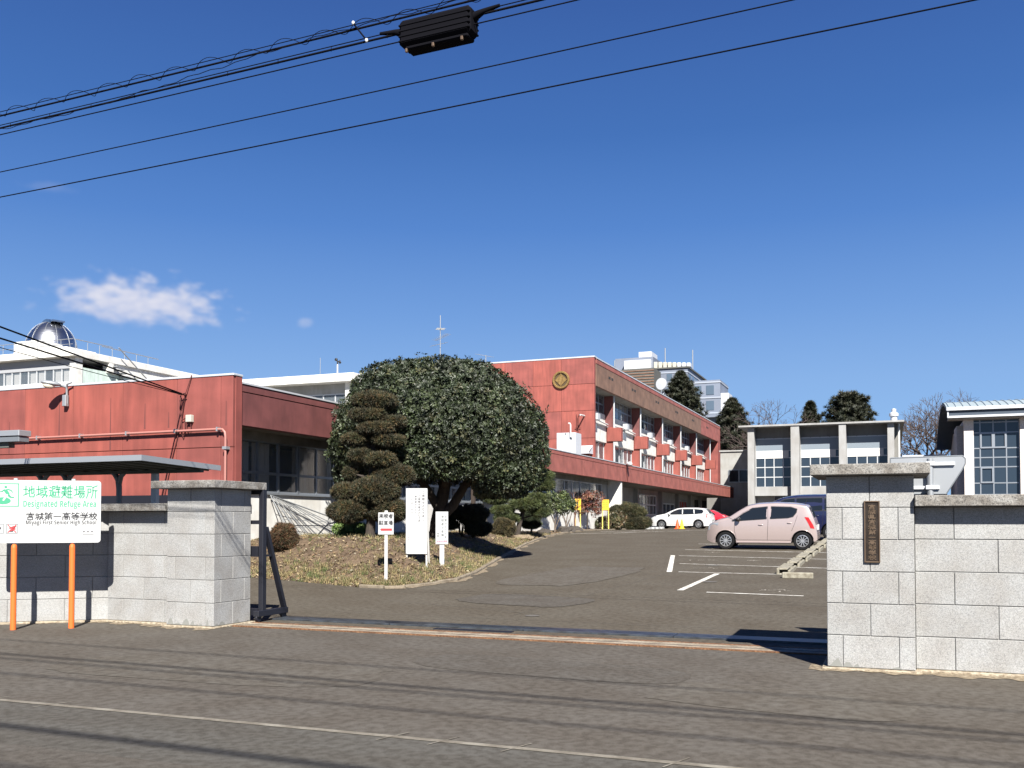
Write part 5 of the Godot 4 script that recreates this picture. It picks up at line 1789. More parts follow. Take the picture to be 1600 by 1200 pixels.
func build_plants() -> void:
	clusters.broad = leaf_cluster(6, 0.13, 0.05, 0.7, 1)
	clusters.broad_small = leaf_cluster(5, 0.12, 0.05, 0.7, 2)
	clusters.yew = needle_cluster(9, 0.075, 0.008, 3)
	clusters.pine = needle_cluster(16, 0.14, 0.008, 4)
	clusters.far = needle_cluster(16, 0.6, 0.06, 6)
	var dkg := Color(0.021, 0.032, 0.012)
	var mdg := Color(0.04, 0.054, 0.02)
	var olive := Color(0.08, 0.08, 0.032)
	# the big round evergreen
	var t := thing("evergreen_tree", "big round evergreen tree with glossy leaves in the middle of the bank", "tree", on_bank(-12.03, -24.68), YAW)
	var tr := MB.new()
	limb(tr, [V(0.0, -0.2), V(0.02, 0.5), V(0.1, 1.0), V(0.22, 1.6), V(0.3, 2.4), V(0.2, 3.4)], 0.26, 0.1, 10)
	limb(tr, [V(0.1, 0.7), V(0.45, 1.0, 0.05), V(0.75, 1.5, 0.1), V(1.1, 2.1, 0.2), V(1.4, 2.7, 0.3)], 0.17, 0.07, 9)
	limb(tr, [V(0.05, 0.9), V(-0.3, 1.5, 0.1), V(-0.8, 2.1, 0.2), V(-1.4, 2.5, 0.2)], 0.14, 0.05, 8)
	limb(tr, [V(0.15, 1.2), V(0.1, 1.8, -0.5), V(0.2, 2.6, -1.1)], 0.13, 0.05, 8)
	limb(tr, [V(0.75, 1.5, 0.1), V(1.2, 1.75, -0.2), V(1.8, 1.9, -0.2)], 0.07, 0.03, 7)
	limb(tr, [V(0.2, 1.5), V(0.3, 2.0, 0.6), V(0.2, 2.6, 1.2)], 0.12, 0.05, 8)
	part("trunk", tr, M.bark, t)
	var pads := [[V(0.0, 3.05), V(2.85, 2.05, 2.6)], [V(-1.65, 2.75, -0.5), V(1.42, 1.45, 1.3)], [V(1.75, 2.6, 0.1), V(1.38, 1.5, 1.5)], [V(1.35, 1.85, 0.3), V(1.45, 0.7, 1.2)], [V(-0.95, 4.05), V(1.5, 1.1, 1.4)], [V(0.75, 4.1), V(1.55, 1.0, 1.5)], [V(-2.05, 1.95, -0.4), V(0.95, 0.62, 0.9)], [V(0.0, 2.4, 1.0), V(1.9, 1.1, 1.3)]]
	foliage("crown", t, pads, 46000, clusters.broad, M.leaf_glossy, [[dkg, 5.0], [mdg, 2.6], [olive, 0.6]], 0.84, 101, 0.3, 0.05, 1.25)
	var inner := []
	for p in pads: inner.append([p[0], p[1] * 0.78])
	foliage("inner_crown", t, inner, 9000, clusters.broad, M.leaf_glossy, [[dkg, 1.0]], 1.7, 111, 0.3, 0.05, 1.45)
	# cloud pruned yew in front
	t = thing("pruned_yew", "tall cloud pruned yew with brownish rounded pads left of the notice board", "tree", on_bank(-12.45, -21.6), YAW)
	t.scale = Vector3.ONE * 0.92
	tr = MB.new()
	limb(tr, [V(0, -0.2), V(0.03, 0.5), V(-0.03, 1.2), V(0.08, 2.0), V(0.1, 2.8), V(0.1, 3.7)], 0.15, 0.04, 9)
	for l in [[0.5, -0.5, 0.8], [0.55, 0.5, 0.8], [1.0, -0.6, 1.3], [1.3, 0.6, 1.75], [1.7, -0.5, 1.85], [2.0, 0.3, 2.2], [2.1, -0.2, 2.35], [2.5, 0.45, 2.8], [2.55, -0.33, 2.8], [3.0, 0.6, 3.3]]:
		limb(tr, [V(0.05, l[0]), V(l[1] * 0.5, (l[0] + l[2]) * 0.5 - 0.05), V(l[1], l[2] - 0.05)], 0.05, 0.02, 6)
	part("trunk", tr, M.bark, t)
	pads = [[V(0.14, 3.82), V(0.62, 0.23, 0.5)], [V(-0.04, 3.42, 0.15), V(0.5, 0.16, 0.45)], [V(0.6, 3.24), V(0.36, 0.15, 0.36)], [V(0.22, 3.05, 0.2), V(0.48, 0.14, 0.42)], [V(-0.36, 2.76), V(0.4, 0.15, 0.38)], [V(0.5, 2.72, 0.1), V(0.44, 0.15, 0.38)], [V(-0.24, 2.3, 0.1), V(0.32, 0.15, 0.3)], [V(0.32, 2.17, 0.25), V(0.42, 0.18, 0.36)], [V(-0.57, 1.82), V(0.16, 0.13, 0.17)], [V(0.66, 1.74), V(0.54, 0.27, 0.46)], [V(-0.66, 1.26, 0.1), V(0.36, 0.23, 0.36)], [V(0.15, 1.3, 0.25), V(0.7, 0.34, 0.55)], [V(-0.52, 0.76, 0.15), V(0.56, 0.3, 0.5)], [V(0.58, 0.76, 0.15), V(0.54, 0.3, 0.48)]]
	foliage("crown", t, pads, 26000, clusters.yew, M.leaf_yew, [[Color(0.058, 0.046, 0.018), 4.0], [Color(0.034, 0.039, 0.015), 4.0], [Color(0.11, 0.07, 0.026), 1.2]], 1.3, 102, 0.36, 0.13)
	# small shrubs on the left of the bank
	shrub("round_shrub", "small round reddish brown shrub beside the gate frame", "shrub", on_bank(-14.35, -20.6), [[V(0, 0.3), V(0.3, 0.3, 0.3)]], 3600, "yew", [[Color(0.12, 0.06, 0.028), 3.0], [Color(0.06, 0.05, 0.02), 2.0]], 1.0, 0.25)
	shrub("green_shrub", "low bright green shrub at the foot of the pruned yew", "shrub", on_bank(-13.75, -22.9), [[V(-0.1, 0.2), V(0.36, 0.24, 0.3)], [V(0.2, 0.15), V(0.25, 0.18, 0.25)]], 1500, "broad_small", [[Color(0.16, 0.24, 0.06), 3.0], [Color(0.1, 0.17, 0.05), 2.0]], 0.6, 0.15)
	# shaded shrubs and post under the big tree
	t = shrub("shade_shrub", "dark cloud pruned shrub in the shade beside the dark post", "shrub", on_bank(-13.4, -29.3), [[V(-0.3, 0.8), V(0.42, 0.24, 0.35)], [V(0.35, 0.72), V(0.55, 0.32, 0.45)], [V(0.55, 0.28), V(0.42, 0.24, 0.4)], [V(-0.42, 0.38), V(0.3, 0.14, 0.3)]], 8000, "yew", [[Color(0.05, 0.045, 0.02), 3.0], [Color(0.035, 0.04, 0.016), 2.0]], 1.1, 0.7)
	var ps := MB.new()
	ps.bbox(V(-0.065, -0.2, -0.065), V(0.065, 2.3, 0.065), 0.01)
	var po := single("wooden_post", ps, mat(0.03, 0.02, 0.014, 0.8), "dark square wooden post standing under the big tree", "post")
	po.position = on_bank(-13.35, -30.2)
	var mo := MB.new()
	mo.prism(PackedVector2Array([V2(-0.42, -0.3), V2(0.42, -0.3), V2(0.36, 0.7), V2(0.2, 0.95), V2(-0.2, 0.98), V2(-0.38, 0.75)]), -0.1, 0.1)
	var ms := single("memorial_stone", mo, M.stone_grey, "upright grey memorial stone behind the shaded shrub", "stone")
	ms.position = on_bank(-14.6, -33.4)
	ms.rotation.y = 0.4
	shrub("round_shrub", "round olive brown shrub at the edge of the tree shadow", "shrub", on_bank(-14.25, -35.2), [[V(0, 0.34), V(0.4, 0.37, 0.4)]], 5200, "yew", [[Color(0.1, 0.075, 0.03), 3.0], [Color(0.06, 0.055, 0.022), 3.0]], 1.0, 0.3)
	# garden pines
	t = thing("garden_pine", "garden pine with spreading green needle pads right of the big tree", "tree", on_bank(-14.5, -37.3), YAW)
	tr = MB.new()
	limb(tr, [V(0, -0.2), V(0.1, 0.5), V(0.25, 1.0), V(0.15, 1.5), V(-0.05, 2.0), V(0.1, 2.5)], 0.12, 0.05, 8)
	for l in [[1.3, -0.85, 1.45], [0.9, -0.6, 1.0], [0.65, -0.45, 0.68], [1.8, -0.75, 1.88], [1.0, 0.4, 1.25], [1.9, 1.05, 2.05], [1.3, 0.85, 1.45], [0.7, 0.95, 0.9], [2.3, 0.3, 2.5]]:
		limb(tr, [V(0.12, l[0]), V(l[1] * 0.5, (l[0] + l[2]) * 0.5), V(l[1], l[2])], 0.05, 0.02, 6)
	part("trunk", tr, M.bark, t)
	pads = [[V(-0.88, 1.55), V(0.46, 0.15, 0.42)], [V(-0.6, 1.08, 0.1), V(0.44, 0.15, 0.4)], [V(-0.42, 0.75, 0.1), V(0.45, 0.14, 0.4)], [V(-0.78, 1.95), V(0.36, 0.15, 0.35)], [V(0.38, 1.34, 0.2), V(0.58, 0.2, 0.45)], [V(1.08, 2.13), V(0.44, 0.19, 0.4)], [V(0.85, 1.55), V(0.45, 0.2, 0.4)], [V(1.0, 1.0), V(0.36, 0.15, 0.34)], [V(0.25, 2.55), V(0.6, 0.25, 0.5)], [V(1.2, 2.5), V(0.3, 0.17, 0.3)]]
	foliage("crown", t, pads, 17000, clusters.pine, M.leaf_pine, [[Color(0.075, 0.095, 0.03), 4.0], [Color(0.05, 0.07, 0.025), 3.0], [Color(0.11, 0.115, 0.035), 1.5]], 1.0, 103, 0.5, 0.08)
	t = thing("garden_pine", "small dark pruned pine with two flat pads by the white wall", "tree", on_bank(-14.95, -40.2), YAW)
	tr = MB.new()
	limb(tr, [V(0, -0.1), V(0.02, 0.3), V(-0.06, 0.7), V(0.0, 1.05)], 0.05, 0.02, 7)
	part("trunk", tr, M.bark, t)
	foliage("crown", t, [[V(0, 0.45), V(0.4, 0.16, 0.36)], [V(-0.1, 0.8), V(0.28, 0.13, 0.28)], [V(0.15, 0.72), V(0.22, 0.1, 0.22)], [V(0.05, 1.1), V(0.25, 0.14, 0.25)]], 5000, clusters.pine, M.leaf_pine, [[Color(0.04, 0.055, 0.025), 3.0], [Color(0.06, 0.075, 0.03), 2.0]], 0.9, 104, 0.5, 0.08)
	# broad-leaved young trees along the white wall
	for q in [[-15.0, -43.6, 0.45, 0.55, 1.4, "young leafy evergreen with several bare stems, nearer one by the wall"], [-15.1, -45.6, 0.33, 0.5, 1.42, "slim leafy evergreen standing just left of the bare pink shrub"]]:
		t = thing("young_evergreen", q[5], "tree", on_bank(q[0], q[1]), YAW, "young evergreens by the white wall")
		tr = MB.new()
		limb(tr, [V(0, -0.1), V(0.0, 0.4), V(-0.2, 0.9), V(-0.3, 1.3)], 0.045, 0.015, 7)
		limb(tr, [V(0, 0.1), V(0.2, 0.6), V(0.35, 1.1)], 0.035, 0.012, 7)
		limb(tr, [V(0, 0.35), V(0.08, 0.8), V(0.05, 1.4)], 0.03, 0.012, 7)
		part("trunk", tr, M.bark_pale, t)
		foliage("crown", t, [[V(-0.1, q[4]), V(q[2], q[3], q[2])], [V(0.2, q[4] - 0.15), V(q[2] * 0.8, q[3] * 0.7, q[2] * 0.8)]], 380, clusters.broad, M.leaf_glossy, [[Color(0.06, 0.085, 0.025), 3.0], [Color(0.1, 0.12, 0.04), 2.0], [Color(0.03, 0.045, 0.016), 2.0]], 1.0, 105 + int(q[4] * 10), 0.7, 0.15)
	bare_tree("bare_shrub", "bare pinkish shrub with fine twigs beside the first yellow sign", "shrub", on_bank(-15.15, -47.2), 2.0, 0.05, 5, M.bark_red, 7, 0.6, 0.62)
	t = bare_tree("red_shrub", "shrub with dull red leaves between the two yellow signs", "shrub", on_bank(-15.4, -50.2), 1.9, 0.05, 4, M.bark, 8, 0.55, 0.6)
	foliage("crown", t, [[V(0.1, 1.75), V(0.75, 0.38, 0.6)], [V(-0.3, 1.2), V(0.5, 0.4, 0.4)], [V(0.5, 1.1), V(0.3, 0.4, 0.3)]], 700, clusters.broad_small, M.leaf_mid, [[Color(0.16, 0.05, 0.035), 3.0], [Color(0.22, 0.1, 0.06), 2.0], [Color(0.07, 0.06, 0.03), 1.0]], 1.0, 109, 0.9, 0.2)
	t = shrub("clipped_hedge", "broad two tiered clipped hedge at the porch corner", "hedge", on_bank(-15.0, -56.4), [[V(0.2, 1.05), V(1.2, 0.5, 0.7)], [V(0.65, 0.4), V(0.95, 0.42, 0.7)], [V(-0.6, 0.45), V(0.6, 0.45, 0.5)]], 12000, "yew", [[Color(0.06, 0.055, 0.022), 3.0], [Color(0.045, 0.05, 0.02), 3.0], [Color(0.1, 0.075, 0.03), 1.0]], 1.7, 0.5)
	shrub("leafy_shrub", "brownish leafy shrub in front of the clipped hedge", "shrub", on_bank(-15.0, -53.6), [[V(0.35, 0.55), V(0.45, 0.5, 0.4)], [V(-0.4, 0.3), V(0.5, 0.35, 0.4)]], 1200, "broad_small", [[Color(0.1, 0.08, 0.04), 3.0], [Color(0.06, 0.075, 0.03), 2.0], [Color(0.18, 0.12, 0.07), 1.0]], 1.2, 0.4)
	# stones among the plants
	var labels := ["brown garden stone below the small pruned pine", "dark garden stone at the foot of the young evergreen", "low brown stone right of the young evergreen", "reddish stone by the bare pink shrub", "pale stone at the near edge of the tree shadow"]
	var spots := [[-14.75, -41.3, 0.34, 0.2], [-14.75, -44.2, 0.3, 0.26], [-14.85, -45.0, 0.45, 0.2], [-14.95, -46.6, 0.4, 0.2], [-13.9, -36.4, 0.5, 0.12]]
	for i in 5:
		var s := MB.new()
		var fn := FastNoiseLite.new()
		fn.seed = i
		fn.frequency = 1.8
		var seg := 14
		for a in seg / 2:
			for k in seg:
				var c4 := []
				for e in [[a, k], [a, k + 1], [a + 1, k + 1], [a + 1, k]]:
					var th: float = PI * e[0] / (seg / 2.0) - PI / 2
					var ph: float = TAU * (e[1] % seg) / seg
					var d := Vector3(cos(th) * cos(ph), sin(th), -cos(th) * sin(ph))
					c4.append(d * (1.0 + 0.5 * fn.get_noise_3dv(d)) * Vector3(spots[i][2], spots[i][3], spots[i][2] * 0.7))
				s.quad(c4[0], c4[1], c4[2], c4[3])
		single("garden_stone", s, M.stone_dark if i < 4 else M.sandy, labels[i], "stone", "stones along the bank").position = on_bank(spots[i][0], spots[i][1]) + Vector3(0, 0.03, 0)
	# climbing net leaning on the white wall
	t = thing("plant_net", "slanting plant net on thin canes leaning against the white wall", "net", Vector3(-15.85, 0, -22.0))
	var nt := MB.new()
	var apex := V(0.03, 2.25, -0.05)
	for i in 9:
		var foot := V(0.55 + 0.02 * i, 1.05, -0.35 - i * 0.42)
		nt.rod(apex + V(0, -0.02 * i, -0.1 * i), foot, 0.012 if i > 2 else 0.018, 5)
	for k in range(1, 6):
		var prev := Vector3.ZERO
		for i in 9:
			var foot := V(0.55 + 0.02 * i, 1.05, -0.35 - i * 0.42)
			var p := (apex + V(0, -0.02 * i, -0.1 * i)).lerp(foot, k / 5.5)
			if i > 0: nt.rod(prev, p, 0.008, 4)
			prev = p
	nt.rod(apex, V(0.3, 1.35, -4.3), 0.02, 5)
	part("net", nt, M.galv, t)
	var hp := MB.new()
	hp.tube([V(0.75, 1.1, -1.2), V(0.8, 1.45, -1.7), V(0.8, 1.55, -2.3), V(0.8, 1.5, -3.2)], [0.02, 0.02, 0.02, 0.02], 6)
	hp.rod(V(0.7, 1.42, -0.2), V(0.7, 1.4, -3.6), 0.015, 5)
	part("hoop", hp, M.black_steel, t)
	# trees far behind
	conifer("shaggy dark pine rising behind the right end of the red block", V(-30.2, 1, -148), 23.8, 12.0, 4.6, 201, 5200, 0.4, 1.9)
	conifer("dark conifer between the red block and the grey hall", V(-22.8, 1, -151), 19.6, 6.0, 3.9, 202, 5200, 0.2, 2.6)
	conifer("small dark conifer behind the hall roof, left of the broad one", V(-11.5, 1, -156), 19.2, 10.0, 2.9, 203, 2600, 0.3, 1.7)
	conifer("broad dark conifer behind the middle of the hall roof", V(-5.6, 1, -148), 19.0, 10.0, 4.0, 204, 4600, 0.35, 4.0)
	bare_tree("bare_tree", "bare tree with a fan of fine twigs behind the hall roof", "tree", V(-16.2, 1, -144), 16.8, 0.3, 8, M.bark_grey, 21, 0.62, 0.72, "bare trees behind the halls")
	bare_tree("bare_tree", "large bare tree right of the grey hall roof", "tree", V(3.6, 1, -118), 13.6, 0.32, 8, M.bark_grey, 22, 0.68, 0.73, "bare trees behind the halls")
	bare_tree("bare_tree", "bare tree beside the curved green roof", "tree", V(7.6, 1, -116), 12.2, 0.28, 8, M.bark_grey, 23, 0.66, 0.73, "bare trees behind the halls")

func V2(x: float, y: float) -> Vector2:
	return Vector2(x, y)

func conifer(label: String, at: Vector3, h: float, low: float, rad: float, sd: int, count: int, up := 0.35, top_pow := 2.2) -> void:
	var t := thing("conifer", label, "tree", at, 0.0, "dark conifers behind the school")
	var r := RandomNumberGenerator.new()
	r.seed = sd
	var tr := MB.new()
	limb(tr, [V(0, 0), V(0.05, h * 0.5), V(0, h * 0.97)], 0.4, 0.05, 8)
	var xs: Array[Transform3D] = []
	var cs := PackedColorArray()
	var n := count / 16
	for i in n:
		var k := (i + r.randf()) / n
		var y := lerpf(low, h - 0.5, k)
		var reach := rad * (1.0 - pow(k, top_pow)) * r.randf_range(0.55, 1.15) + 0.25
		var an := i * 2.39996 + r.randf_range(-0.3, 0.3)
		var d := V(cos(an), up + 0.9 * k + r.randf_range(-0.25, 0.25), sin(an)).normalized()
		var p0 := V(0, y, 0)
		limb(tr, [p0, p0 + d * reach * 0.55, p0 + d * reach * 0.95], 0.07, 0.015, 4)
		var m := 16
		var tone := r.randf_range(0.7, 1.3)
		for j in m:
			var f := 0.3 + 0.72 * (j + r.randf()) / m
			var spreadw := reach * 0.2 * (1.1 - f) + 0.12
			var p := p0 + d * reach * f + V(r.randf_range(-1, 1), r.randf_range(-0.6, 0.7), r.randf_range(-1, 1)) * spreadw
			var upv := (d + V(0, 0.5 + up, 0) + V(r.randf_range(-1, 1), r.randf_range(-1, 1), r.randf_range(-1, 1)) * 0.45).normalized()
			var sx := upv.cross(V(r.randf_range(-1, 1), 0.2, r.randf_range(-1, 1))).normalized()
			xs.append(Transform3D(Basis(sx, upv, sx.cross(upv)).scaled(Vector3.ONE * r.randf_range(0.65, 1.25)), p))
			var c: Color = [Color(0.02, 0.026, 0.012), Color(0.033, 0.037, 0.017), Color(0.05, 0.046, 0.022)][0 if r.randf() < 0.5 else (1 if r.randf() < 0.8 else 2)]
			cs.append(Color(c.r * tone, c.g * tone, c.b * tone))
	part("trunk", tr, M.bark, t)
	scatter("crown", clusters.far, xs, cs, M.leaf_pine, t)

func bare_tree(called: String, label: String, cat: String, at: Vector3, h: float, r0: float, levels: int, m: Material, sd: int, spread: float, ratio: float, group := "") -> Node3D:
	var t := thing(called, label, cat, at, 0.0, group)
	var r := RandomNumberGenerator.new()
	r.seed = sd
	var tr := MB.new()
	var first := h * (1.0 - ratio) / (1.0 - pow(ratio, levels)) * 1.12
	grow(tr, Vector3.ZERO, Vector3(0.03, 1, 0.02), first, r0, levels, spread, ratio, r)
	part("branches", tr, m, t)
	return t

func grow(mb: MB, p: Vector3, d: Vector3, length: float, rad: float, level: int, spread: float, ratio: float, r: RandomNumberGenerator) -> void:
	d = d.normalized()
	var side := Vector3(r.randf_range(-1, 1), r.randf_range(-0.3, 0.3), r.randf_range(-1, 1)) * 0.18
	var mid := p + d * length * 0.5 + side * length * 0.3
	var e := p + d * length
	limb(mb, [p - d * rad * 0.3, mid, e] if level > 2 else [p, e], rad, rad * 0.68, 6 if level > 4 else 3)
	if level <= 1: return
	var n := 2 if r.randf() < 0.15 else 3
	for i in n:
		var a := TAU * (i + r.randf_range(-0.2, 0.2)) / n + level
		var s := d.cross(Vector3(0.3, 0.2, 1)).normalized()
		var u := s.cross(d)
		var dd := d + (s * cos(a) + u * sin(a)) * spread * r.randf_range(0.7, 1.35) + Vector3.UP * 0.08
		grow(mb, e - d * length * (0.0 if i == 0 else r.randf_range(0.0, 0.25)), dd, length * ratio * r.randf_range(0.8, 1.15), rad * 0.67, level - 1, spread, ratio, r)

# ------------------------------------------------------------------ cars
func curve(pts: Array, x: float) -> float:
	if x <= pts[0][0]: return pts[0][1]
	for i in pts.size() - 1:
		if x <= pts[i + 1][0]:
			var k: float = (x - pts[i][0]) / (pts[i + 1][0] - pts[i][0])
			# gentle cubic through the points
			var y0: float = pts[maxi(0, i - 1)][1]
			var y3: float = pts[mini(pts.size() - 1, i + 2)][1]
			var lin_y: float = lerpf(pts[i][1], pts[i + 1][1], k)
			return lerpf(lin_y, cubic_interpolate(pts[i][1], pts[i + 1][1], y0, y3, k), 0.35)
	return pts[pts.size() - 1][1]

class Body:
	var L: float
	var W: float
	var H: float
	var belt: float
	func half(x: float, y: float) -> float:
		var f := clampf(x / 0.55, 0.0, 1.0)
		var b := clampf((L - x) / 0.45, 0.0, 1.0)
		var plan := 1.0 - 0.24 * pow(1.0 - f, 2.2) - 0.13 * pow(1.0 - b, 2.2)
		var v := 1.0 - 0.05 * pow(clampf((0.62 - y) / 0.4, 0.0, 1.0), 2.0)
		if y > belt - 0.25:
			var k := (y - (belt - 0.25)) / (H - belt + 0.25)
			v -= 0.035 * k + 0.15 * k * k
		return W * 0.5 * plan * v

func car(label: String, at: Vector3, turn: float, paint: Material, s: Dictionary) -> Node3D:
	var t := thing("parked_car", label, "car", at, turn, "cars parked in the school yard")
	t.rotation.x = s.get("roll", 0.0)
	var b := Body.new()
	b.L = s.L; b.W = s.W; b.H = s.H; b.belt = s.belt
	var R: float = s.R
	var Ra := R + 0.055
	var xsn: Array = []
	var n := int(s.L / 0.045)
	for i in n + 1:
		xsn.append(s.L * i / n)
	for w in [s.xf, s.xr]:
		for d in [-Ra, -Ra + 0.012, Ra - 0.012, Ra]:
			xsn.append(w + d)
	xsn.sort()
	var grid := []
	for x in xsn:
		var yl: float = s.clear + 0.1 * pow(clampf(1.0 - x / 0.3, 0, 1), 2) + 0.12 * pow(clampf(1.0 - (s.L - x) / 0.35, 0, 1), 2)
		for w in [s.xf, s.xr]:
			var dx: float = absf(x - w)
			if dx < Ra:
				yl = maxf(yl, R + sqrt(Ra * Ra - dx * dx))
		var yt := curve(s.top, x)
		var row := []
		var e := minf(0.07, (yt - yl) * 0.3)
		for k in 15:
			var y := lerpf(yl, yt - e, pow(k / 14.0, 0.9))
			row.append(Vector3(x, y, b.half(x, y)))
		var zt := b.half(x, yt - e)
		for k in range(1, 5):
			var a := PI / 2 * k / 4.0
			row.append(Vector3(x, yt - e + e * sin(a), zt - e * 1.2 * (1.0 - cos(a))))
		var z0 := zt - e * 1.2
		for k in range(1, 6):
			var f := 1.0 - k / 5.0
			row.append(Vector3(x, yt + 0.03 * (1.0 - f * f), z0 * f))
		grid.append(row)
	var m := MB.new()
	var nr := []
	for i in grid.size():
		var rr := []
		for k in grid[0].size():
			var du: Vector3 = grid[mini(i + 1, grid.size() - 1)][k] - grid[maxi(i - 1, 0)][k]
			var dv: Vector3 = grid[i][mini(k + 1, grid[0].size() - 1)] - grid[i][maxi(k - 1, 0)]
			rr.append(du.cross(dv).normalized())
		nr.append(rr)
	var fl := Vector3(1, 1, -1)
	for i in grid.size() - 1:
		for k in grid[0].size() - 1:
			var p: Array = [grid[i][k], grid[i + 1][k], grid[i + 1][k + 1], grid[i][k + 1]]
			var q: Array = [nr[i][k], nr[i + 1][k], nr[i + 1][k + 1], nr[i][k + 1]]
			m.quad_n(p[0], p[1], p[2], p[3], q[0], q[1], q[2], q[3])
			m.quad_n(p[1] * fl, p[0] * fl, p[3] * fl, p[2] * fl, q[1] * fl, q[0] * fl, q[3] * fl, q[2] * fl)
	for i in [0, grid.size() - 1]:
		for k in grid[0].size() - 1:
			var p: Vector3 = grid[i][k]
			var q: Vector3 = grid[i][k + 1]
			if i == 0: m.quad(p * fl, p, q, q * fl)
			else: m.quad(p, p * fl, q * fl, q)
	part("body", m, paint, t)
	# dark underside
	var un := MB.new()
	un.box(Vector3(0.15, s.clear + 0.02, -s.W * 0.5 + 0.26), Vector3(s.L - 0.15, 0.62, s.W * 0.5 - 0.26))
	un.box(Vector3(s.xf + Ra, s.clear + 0.015, -s.W * 0.5 + 0.08), Vector3(s.xr - Ra, 0.45, s.W * 0.5 - 0.08))
	part("underbody", un, M.trim, t)
	# glass on the sides
	for side in [1.0, -1.0]:
		for w in s.windows:
			var fr := MB.new()
			var gl := MB.new()
			var c := Vector2.ZERO
			for q in w: c += Vector2(q[0], q[1]) / w.size()
			var pg := PackedVector2Array()
			for q in w: pg.append(Vector2(q[0], q[1]))
			for ring in 2:
				var tgt := fr if ring == 0 else gl
				var grown := Geometry2D.offset_polygon(pg, 0.022 if ring == 0 else 0.0)[0] if ring == 0 else pg
				var idx := Geometry2D.triangulate_polygon(grown)
				for i in range(0, idx.size(), 3):
					var v := []
					for j in 3:
						var pt := grown[idx[i + j]]
						v.append(Vector3(pt.x, pt.y, (b.half(pt.x, pt.y) + 0.004 + 0.004 * ring) * side))
					if (v[1] - v[0]).cross(v[2] - v[0]).z * side < 0:
						v = [v[0], v[2], v[1]]
					tgt.tri(v[0], v[1], v[2])
			var f := part("window_frame", fr, M.trim, t)
			part("side_window", gl, M.glass_dark, t)
		# seams
		var sm := MB.new()
		for l in s.seams:
			for i in l.size() - 1:
				var steps := 4
				for j in steps:
					var p := Vector2(lerpf(l[i][0], l[i + 1][0], float(j) / steps), lerpf(l[i][1], l[i + 1][1], float(j) / steps))
					var q := Vector2(lerpf(l[i][0], l[i + 1][0], (j + 1.0) / steps), lerpf(l[i][1], l[i + 1][1], (j + 1.0) / steps))
					var o := (q - p).normalized().orthogonal() * 0.005
					var v := []
					for e in [p - o, q - o, q + o, p + o]:
						v.append(Vector3(e.x, e.y, (b.half(e.x, e.y) + 0.003) * side))
					if (v[1] - v[0]).cross(v[2] - v[0]).z * side < 0: v.reverse()
					sm.quad(v[0], v[1], v[2], v[3])
		part("door_seam", sm, M.trim, t)
		for hx in s.handles:
			var hd := MB.new()
			hd.ellipsoid(Vector3(hx[0], hx[1], (b.half(hx[0], hx[1]) + 0.012) * side), Vector3(0.085, 0.018, 0.02), 10)
			part("door_handle", hd, paint, t)
		var mr := MB.new()
		mr.ellipsoid(Vector3(s.mirror[0], s.mirror[1], (b.half(s.mirror[0], s.mirror[1]) + 0.1) * side), Vector3(0.07, 0.075, 0.1), 12)
		part("mirror", mr, s.get("mirror_mat", paint), t)
		for lm in [["headlight", s.head, M.lamp_clear], ["tail_light", s.tail, M.lamp_red]]:
			var hm := MB.new()
			var pg := PackedVector2Array()
			for q in lm[1]: pg.append(Vector2(q[0], q[1]))
			var idx := Geometry2D.triangulate_polygon(pg)
			for i in range(0, idx.size(), 3):
				var v := []
				for j in 3:
					var pt := pg[idx[i + j]]
					v.append(Vector3(pt.x, pt.y, (b.half(clampf(pt.x, 0, s.L), pt.y) + 0.012) * side))
				if (v[1] - v[0]).cross(v[2] - v[0]).z * side < 0: v = [v[0], v[2], v[1]]
				hm.tri(v[0], v[1], v[2])
			part(lm[0], hm, lm[2], t)
		for w in [s.xf, s.xr]:
			wheel(t, Vector3(w, R, (s.W * 0.5 - 0.11) * side), R, side)
	# windscreen and rear window follow the top surface
	for g_ in [["windscreen", s.screen], ["rear_window", s.back]]:
		var gm := MB.new()
		var st := 8
		var pts := []
		for i in st + 1:
			var x: float = lerpf(g_[1][0], g_[1][1], float(i) / st)
			var yt := curve(s.top, x)
			var zt: float = b.half(x, yt - 0.07) - 0.084 - 0.03
			var row := []
			for k in 7:
				var f := 1.0 - k / 3.0
				row.append(Vector3(x, yt + 0.03 * (1.0 - f * f) + 0.008, zt * f))
			pts.append(row)
		for i in st:
			for k in 6:
				gm.quad(pts[i][k], pts[i + 1][k], pts[i + 1][k + 1], pts[i][k + 1])
		part(g_[0], gm, M.glass_dark, t)
	var gr := MB.new()
	gr.bbox(Vector3(-0.012, 0.3, -s.W * 0.26), Vector3(0.03, 0.46, s.W * 0.26), 0.01)
	part("grille", gr, M.trim, t)
	for side in [1.0, -1.0]:
		for w in [s.xf, s.xr]:
			var lip := MB.new()
			var pts := []
			var rad := []
			for k in 15:
				var an := PI * (0.06 + 0.88 * k / 14.0)
				var q := Vector3(w - cos(an) * (Ra + 0.012), R + sin(an) * (Ra + 0.012), 0)
				q.z = (b.half(q.x, q.y) + 0.002) * side
				pts.append(q)
				rad.append(0.011)
			lip.tube(pts, rad, 6)
			part("arch_lip", lip, paint, t)
		var sill := MB.new()
		var sp := []
		var sr := []
		for k in 9:
			var sx: float = lerpf(s.xf + Ra + 0.02, s.xr - Ra - 0.02, k / 8.0)
			sp.append(Vector3(sx, s.clear + 0.035, (b.half(sx, s.clear + 0.035) + 0.006) * side))
			sr.append(0.022)
		sill.tube(sp, sr, 6)
		part("side_sill", sill, paint, t)
		var fog := MB.new()
		fog.ellipsoid(Vector3(0.08, 0.36, b.half(0.08, 0.36) * 0.86 * side), Vector3(0.05, 0.05, 0.05), 10)
		part("fog_lamp", fog, M.lamp_clear, t)
	var wp := MB.new()
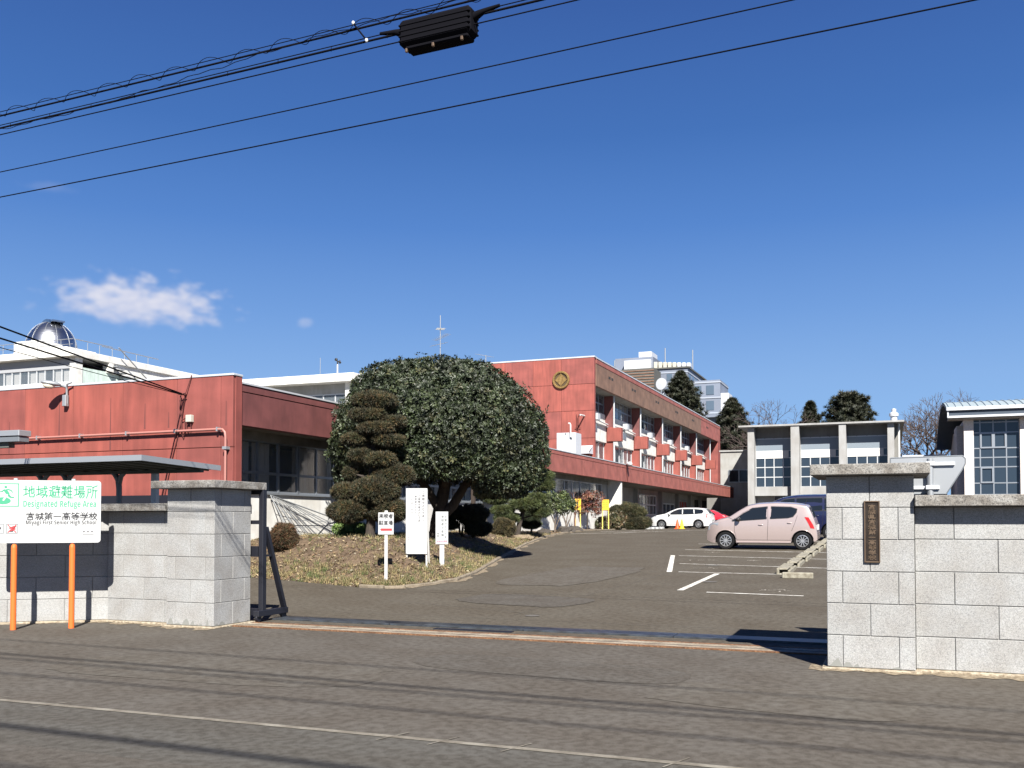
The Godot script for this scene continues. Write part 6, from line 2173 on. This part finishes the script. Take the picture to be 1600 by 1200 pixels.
	wp.rod(Vector3(s.screen[0] + 0.02, curve(s.top, s.screen[0] + 0.02) + 0.045, -0.1), Vector3(s.screen[0] + 0.1, curve(s.top, s.screen[0] + 0.1) + 0.045, 0.45), 0.008, 5)
	part("wiper", wp, M.trim, t)
	var pl := MB.new()
	pl.bbox(Vector3(s.L - 0.03, 0.62, -0.17), Vector3(s.L + 0.012, 0.79, 0.17), 0.004)
	part("number_plate", pl, M.sign_white, t)
	if s.has("wiper"):
		var ae := MB.new()
		ae.rod(Vector3(s.wiper[0], s.wiper[1], 0.2), Vector3(s.wiper[0] + 0.06, s.wiper[1] + 0.16, 0.2), 0.008, 5)
		part("roof_aerial", ae, M.trim, t)
	return t

func wheel(t: Node3D, at: Vector3, R: float, side: float) -> void:
	var xf := Transform3D(Basis(Vector3.RIGHT, PI / 2 * side), at)
	var ty := MB.new()
	ty.xf = xf
	ty.lathe([[R * 0.62, -0.085], [R * 0.93, -0.09], [R, -0.07], [R, 0.07], [R * 0.93, 0.088], [R * 0.66, 0.08], [R * 0.64, 0.05]], 30)
	var w := part("wheel", ty, M.tyre, t)
	var rm := MB.new()
	rm.xf = xf
	rm.lathe([[R * 0.64, 0.04], [R * 0.67, 0.082], [R * 0.62, 0.085], [R * 0.6, 0.045]], 28)
	rm.lathe([[0.0, 0.074], [R * 0.14, 0.074], [R * 0.16, 0.05]].duplicate(), 14)
	for i in 10:
		var a := TAU * i / 10.0
		rm.xf = xf * Transform3D(Basis(Vector3.UP, a), Vector3.ZERO)
		rm.box(Vector3(R * 0.12, 0.045, -R * 0.045), Vector3(R * 0.62, 0.072, R * 0.045))
	part("rim", rm, M.rim, w)
	var bk := MB.new()
	bk.xf = xf
	bk.lathe([[R * 0.64, 0.02], [0.0, 0.0201]], 24)
	part("brake_disc", bk, M.trim, w)

func build_cars() -> void:
	var pink := {"L": 3.5, "W": 1.475, "H": 1.52, "belt": 0.98, "R": 0.285, "xf": 0.63, "xr": 3.05, "clear": 0.2, "roll": 0.032,
		"top": [[0.0, 0.5], [0.03, 0.7], [0.09, 0.82], [0.36, 0.95], [0.74, 1.05], [1.05, 1.25], [1.34, 1.41], [1.65, 1.475], [2.25, 1.5], [2.85, 1.465], [3.2, 1.4], [3.29, 1.27], [3.4, 1.0], [3.47, 0.76], [3.5, 0.45]],
		"windows": [[[0.86, 0.93], [1.2, 1.17], [1.5, 1.33], [1.95, 1.375], [1.93, 1.0], [1.1, 0.945]], [[2.07, 1.005], [2.1, 1.378], [2.7, 1.36], [2.88, 1.3], [2.86, 1.2], [2.76, 1.07], [2.6, 1.03]]],
		"seams": [[[1.98, 1.4], [1.99, 0.9], [1.96, 0.3]], [[0.93, 0.92], [0.92, 0.6], [1.0, 0.3]], [[2.9, 1.1], [2.82, 0.85], [2.72, 0.6]], [[1.0, 0.31], [2.7, 0.31]], [[0.74, 1.04], [0.95, 0.93]]],
		"handles": [[1.76, 0.8], [2.66, 0.86]], "mirror": [1.06, 0.98], "mirror_mat": M.trim,
		"head": [[0.05, 0.62], [0.4, 0.8], [0.42, 0.88], [0.2, 0.86], [0.07, 0.76]], "tail": [[3.12, 1.05], [3.24, 1.04], [3.38, 0.8], [3.42, 0.68], [3.3, 0.7], [3.22, 0.88]],
		"screen": [0.8, 1.32], "back": [3.25, 3.4], "wiper": [3.1, 1.44]}
	car("pale pink small hatchback parked nearest in the car park", Vector3(-5.68, g(-32.6), -32.58), 0.0, M.paint_pink, pink)
	var white := {"L": 4.36, "W": 1.695, "H": 1.47, "belt": 1.0, "R": 0.305, "xf": 0.86, "xr": 3.44, "clear": 0.19,
		"top": [[0.0, 0.45], [0.04, 0.66], [0.12, 0.78], [0.5, 0.93], [1.08, 1.04], [1.5, 1.24], [1.95, 1.41], [2.4, 1.455], [3.3, 1.45], [3.85, 1.39], [4.05, 1.25], [4.22, 1.0], [4.32, 0.75], [4.36, 0.45]],
		"windows": [[[1.3, 1.0], [1.75, 1.23], [2.05, 1.34], [2.3, 1.36], [2.3, 1.01]], [[2.37, 1.01], [2.37, 1.36], [3.08, 1.36], [3.12, 1.03]], [[3.19, 1.03], [3.16, 1.355], [3.7, 1.31], [3.78, 1.2], [3.7, 1.08]]],
		"seams": [[[2.34, 1.0], [2.34, 0.3]], [[1.25, 0.98], [1.28, 0.3]], [[3.16, 1.0], [3.05, 0.6]], [[1.3, 0.3], [3.05, 0.3]]], "handles": [[2.15, 0.86], [3.0, 0.88]], "mirror": [1.45, 1.02],
		"head": [[0.08, 0.66], [0.5, 0.82], [0.5, 0.9], [0.15, 0.8]], "tail": [[3.95, 1.0], [4.12, 1.0], [4.3, 0.75], [4.0, 0.78]], "screen": [1.14, 1.92], "back": [3.95, 4.2]}
	car("white estate car parked nose in by the porch", Vector3(-15.85, g(-67.0), -67.4), 0.0, M.paint_white, white)
	var red := white.duplicate(true)
	red.L = 4.1
	red.top = [[0.0, 0.45], [0.04, 0.66], [0.12, 0.78], [0.5, 0.93], [1.08, 1.04], [1.5, 1.24], [1.95, 1.4], [2.4, 1.43], [2.9, 1.38], [3.4, 1.2], [3.8, 1.0], [4.0, 0.9], [4.07, 0.7], [4.1, 0.45]]
	red.windows = [[[1.3, 1.0], [1.75, 1.22], [2.05, 1.32], [2.3, 1.33], [2.3, 1.01]], [[2.37, 1.01], [2.37, 1.33], [2.85, 1.28], [3.15, 1.08], [3.12, 1.03]]]
	red.xr = 3.3
	red.seams = [[[2.34, 1.0], [2.34, 0.3]], [[1.25, 0.98], [1.28, 0.3]]]
	red.handles = [[2.15, 0.86]]
	red.tail = [[3.75, 0.9], [3.98, 0.88], [4.05, 0.72], [3.8, 0.74]]
	red.back = [3.1, 3.7]
	car("red car partly hidden behind the white estate", Vector3(-15.9, g(-76.0), -76.2), 0.0, M.paint_red, red)
	var blue := {"L": 4.6, "W": 1.72, "H": 1.76, "belt": 1.1, "R": 0.325, "xf": 0.88, "xr": 3.62, "clear": 0.2, "roll": 0.03,
		"top": [[0.0, 0.5], [0.04, 0.75], [0.15, 0.9], [0.7, 1.06], [1.0, 1.13], [1.4, 1.42], [1.85, 1.62], [2.4, 1.71], [3.5, 1.72], [4.2, 1.66], [4.42, 1.5], [4.52, 1.1], [4.58, 0.8], [4.6, 0.5]],
		"windows": [[[1.2, 1.13], [1.6, 1.4], [1.95, 1.56], [2.3, 1.6], [2.3, 1.12]], [[2.37, 1.12], [2.37, 1.6], [3.3, 1.61], [3.3, 1.14]], [[3.38, 1.14], [3.38, 1.6], [4.1, 1.55], [4.15, 1.2]]],
		"seams": [[[2.34, 1.1], [2.34, 0.3]], [[3.34, 1.1], [3.3, 0.6]]], "handles": [[2.15, 0.95], [3.1, 0.95]], "mirror": [1.4, 1.12],
		"head": [[0.08, 0.7], [0.5, 0.9], [0.5, 0.98], [0.12, 0.88]], "tail": [[4.35, 1.15], [4.5, 1.15], [4.56, 0.85], [4.38, 0.85]], "screen": [1.05, 1.8], "back": [4.38, 4.5]}
	car("dark blue minivan standing behind the pale pink hatchback", Vector3(-5.7, g(-38.7), -38.7), 0.0, M.paint_blue, blue)

# ------------------------------------------------------------------ car park markings and small yard things
func build_yard() -> void:
	var mb := MB.new()
	for l in [[-3.3, -18.5, -1.5, -18.3], [-4.75, -22.9, -2.3, -22.75], [-5.25, -25.45, -1.3, -24.7], [-5.9, -28.5, -1.4, -27.8], [-6.3, -31.4, -1.4, -30.6], [-6.5, -34.9, -1.5, -33.6], [-2.9, -37.4, -1.2, -37.0], [-2.9, -40.6, -1.2, -40.2]]:
		strip(mb, [Vector2(l[0], l[1]), Vector2(l[2], l[3])], 0.085, 0.002)
	ground_piece("parking_line", mb, M.road_paint)
	var kb := MB.new()
	strip(kb, [Vector2(-3.85, -18.7), Vector2(-3.78, -22.6)], 0.13, 0.003)
	strip(kb, [Vector2(-4.95, -22.8), Vector2(-6.1, -28.6)], 0.13, 0.003)
	ground_piece("parking_line", kb, M.road_paint)
	var far := MB.new()
	for l in [[-14.0, -43.0, -12.3, -44.0], [-13.4, -46.0, -12.0, -47.6], [-12.2, -44.0, -10.5, -47.5], [-10.4, -47.6, -9.2, -51.0], [-12.6, -49, -11.6, -54.0], [-9.4, -52.0, -8.6, -56.0]]:
		strip(far, [Vector2(l[0], l[1]), Vector2(l[2], l[3])], 0.14, 0.002)
	ground_piece("parking_line", far, M.road_paint)
	# worn stencilled marks
	var st := MB.new()
	var r := RandomNumberGenerator.new()
	r.seed = 9
	for c in [[-2.15, -19.2, 0.55], [-4.2, -24.2, 0.9], [-4.9, -26.9, 0.8], [-3.6, -27.0, 0.3], [-5.2, -30.2, 0.5]]:
		for i in 9:
			var x: float = c[0] + r.randf_range(-0.5, 0.5) * c[2]
			var z: float = c[1] + r.randf_range(-0.16, 0.16)
			var horiz := r.randf() < 0.6
			var w := r.randf_range(0.08, 0.2)
			strip(st, [Vector2(x, z), Vector2(x + (w if horiz else 0.01), z + (0.01 if horiz else w))], 0.035, 0.002)
	ground_piece("stencil_mark", st, M.worn_paint)
	# chain of precast frames along the end of the bays
	var t := thing("kerb_chain", "row of pale hollow concrete kerb blocks beside the bays", "kerb")
	for i in 9:
		var z := -22.75 - i * 2.05
		var x := -2.3 + i * 0.03
		var f := MB.new()
		f.xf = Transform3D(Basis(Vector3.RIGHT, 0.032), Vector3(x, g(z), z))
		for q in [[-0.16, -0.1, -0.02, 0.14, -1.65, 0.0], [0.08, 0.14, -0.02, 0.09, -1.65, -0.12], [-0.1, 0.08, 0.095, 0.14, -1.65, -0.1], [-0.1, 0.08, -0.02, 0.02, -0.3, 0.0], [-0.1, 0.08, 0.1, 0.13, -0.06, 0.0]]:
			f.bbox(Vector3(q[0], q[2], q[4]), Vector3(q[1], q[3], q[5]), 0.012)
		part("kerb_block", f, M.curb_block, t)
	var wb := MB.new()
	wb.bbox(Vector3(-0.33, -0.02, -0.09), Vector3(0.33, 0.12, 0.09), 0.02)
	single("wheel_stop", wb, M.curb_block, "pale concrete wheel stop at the near end of the kerb chain", "wheel stop").position = Vector3(-1.92, g(-21.95), -21.95)
	# wheel stops by the white car, cones
	for i in 5:
		var w := MB.new()
		w.bbox(Vector3(-0.09, -0.02, -0.32), Vector3(0.09, 0.13, 0.32), 0.02)
		var o := single("wheel_stop", w, M.sign_white, ["low white wheel stop nearest the clipped hedge", "second low white wheel stop from the hedge", "low white wheel stop in the middle of the porch row", "fourth low white wheel stop from the hedge", "low white wheel stop nearest the white estate"][i], "wheel stop", "white wheel stops by the porch")
		o.position = Vector3(-14.6, g(-60.5 - i * 1.4), -60.0 - i * 1.25)
	for i in 2:
		var c := thing("traffic_cone", ["orange traffic cone in front of the white estate", "yellow traffic cone in front of the white estate"][i], "cone", Vector3([-13.25, -12.95][i], g(-64.0), -63.6), 0.0, "cones by the white estate")
		var cm := MB.new()
		cm.lathe([[0.17, 0.03], [0.15, 0.06], [0.04, 0.62], [0.025, 0.64], [0.0, 0.64]], 18)
		part("cone", cm, [M.cone_orange, M.cone_yellow][i], c)
		var cb := MB.new()
		cb.bbox(Vector3(-0.19, 0.0, -0.19), Vector3(0.19, 0.035, 0.19), 0.01)
		part("base", cb, [M.cone_orange, M.cone_yellow][i], c)
	# wedge-shaped shade board seen past the pillar, grey sign back over the right wall
	t = thing("sign_back", "grey board seen from behind on a steel pole over the right wall", "sign", Vector3(0.42, 0, -11.95))
	var pl := PackedVector2Array([Vector2(-0.42, 1.86), Vector2(0.17, 1.86), Vector2(0.33, 2.12), Vector2(0.37, 2.2), Vector2(0.37, 2.26), Vector2(0.34, 2.29), Vector2(-0.42, 2.28)])
	var bd := MB.new()
	bd.prism(pl, -0.03, -0.02)
	part("board", bd, M.galv, t)
	var rim := MB.new()
	for i in pl.size():
		var a := pl[i]
		var b := pl[(i + 1) % pl.size()]
		rim.rod(Vector3(a.x, a.y, -0.022), Vector3(b.x, b.y, -0.022), 0.007, 5)
	part("rim", rim, M.shelter_roof, t)
	var po := MB.new()
	po.rod(Vector3(0, -0.05, 0.04), Vector3(0, 2.26, 0.04), 0.035, 12)
	part("pole", po, M.galv, t)
	for y in [1.93, 2.2]:
		var br := MB.new()
		br.bbox(Vector3(-0.2, y - 0.02, -0.018), Vector3(0.26 if y > 2 else 0.1, y + 0.02, 0.012), 0.004)
		br.bbox(Vector3(-0.05, y - 0.025, 0.0), Vector3(0.05, y + 0.025, 0.085), 0.006)
		part("bracket", br, M.metal_white, t)
	# low roof shelter behind the left wall
	t = thing("bicycle_shelter", "long low grey bicycle shelter roof behind the left wall", "shelter")
	var rf := MB.new()
	rf.xf = Transform3D(Basis(Vector3.RIGHT, -0.035), Vector3(0, 2.72, -13.5))
	rf.bbox(Vector3(-22, -0.07, -2.15), Vector3(-12.46, 0.0, 0.0), 0.01)
	part("roof", rf, M.shelter_roof, t)
	var tr := MB.new()
	tr.xf = rf.xf
	tr.box(Vector3(-22, -0.09, -0.012), Vector3(-12.45, 0.012, 0.015))
	tr.box(Vector3(-12.46, -0.09, -2.17), Vector3(-12.43, 0.012, 0.014))
	part("edge_trim", tr, M.galv, t)
	var ud := MB.new()
	ud.xf = rf.xf
	for i in 24:
		ud.box(Vector3(-21.9 + i * 0.4, -0.1, -2.1), Vector3(-21.86 + i * 0.4, -0.072, -0.05))
	ud.box(Vector3(-22, -0.16, -1.75), Vector3(-12.5, -0.1, -1.65))
	part("roof_beam", ud, M.shelter_under, t)
	for x in [-21.4, -19.0, -16.63, -15.95, -14.58]:
		var p := MB.new()
		p.tube([Vector3(x, -0.05, -15.2), Vector3(x, 2.2, -15.2), Vector3(x - 0.02, 2.38, -15.2), Vector3(x - 0.1, 2.5, -15.19), Vector3(x - 0.24, 2.56, -15.18)], [0.055, 0.055, 0.06, 0.055, 0.03], 8)
		p.tube([Vector3(x, 2.3, -15.2), Vector3(x + 0.05, 2.46, -15.2), Vector3(x + 0.2, 2.56, -15.2)], [0.05, 0.05, 0.03], 8)
		part("post", p, M.shelter_roof, t)
	var wp := MB.new()
	wp.bbox(Vector3(-13.72, -0.05, -15.26), Vector3(-13.6, 2.5, -15.14), 0.01)
	part("end_post", wp, M.galv, t)
	var shd := MB.new()
	shd.box(Vector3(-22, 0.0, -17.3), Vector3(-13.2, 2.13, -17.2))
	part("back_screen", shd, M.black_steel, t)
	t = thing("porch_roof", "short grey flat porch roof on the red gable at the left edge", "canopy", Vector3(0, 0, -17.0))
	slab("roof", Vector3(-24, 3.45, -0.3), Vector3(-19.4, 3.58, 0.0), M.shelter_roof, t, 0.01)
	slab("edge_trim", Vector3(-24, 3.59, -0.33), Vector3(-19.37, 3.73, 0.03), M.galv, t, 0.01)
	slab("beam", Vector3(-24, 3.33, -0.28), Vector3(-19.85, 3.445, -0.1), M.shelter_under, t)

# ------------------------------------------------------------------ overhead cables
func hang(a: Vector3, b: Vector3, sag: float, n := 24) -> Array:
	var pts := []
	for i in n + 1:
		var k := float(i) / n
		pts.append(a.lerp(b, k) - Vector3.UP * sag * 4.0 * k * (1.0 - k))
	return pts

func cable(label: String, a: Vector3, b: Vector3, sag: float, r: float, group: String) -> MeshInstance3D:
	var mb := MB.new()
	var pts := hang(a, b, sag)
	var rad := []
	for p in pts: rad.append(r)
	mb.tube(pts, rad, 7)
	return single("overhead_cable", mb, M.cable, label, "cable", group)

func wz(x: float) -> float:
	return -7.06 + 0.04 * x

func build_cables() -> void:
	var gname := "overhead cables across the street frontage"
	var A := -23.0
	var B := 9.5
	for c in [["thin upper messenger wire of the cable bundle at top left", 6.02, 0.0, 0.004, 0.11], ["thick upper cable with a spiral wire wound round it", 5.97, 0.01, 0.009, 0.11], ["thin messenger wire carrying the black splice box", 5.86, 0.0, 0.0045, 0.095], ["thick lower cable hung in clips below its messenger", 5.805, 0.0, 0.0095, 0.07], ["thin cable running just under the splice box", 5.75, 0.014, 0.0055, 0.095]]:
		cable(c[0], Vector3(A, c[1], wz(A) + c[2]), Vector3(B, c[1], wz(B) + c[2]), c[4], c[3], gname)
	for c in [["single dark wire, upper of the two lone wires", 7.25, 0.0075, 0.2], ["single dark wire, lowest of all the overhead wires", 6.83, 0.0085, 0.18]]:
		cable(c[0], Vector3(-34, c[1], -11.95), Vector3(14, c[1], -9.75), c[3], c[2], gname)
	# spiral hanger wire
	var sp := MB.new()
	var pts := []
	var rad := []
	var n := 420
	for i in n + 1:
		var x := lerpf(-14.8, -2.35, float(i) / n)
		var k := (x - A) / (B - A)
		var y := 5.97 - 0.11 * 4.0 * k * (1.0 - k)
		var ph := TAU * x / 0.43
		pts.append(Vector3(x, y + 0.03 + 0.037 * sin(ph) + 0.008 * sin(x * 7.0), wz(x) + 0.05 * cos(ph)))
		rad.append(0.003)
	sp.tube(pts, rad, 5)
	single("spiral_wire", sp, M.cable, "thin wire spiralling round the thick upper cable", "wire")
	# loose wavy wire
	var lw := MB.new()
	pts = []
	rad = []
	for i in 120:
		var x := lerpf(-10.7, -2.35, i / 119.0)
		pts.append(Vector3(x, lerpf(5.71, 5.885, smoothstep(-8.0, -4.0, x)) + 0.008 * sin(x * 9.0) + 0.007 * sin(x * 22.0), wz(x) + 0.02))
		rad.append(0.0035)
	lw.tube(pts, rad, 5)
	single("loose_wire", lw, M.cable, "slack wavy wire rising from the lower to the upper cable", "wire")
	for i in 15:
		var x := -12.1 + i * 0.578
		var k := (x - A) / (B - A)
		var y1 := 5.86 - 0.095 * 4.0 * k * (1.0 - k)
		var y0 := 5.805 - 0.07 * 4.0 * k * (1.0 - k)
		var h := MB.new()
		h.tube([Vector3(x, y1, wz(x)), Vector3(x + 0.007, y0 + 0.007, wz(x) + 0.012), Vector3(x, y0 - 0.013, wz(x)), Vector3(x - 0.02, y0 + 0.003, wz(x) - 0.007)], [0.003, 0.003, 0.003, 0.003], 5)
		single("cable_clip", h, M.cable, "small hook clip holding the thick lower cable", "clip", "clips along the lower cable")
	var sx := -4.27
	var sb := thing("cable_spacer", "short pale ended rod linking the upper and lower cables", "spacer", Vector3(sx, 5.82, wz(sx) + 0.03))
	var rd := MB.new()
	rd.rod(Vector3(-0.067, 0.087, 0), Vector3(0.067, -0.087, 0), 0.007, 8)
	part("rod", rd, M.cable, sb)
	for s in [1.0, -1.0]:
		var e := MB.new()
		e.ellipsoid(Vector3(-0.067 * s, 0.09 * s, 0), Vector3(0.015, 0.02, 0.015), 8)
		part("end_cap", e, M.cable_clip, sb)
	# splice box
	var bx := thing("splice_box", "black ribbed splice box hanging on the lower cable", "box", Vector3(-3.51, 5.69, wz(-3.51)), -0.04)
	var bm := MB.new()
	bm.bbox(Vector3(-0.34, -0.115, -0.09), Vector3(0.34, 0.115, 0.09), 0.028)
	part("case", bm, M.cable, bx)
	for y in [-0.075, -0.033, 0.013, 0.06]:
		var rb := MB.new()
		rb.bbox(Vector3(-0.335, y - 0.008, -0.096), Vector3(0.335, y + 0.008, 0.096), 0.004)
		part("rib", rb, M.cable, bx)
	var lid := MB.new()
	lid.bbox(Vector3(-0.285, -0.145, -0.068), Vector3(0.31, -0.111, 0.068), 0.01)
	part("lower_flange", lid, M.cable, bx)
	for x in [-0.27, -0.014, 0.256]:
		var cp := MB.new()
		cp.bbox(Vector3(x - 0.01, -0.168, 0.054), Vector3(x + 0.01, -0.135, 0.077), 0.003)
		part("latch", cp, M.bronze_rim, bx)
	for s in [-1.0, 1.0]:
		var nk := MB.new()
		nk.tube([Vector3(0.335 * s, 0.04, 0), Vector3(0.42 * s, 0.067, 0), Vector3(0.57 * s, 0.087, 0)], [0.04, 0.024, 0.013], 10)
		part("cable_neck", nk, M.cable, bx)
	# service cables to the gable wall
	for c in [[Vector3(-14.1, 4.9, -11.8), Vector3(-16.42, 4.72, -19.2), 0.02], [Vector3(-14.1, 4.66, -11.8), Vector3(-16.42, 4.7, -19.2), -0.02], [Vector3(-14.1, 4.63, -11.8), Vector3(-16.35, 4.68, -19.2), 0.12]]:
		var dir: Vector3 = (c[0] - c[1])
		cable("upper thick service cable to the red gable" if c[2] > 0.0 and c[2] < 0.1 else ("lower thick service cable to the red gable" if c[2] < 0.0 else "thin sagging service cable to the red gable"), c[1] + dir * 2.6, c[1], c[2], 0.016 if c[2] < 0.1 else 0.007, "service cables to the gable")
	# cables high above the road, seen only by their soft shadows
	for c in [[9.6, 0.85, 0.024], [9.8, 1.3, 0.017], [9.5, 1.75, 0.017], [10.0, 0.3, 0.015], [9.7, 3.7, 0.034], [9.5, 4.35, 0.02], [9.8, 4.8, 0.016]]:
		cable("cable high above the road that shades the asphalt", Vector3(-40, c[0], c[1] - 1.3), Vector3(40, c[0], c[1] + 1.9), 0.3, c[2], "cables above the road")

# ------------------------------------------------------------------ sky
const EXPOSE := 2.9

func sky_texture() -> ImageTexture:
	var w := 3072
	var h := 1536
	var im := Image.create(w, h, false, Image.FORMAT_RGBF)
	# colour by height above the horizon, in degrees
	var stops := [[0.0, 160, 200, 242], [4.0, 148, 192, 241], [8.0, 138, 180, 233], [12.0, 116, 161, 223], [17.0, 88, 136, 207], [22.0, 70, 116, 187], [28.5, 60, 99, 169], [45.0, 44, 78, 145], [90.0, 33, 60, 120]]
	for y in h:
		var el := 90.0 - 180.0 * (y + 0.5) / h
		var c := Color8(150, 150, 150)
		if el <= 0:
			c = Color8(150, 160, 168).srgb_to_linear()
		else:
			for i in stops.size() - 1:
				if el <= stops[i + 1][0]:
					var k: float = (el - stops[i][0]) / (stops[i + 1][0] - stops[i][0])
					var a := Color8(stops[i][1], stops[i][2], stops[i][3]).srgb_to_linear()
					var b := Color8(stops[i + 1][1], stops[i + 1][2], stops[i + 1][3]).srgb_to_linear()
					c = a.lerp(b, k)
					break
		im.fill_rect(Rect2i(0, y, w, 1), Color(c.r / EXPOSE, c.g / EXPOSE, c.b / EXPOSE))
	# clouds: [azimuth from -z towards +x, elevation, half width, half height, strength], degrees
	var fn := FastNoiseLite.new()
	fn.seed = 8
	fn.frequency = 0.5
	fn.fractal_octaves = 5
	for cl in [[-42.9, 11.9, 5.3, 1.75, 1.0], [-33.7, 11.4, 0.5, 0.35, 0.3], [-52.5, 14.5, 1.8, 0.5, 0.12], [-47.5, 17.5, 1.5, 0.4, 0.1], [75.0, 22.0, 9.0, 2.2, 0.7], [150.0, 18.0, 11.0, 2.6, 0.8], [-120.0, 15.0, 8.0, 1.8, 0.7]]:
		var x0 := int((cl[0] - cl[2] * 1.6) / 360.0 * w)
		var x1 := int((cl[0] + cl[2] * 1.6) / 360.0 * w)
		var y0 := int((90.0 - cl[1] - cl[3] * 1.9) / 180.0 * h)
		var y1 := int((90.0 - cl[1] + cl[3] * 1.9) / 180.0 * h)
		for y in range(y0, y1):
			for xi in range(x0, x1):
				var az := (xi + 0.5) / w * 360.0
				var x := posmod(xi, w)
				var el := 90.0 - (y + 0.5) / h * 180.0
				var u: float = (az - cl[0]) / cl[2]
				var v: float = (el - cl[1]) / cl[3]
				if v < 0: v *= 1.35
				var s := fn.get_noise_2d(az * 1.1, el * 2.4)
				var d := 1.0 - sqrt(u * u + v * v) + s * 0.55
				var a: float = smoothstep(0.0, 0.75, d) * cl[4]
				if a <= 0: continue
				var base := im.get_pixel(x, y)
				var shade := clampf(0.55 + v * 0.35 + fn.get_noise_2d(az * 2.0 + 50, el * 4.0) * 0.5, 0.0, 1.0)
				var lo := Color8(196, 204, 232).srgb_to_linear()
				var hi := Color8(236, 234, 242).srgb_to_linear()
				var c := lo.lerp(hi, shade)
				c = Color(c.r / EXPOSE, c.g / EXPOSE, c.b / EXPOSE)
				im.set_pixel(x, y, base.lerp(c, a * 0.88))
	return ImageTexture.create_from_image(im)

func _ready() -> void:
	rng.seed = 7
	# camera: level-ish view, lens shifted up
	var cam := Camera3D.new()
	cam.name = "camera"
	add_child(cam)
	cam.position = Vector3(0, 1.55, 0)
	cam.rotation = Vector3(deg_to_rad(1.6), atan2(592.0, 1500.0), 0)
	cam.set_frustum(0.1 * 1200.0 / 1500.0, Vector2(0, 0.1 * 172.1 / 1500.0), 0.1, 2500.0)
	cam.current = true
	# sky, exposure
	var env := Environment.new()
	env.background_mode = Environment.BG_SKY
	var sky := Sky.new()
	var pm := PanoramaSkyMaterial.new()
	pm.panorama = sky_texture()
	sky.sky_material = pm
	env.sky = sky
	env.tonemap_mode = Environment.TONE_MAPPER_LINEAR
	env.tonemap_exposure = EXPOSE
	env.sdfgi_enabled = true
	env.ssao_enabled = true
	env.ssil_enabled = true
	var we := WorldEnvironment.new()
	we.name = "world_environment"
	we.environment = env
	add_child(we)
	# sun: behind the camera, to the right
	var sun := DirectionalLight3D.new()
	sun.name = "sun"
	sun.light_energy = 1.5
	sun.light_color = Color(1.0, 0.982, 0.95)
	sun.light_angular_distance = 0.5
	sun.shadow_enabled = true
	add_child(sun)
	var el := deg_to_rad(41.0)
	var to_sun := Vector3(0.5 * cos(el), sin(el), 0.866 * cos(el)).normalized()
	sun.look_at_from_position(Vector3.ZERO, -to_sun)
	make_materials()
	build_ground()
	build_wing()
	build_block()
	build_white()
	build_right()
	build_far()
	build_bank()
	build_gate()
	build_rails()
	build_plants()
	build_cars()
	build_yard()
	build_refuge_sign()
	build_bank_signs()
	build_cables()
	yagi("tall thin aerial mast rising above the round tree", Vector3(-33.4, 10.0, -69.0), 8.0, [[6.2, 1.6, 0.4, 0.2], [5.7, 1.4, 2.2, -0.3], [6.9, 0.7, 0.9, 0.0]])
	yagi("small aerial on the roof of the red block left of the crest", Vector3(-29.1, 13.5, -68.2), 0.9, [[0.85, 1.6, 3.6, 0.25]])
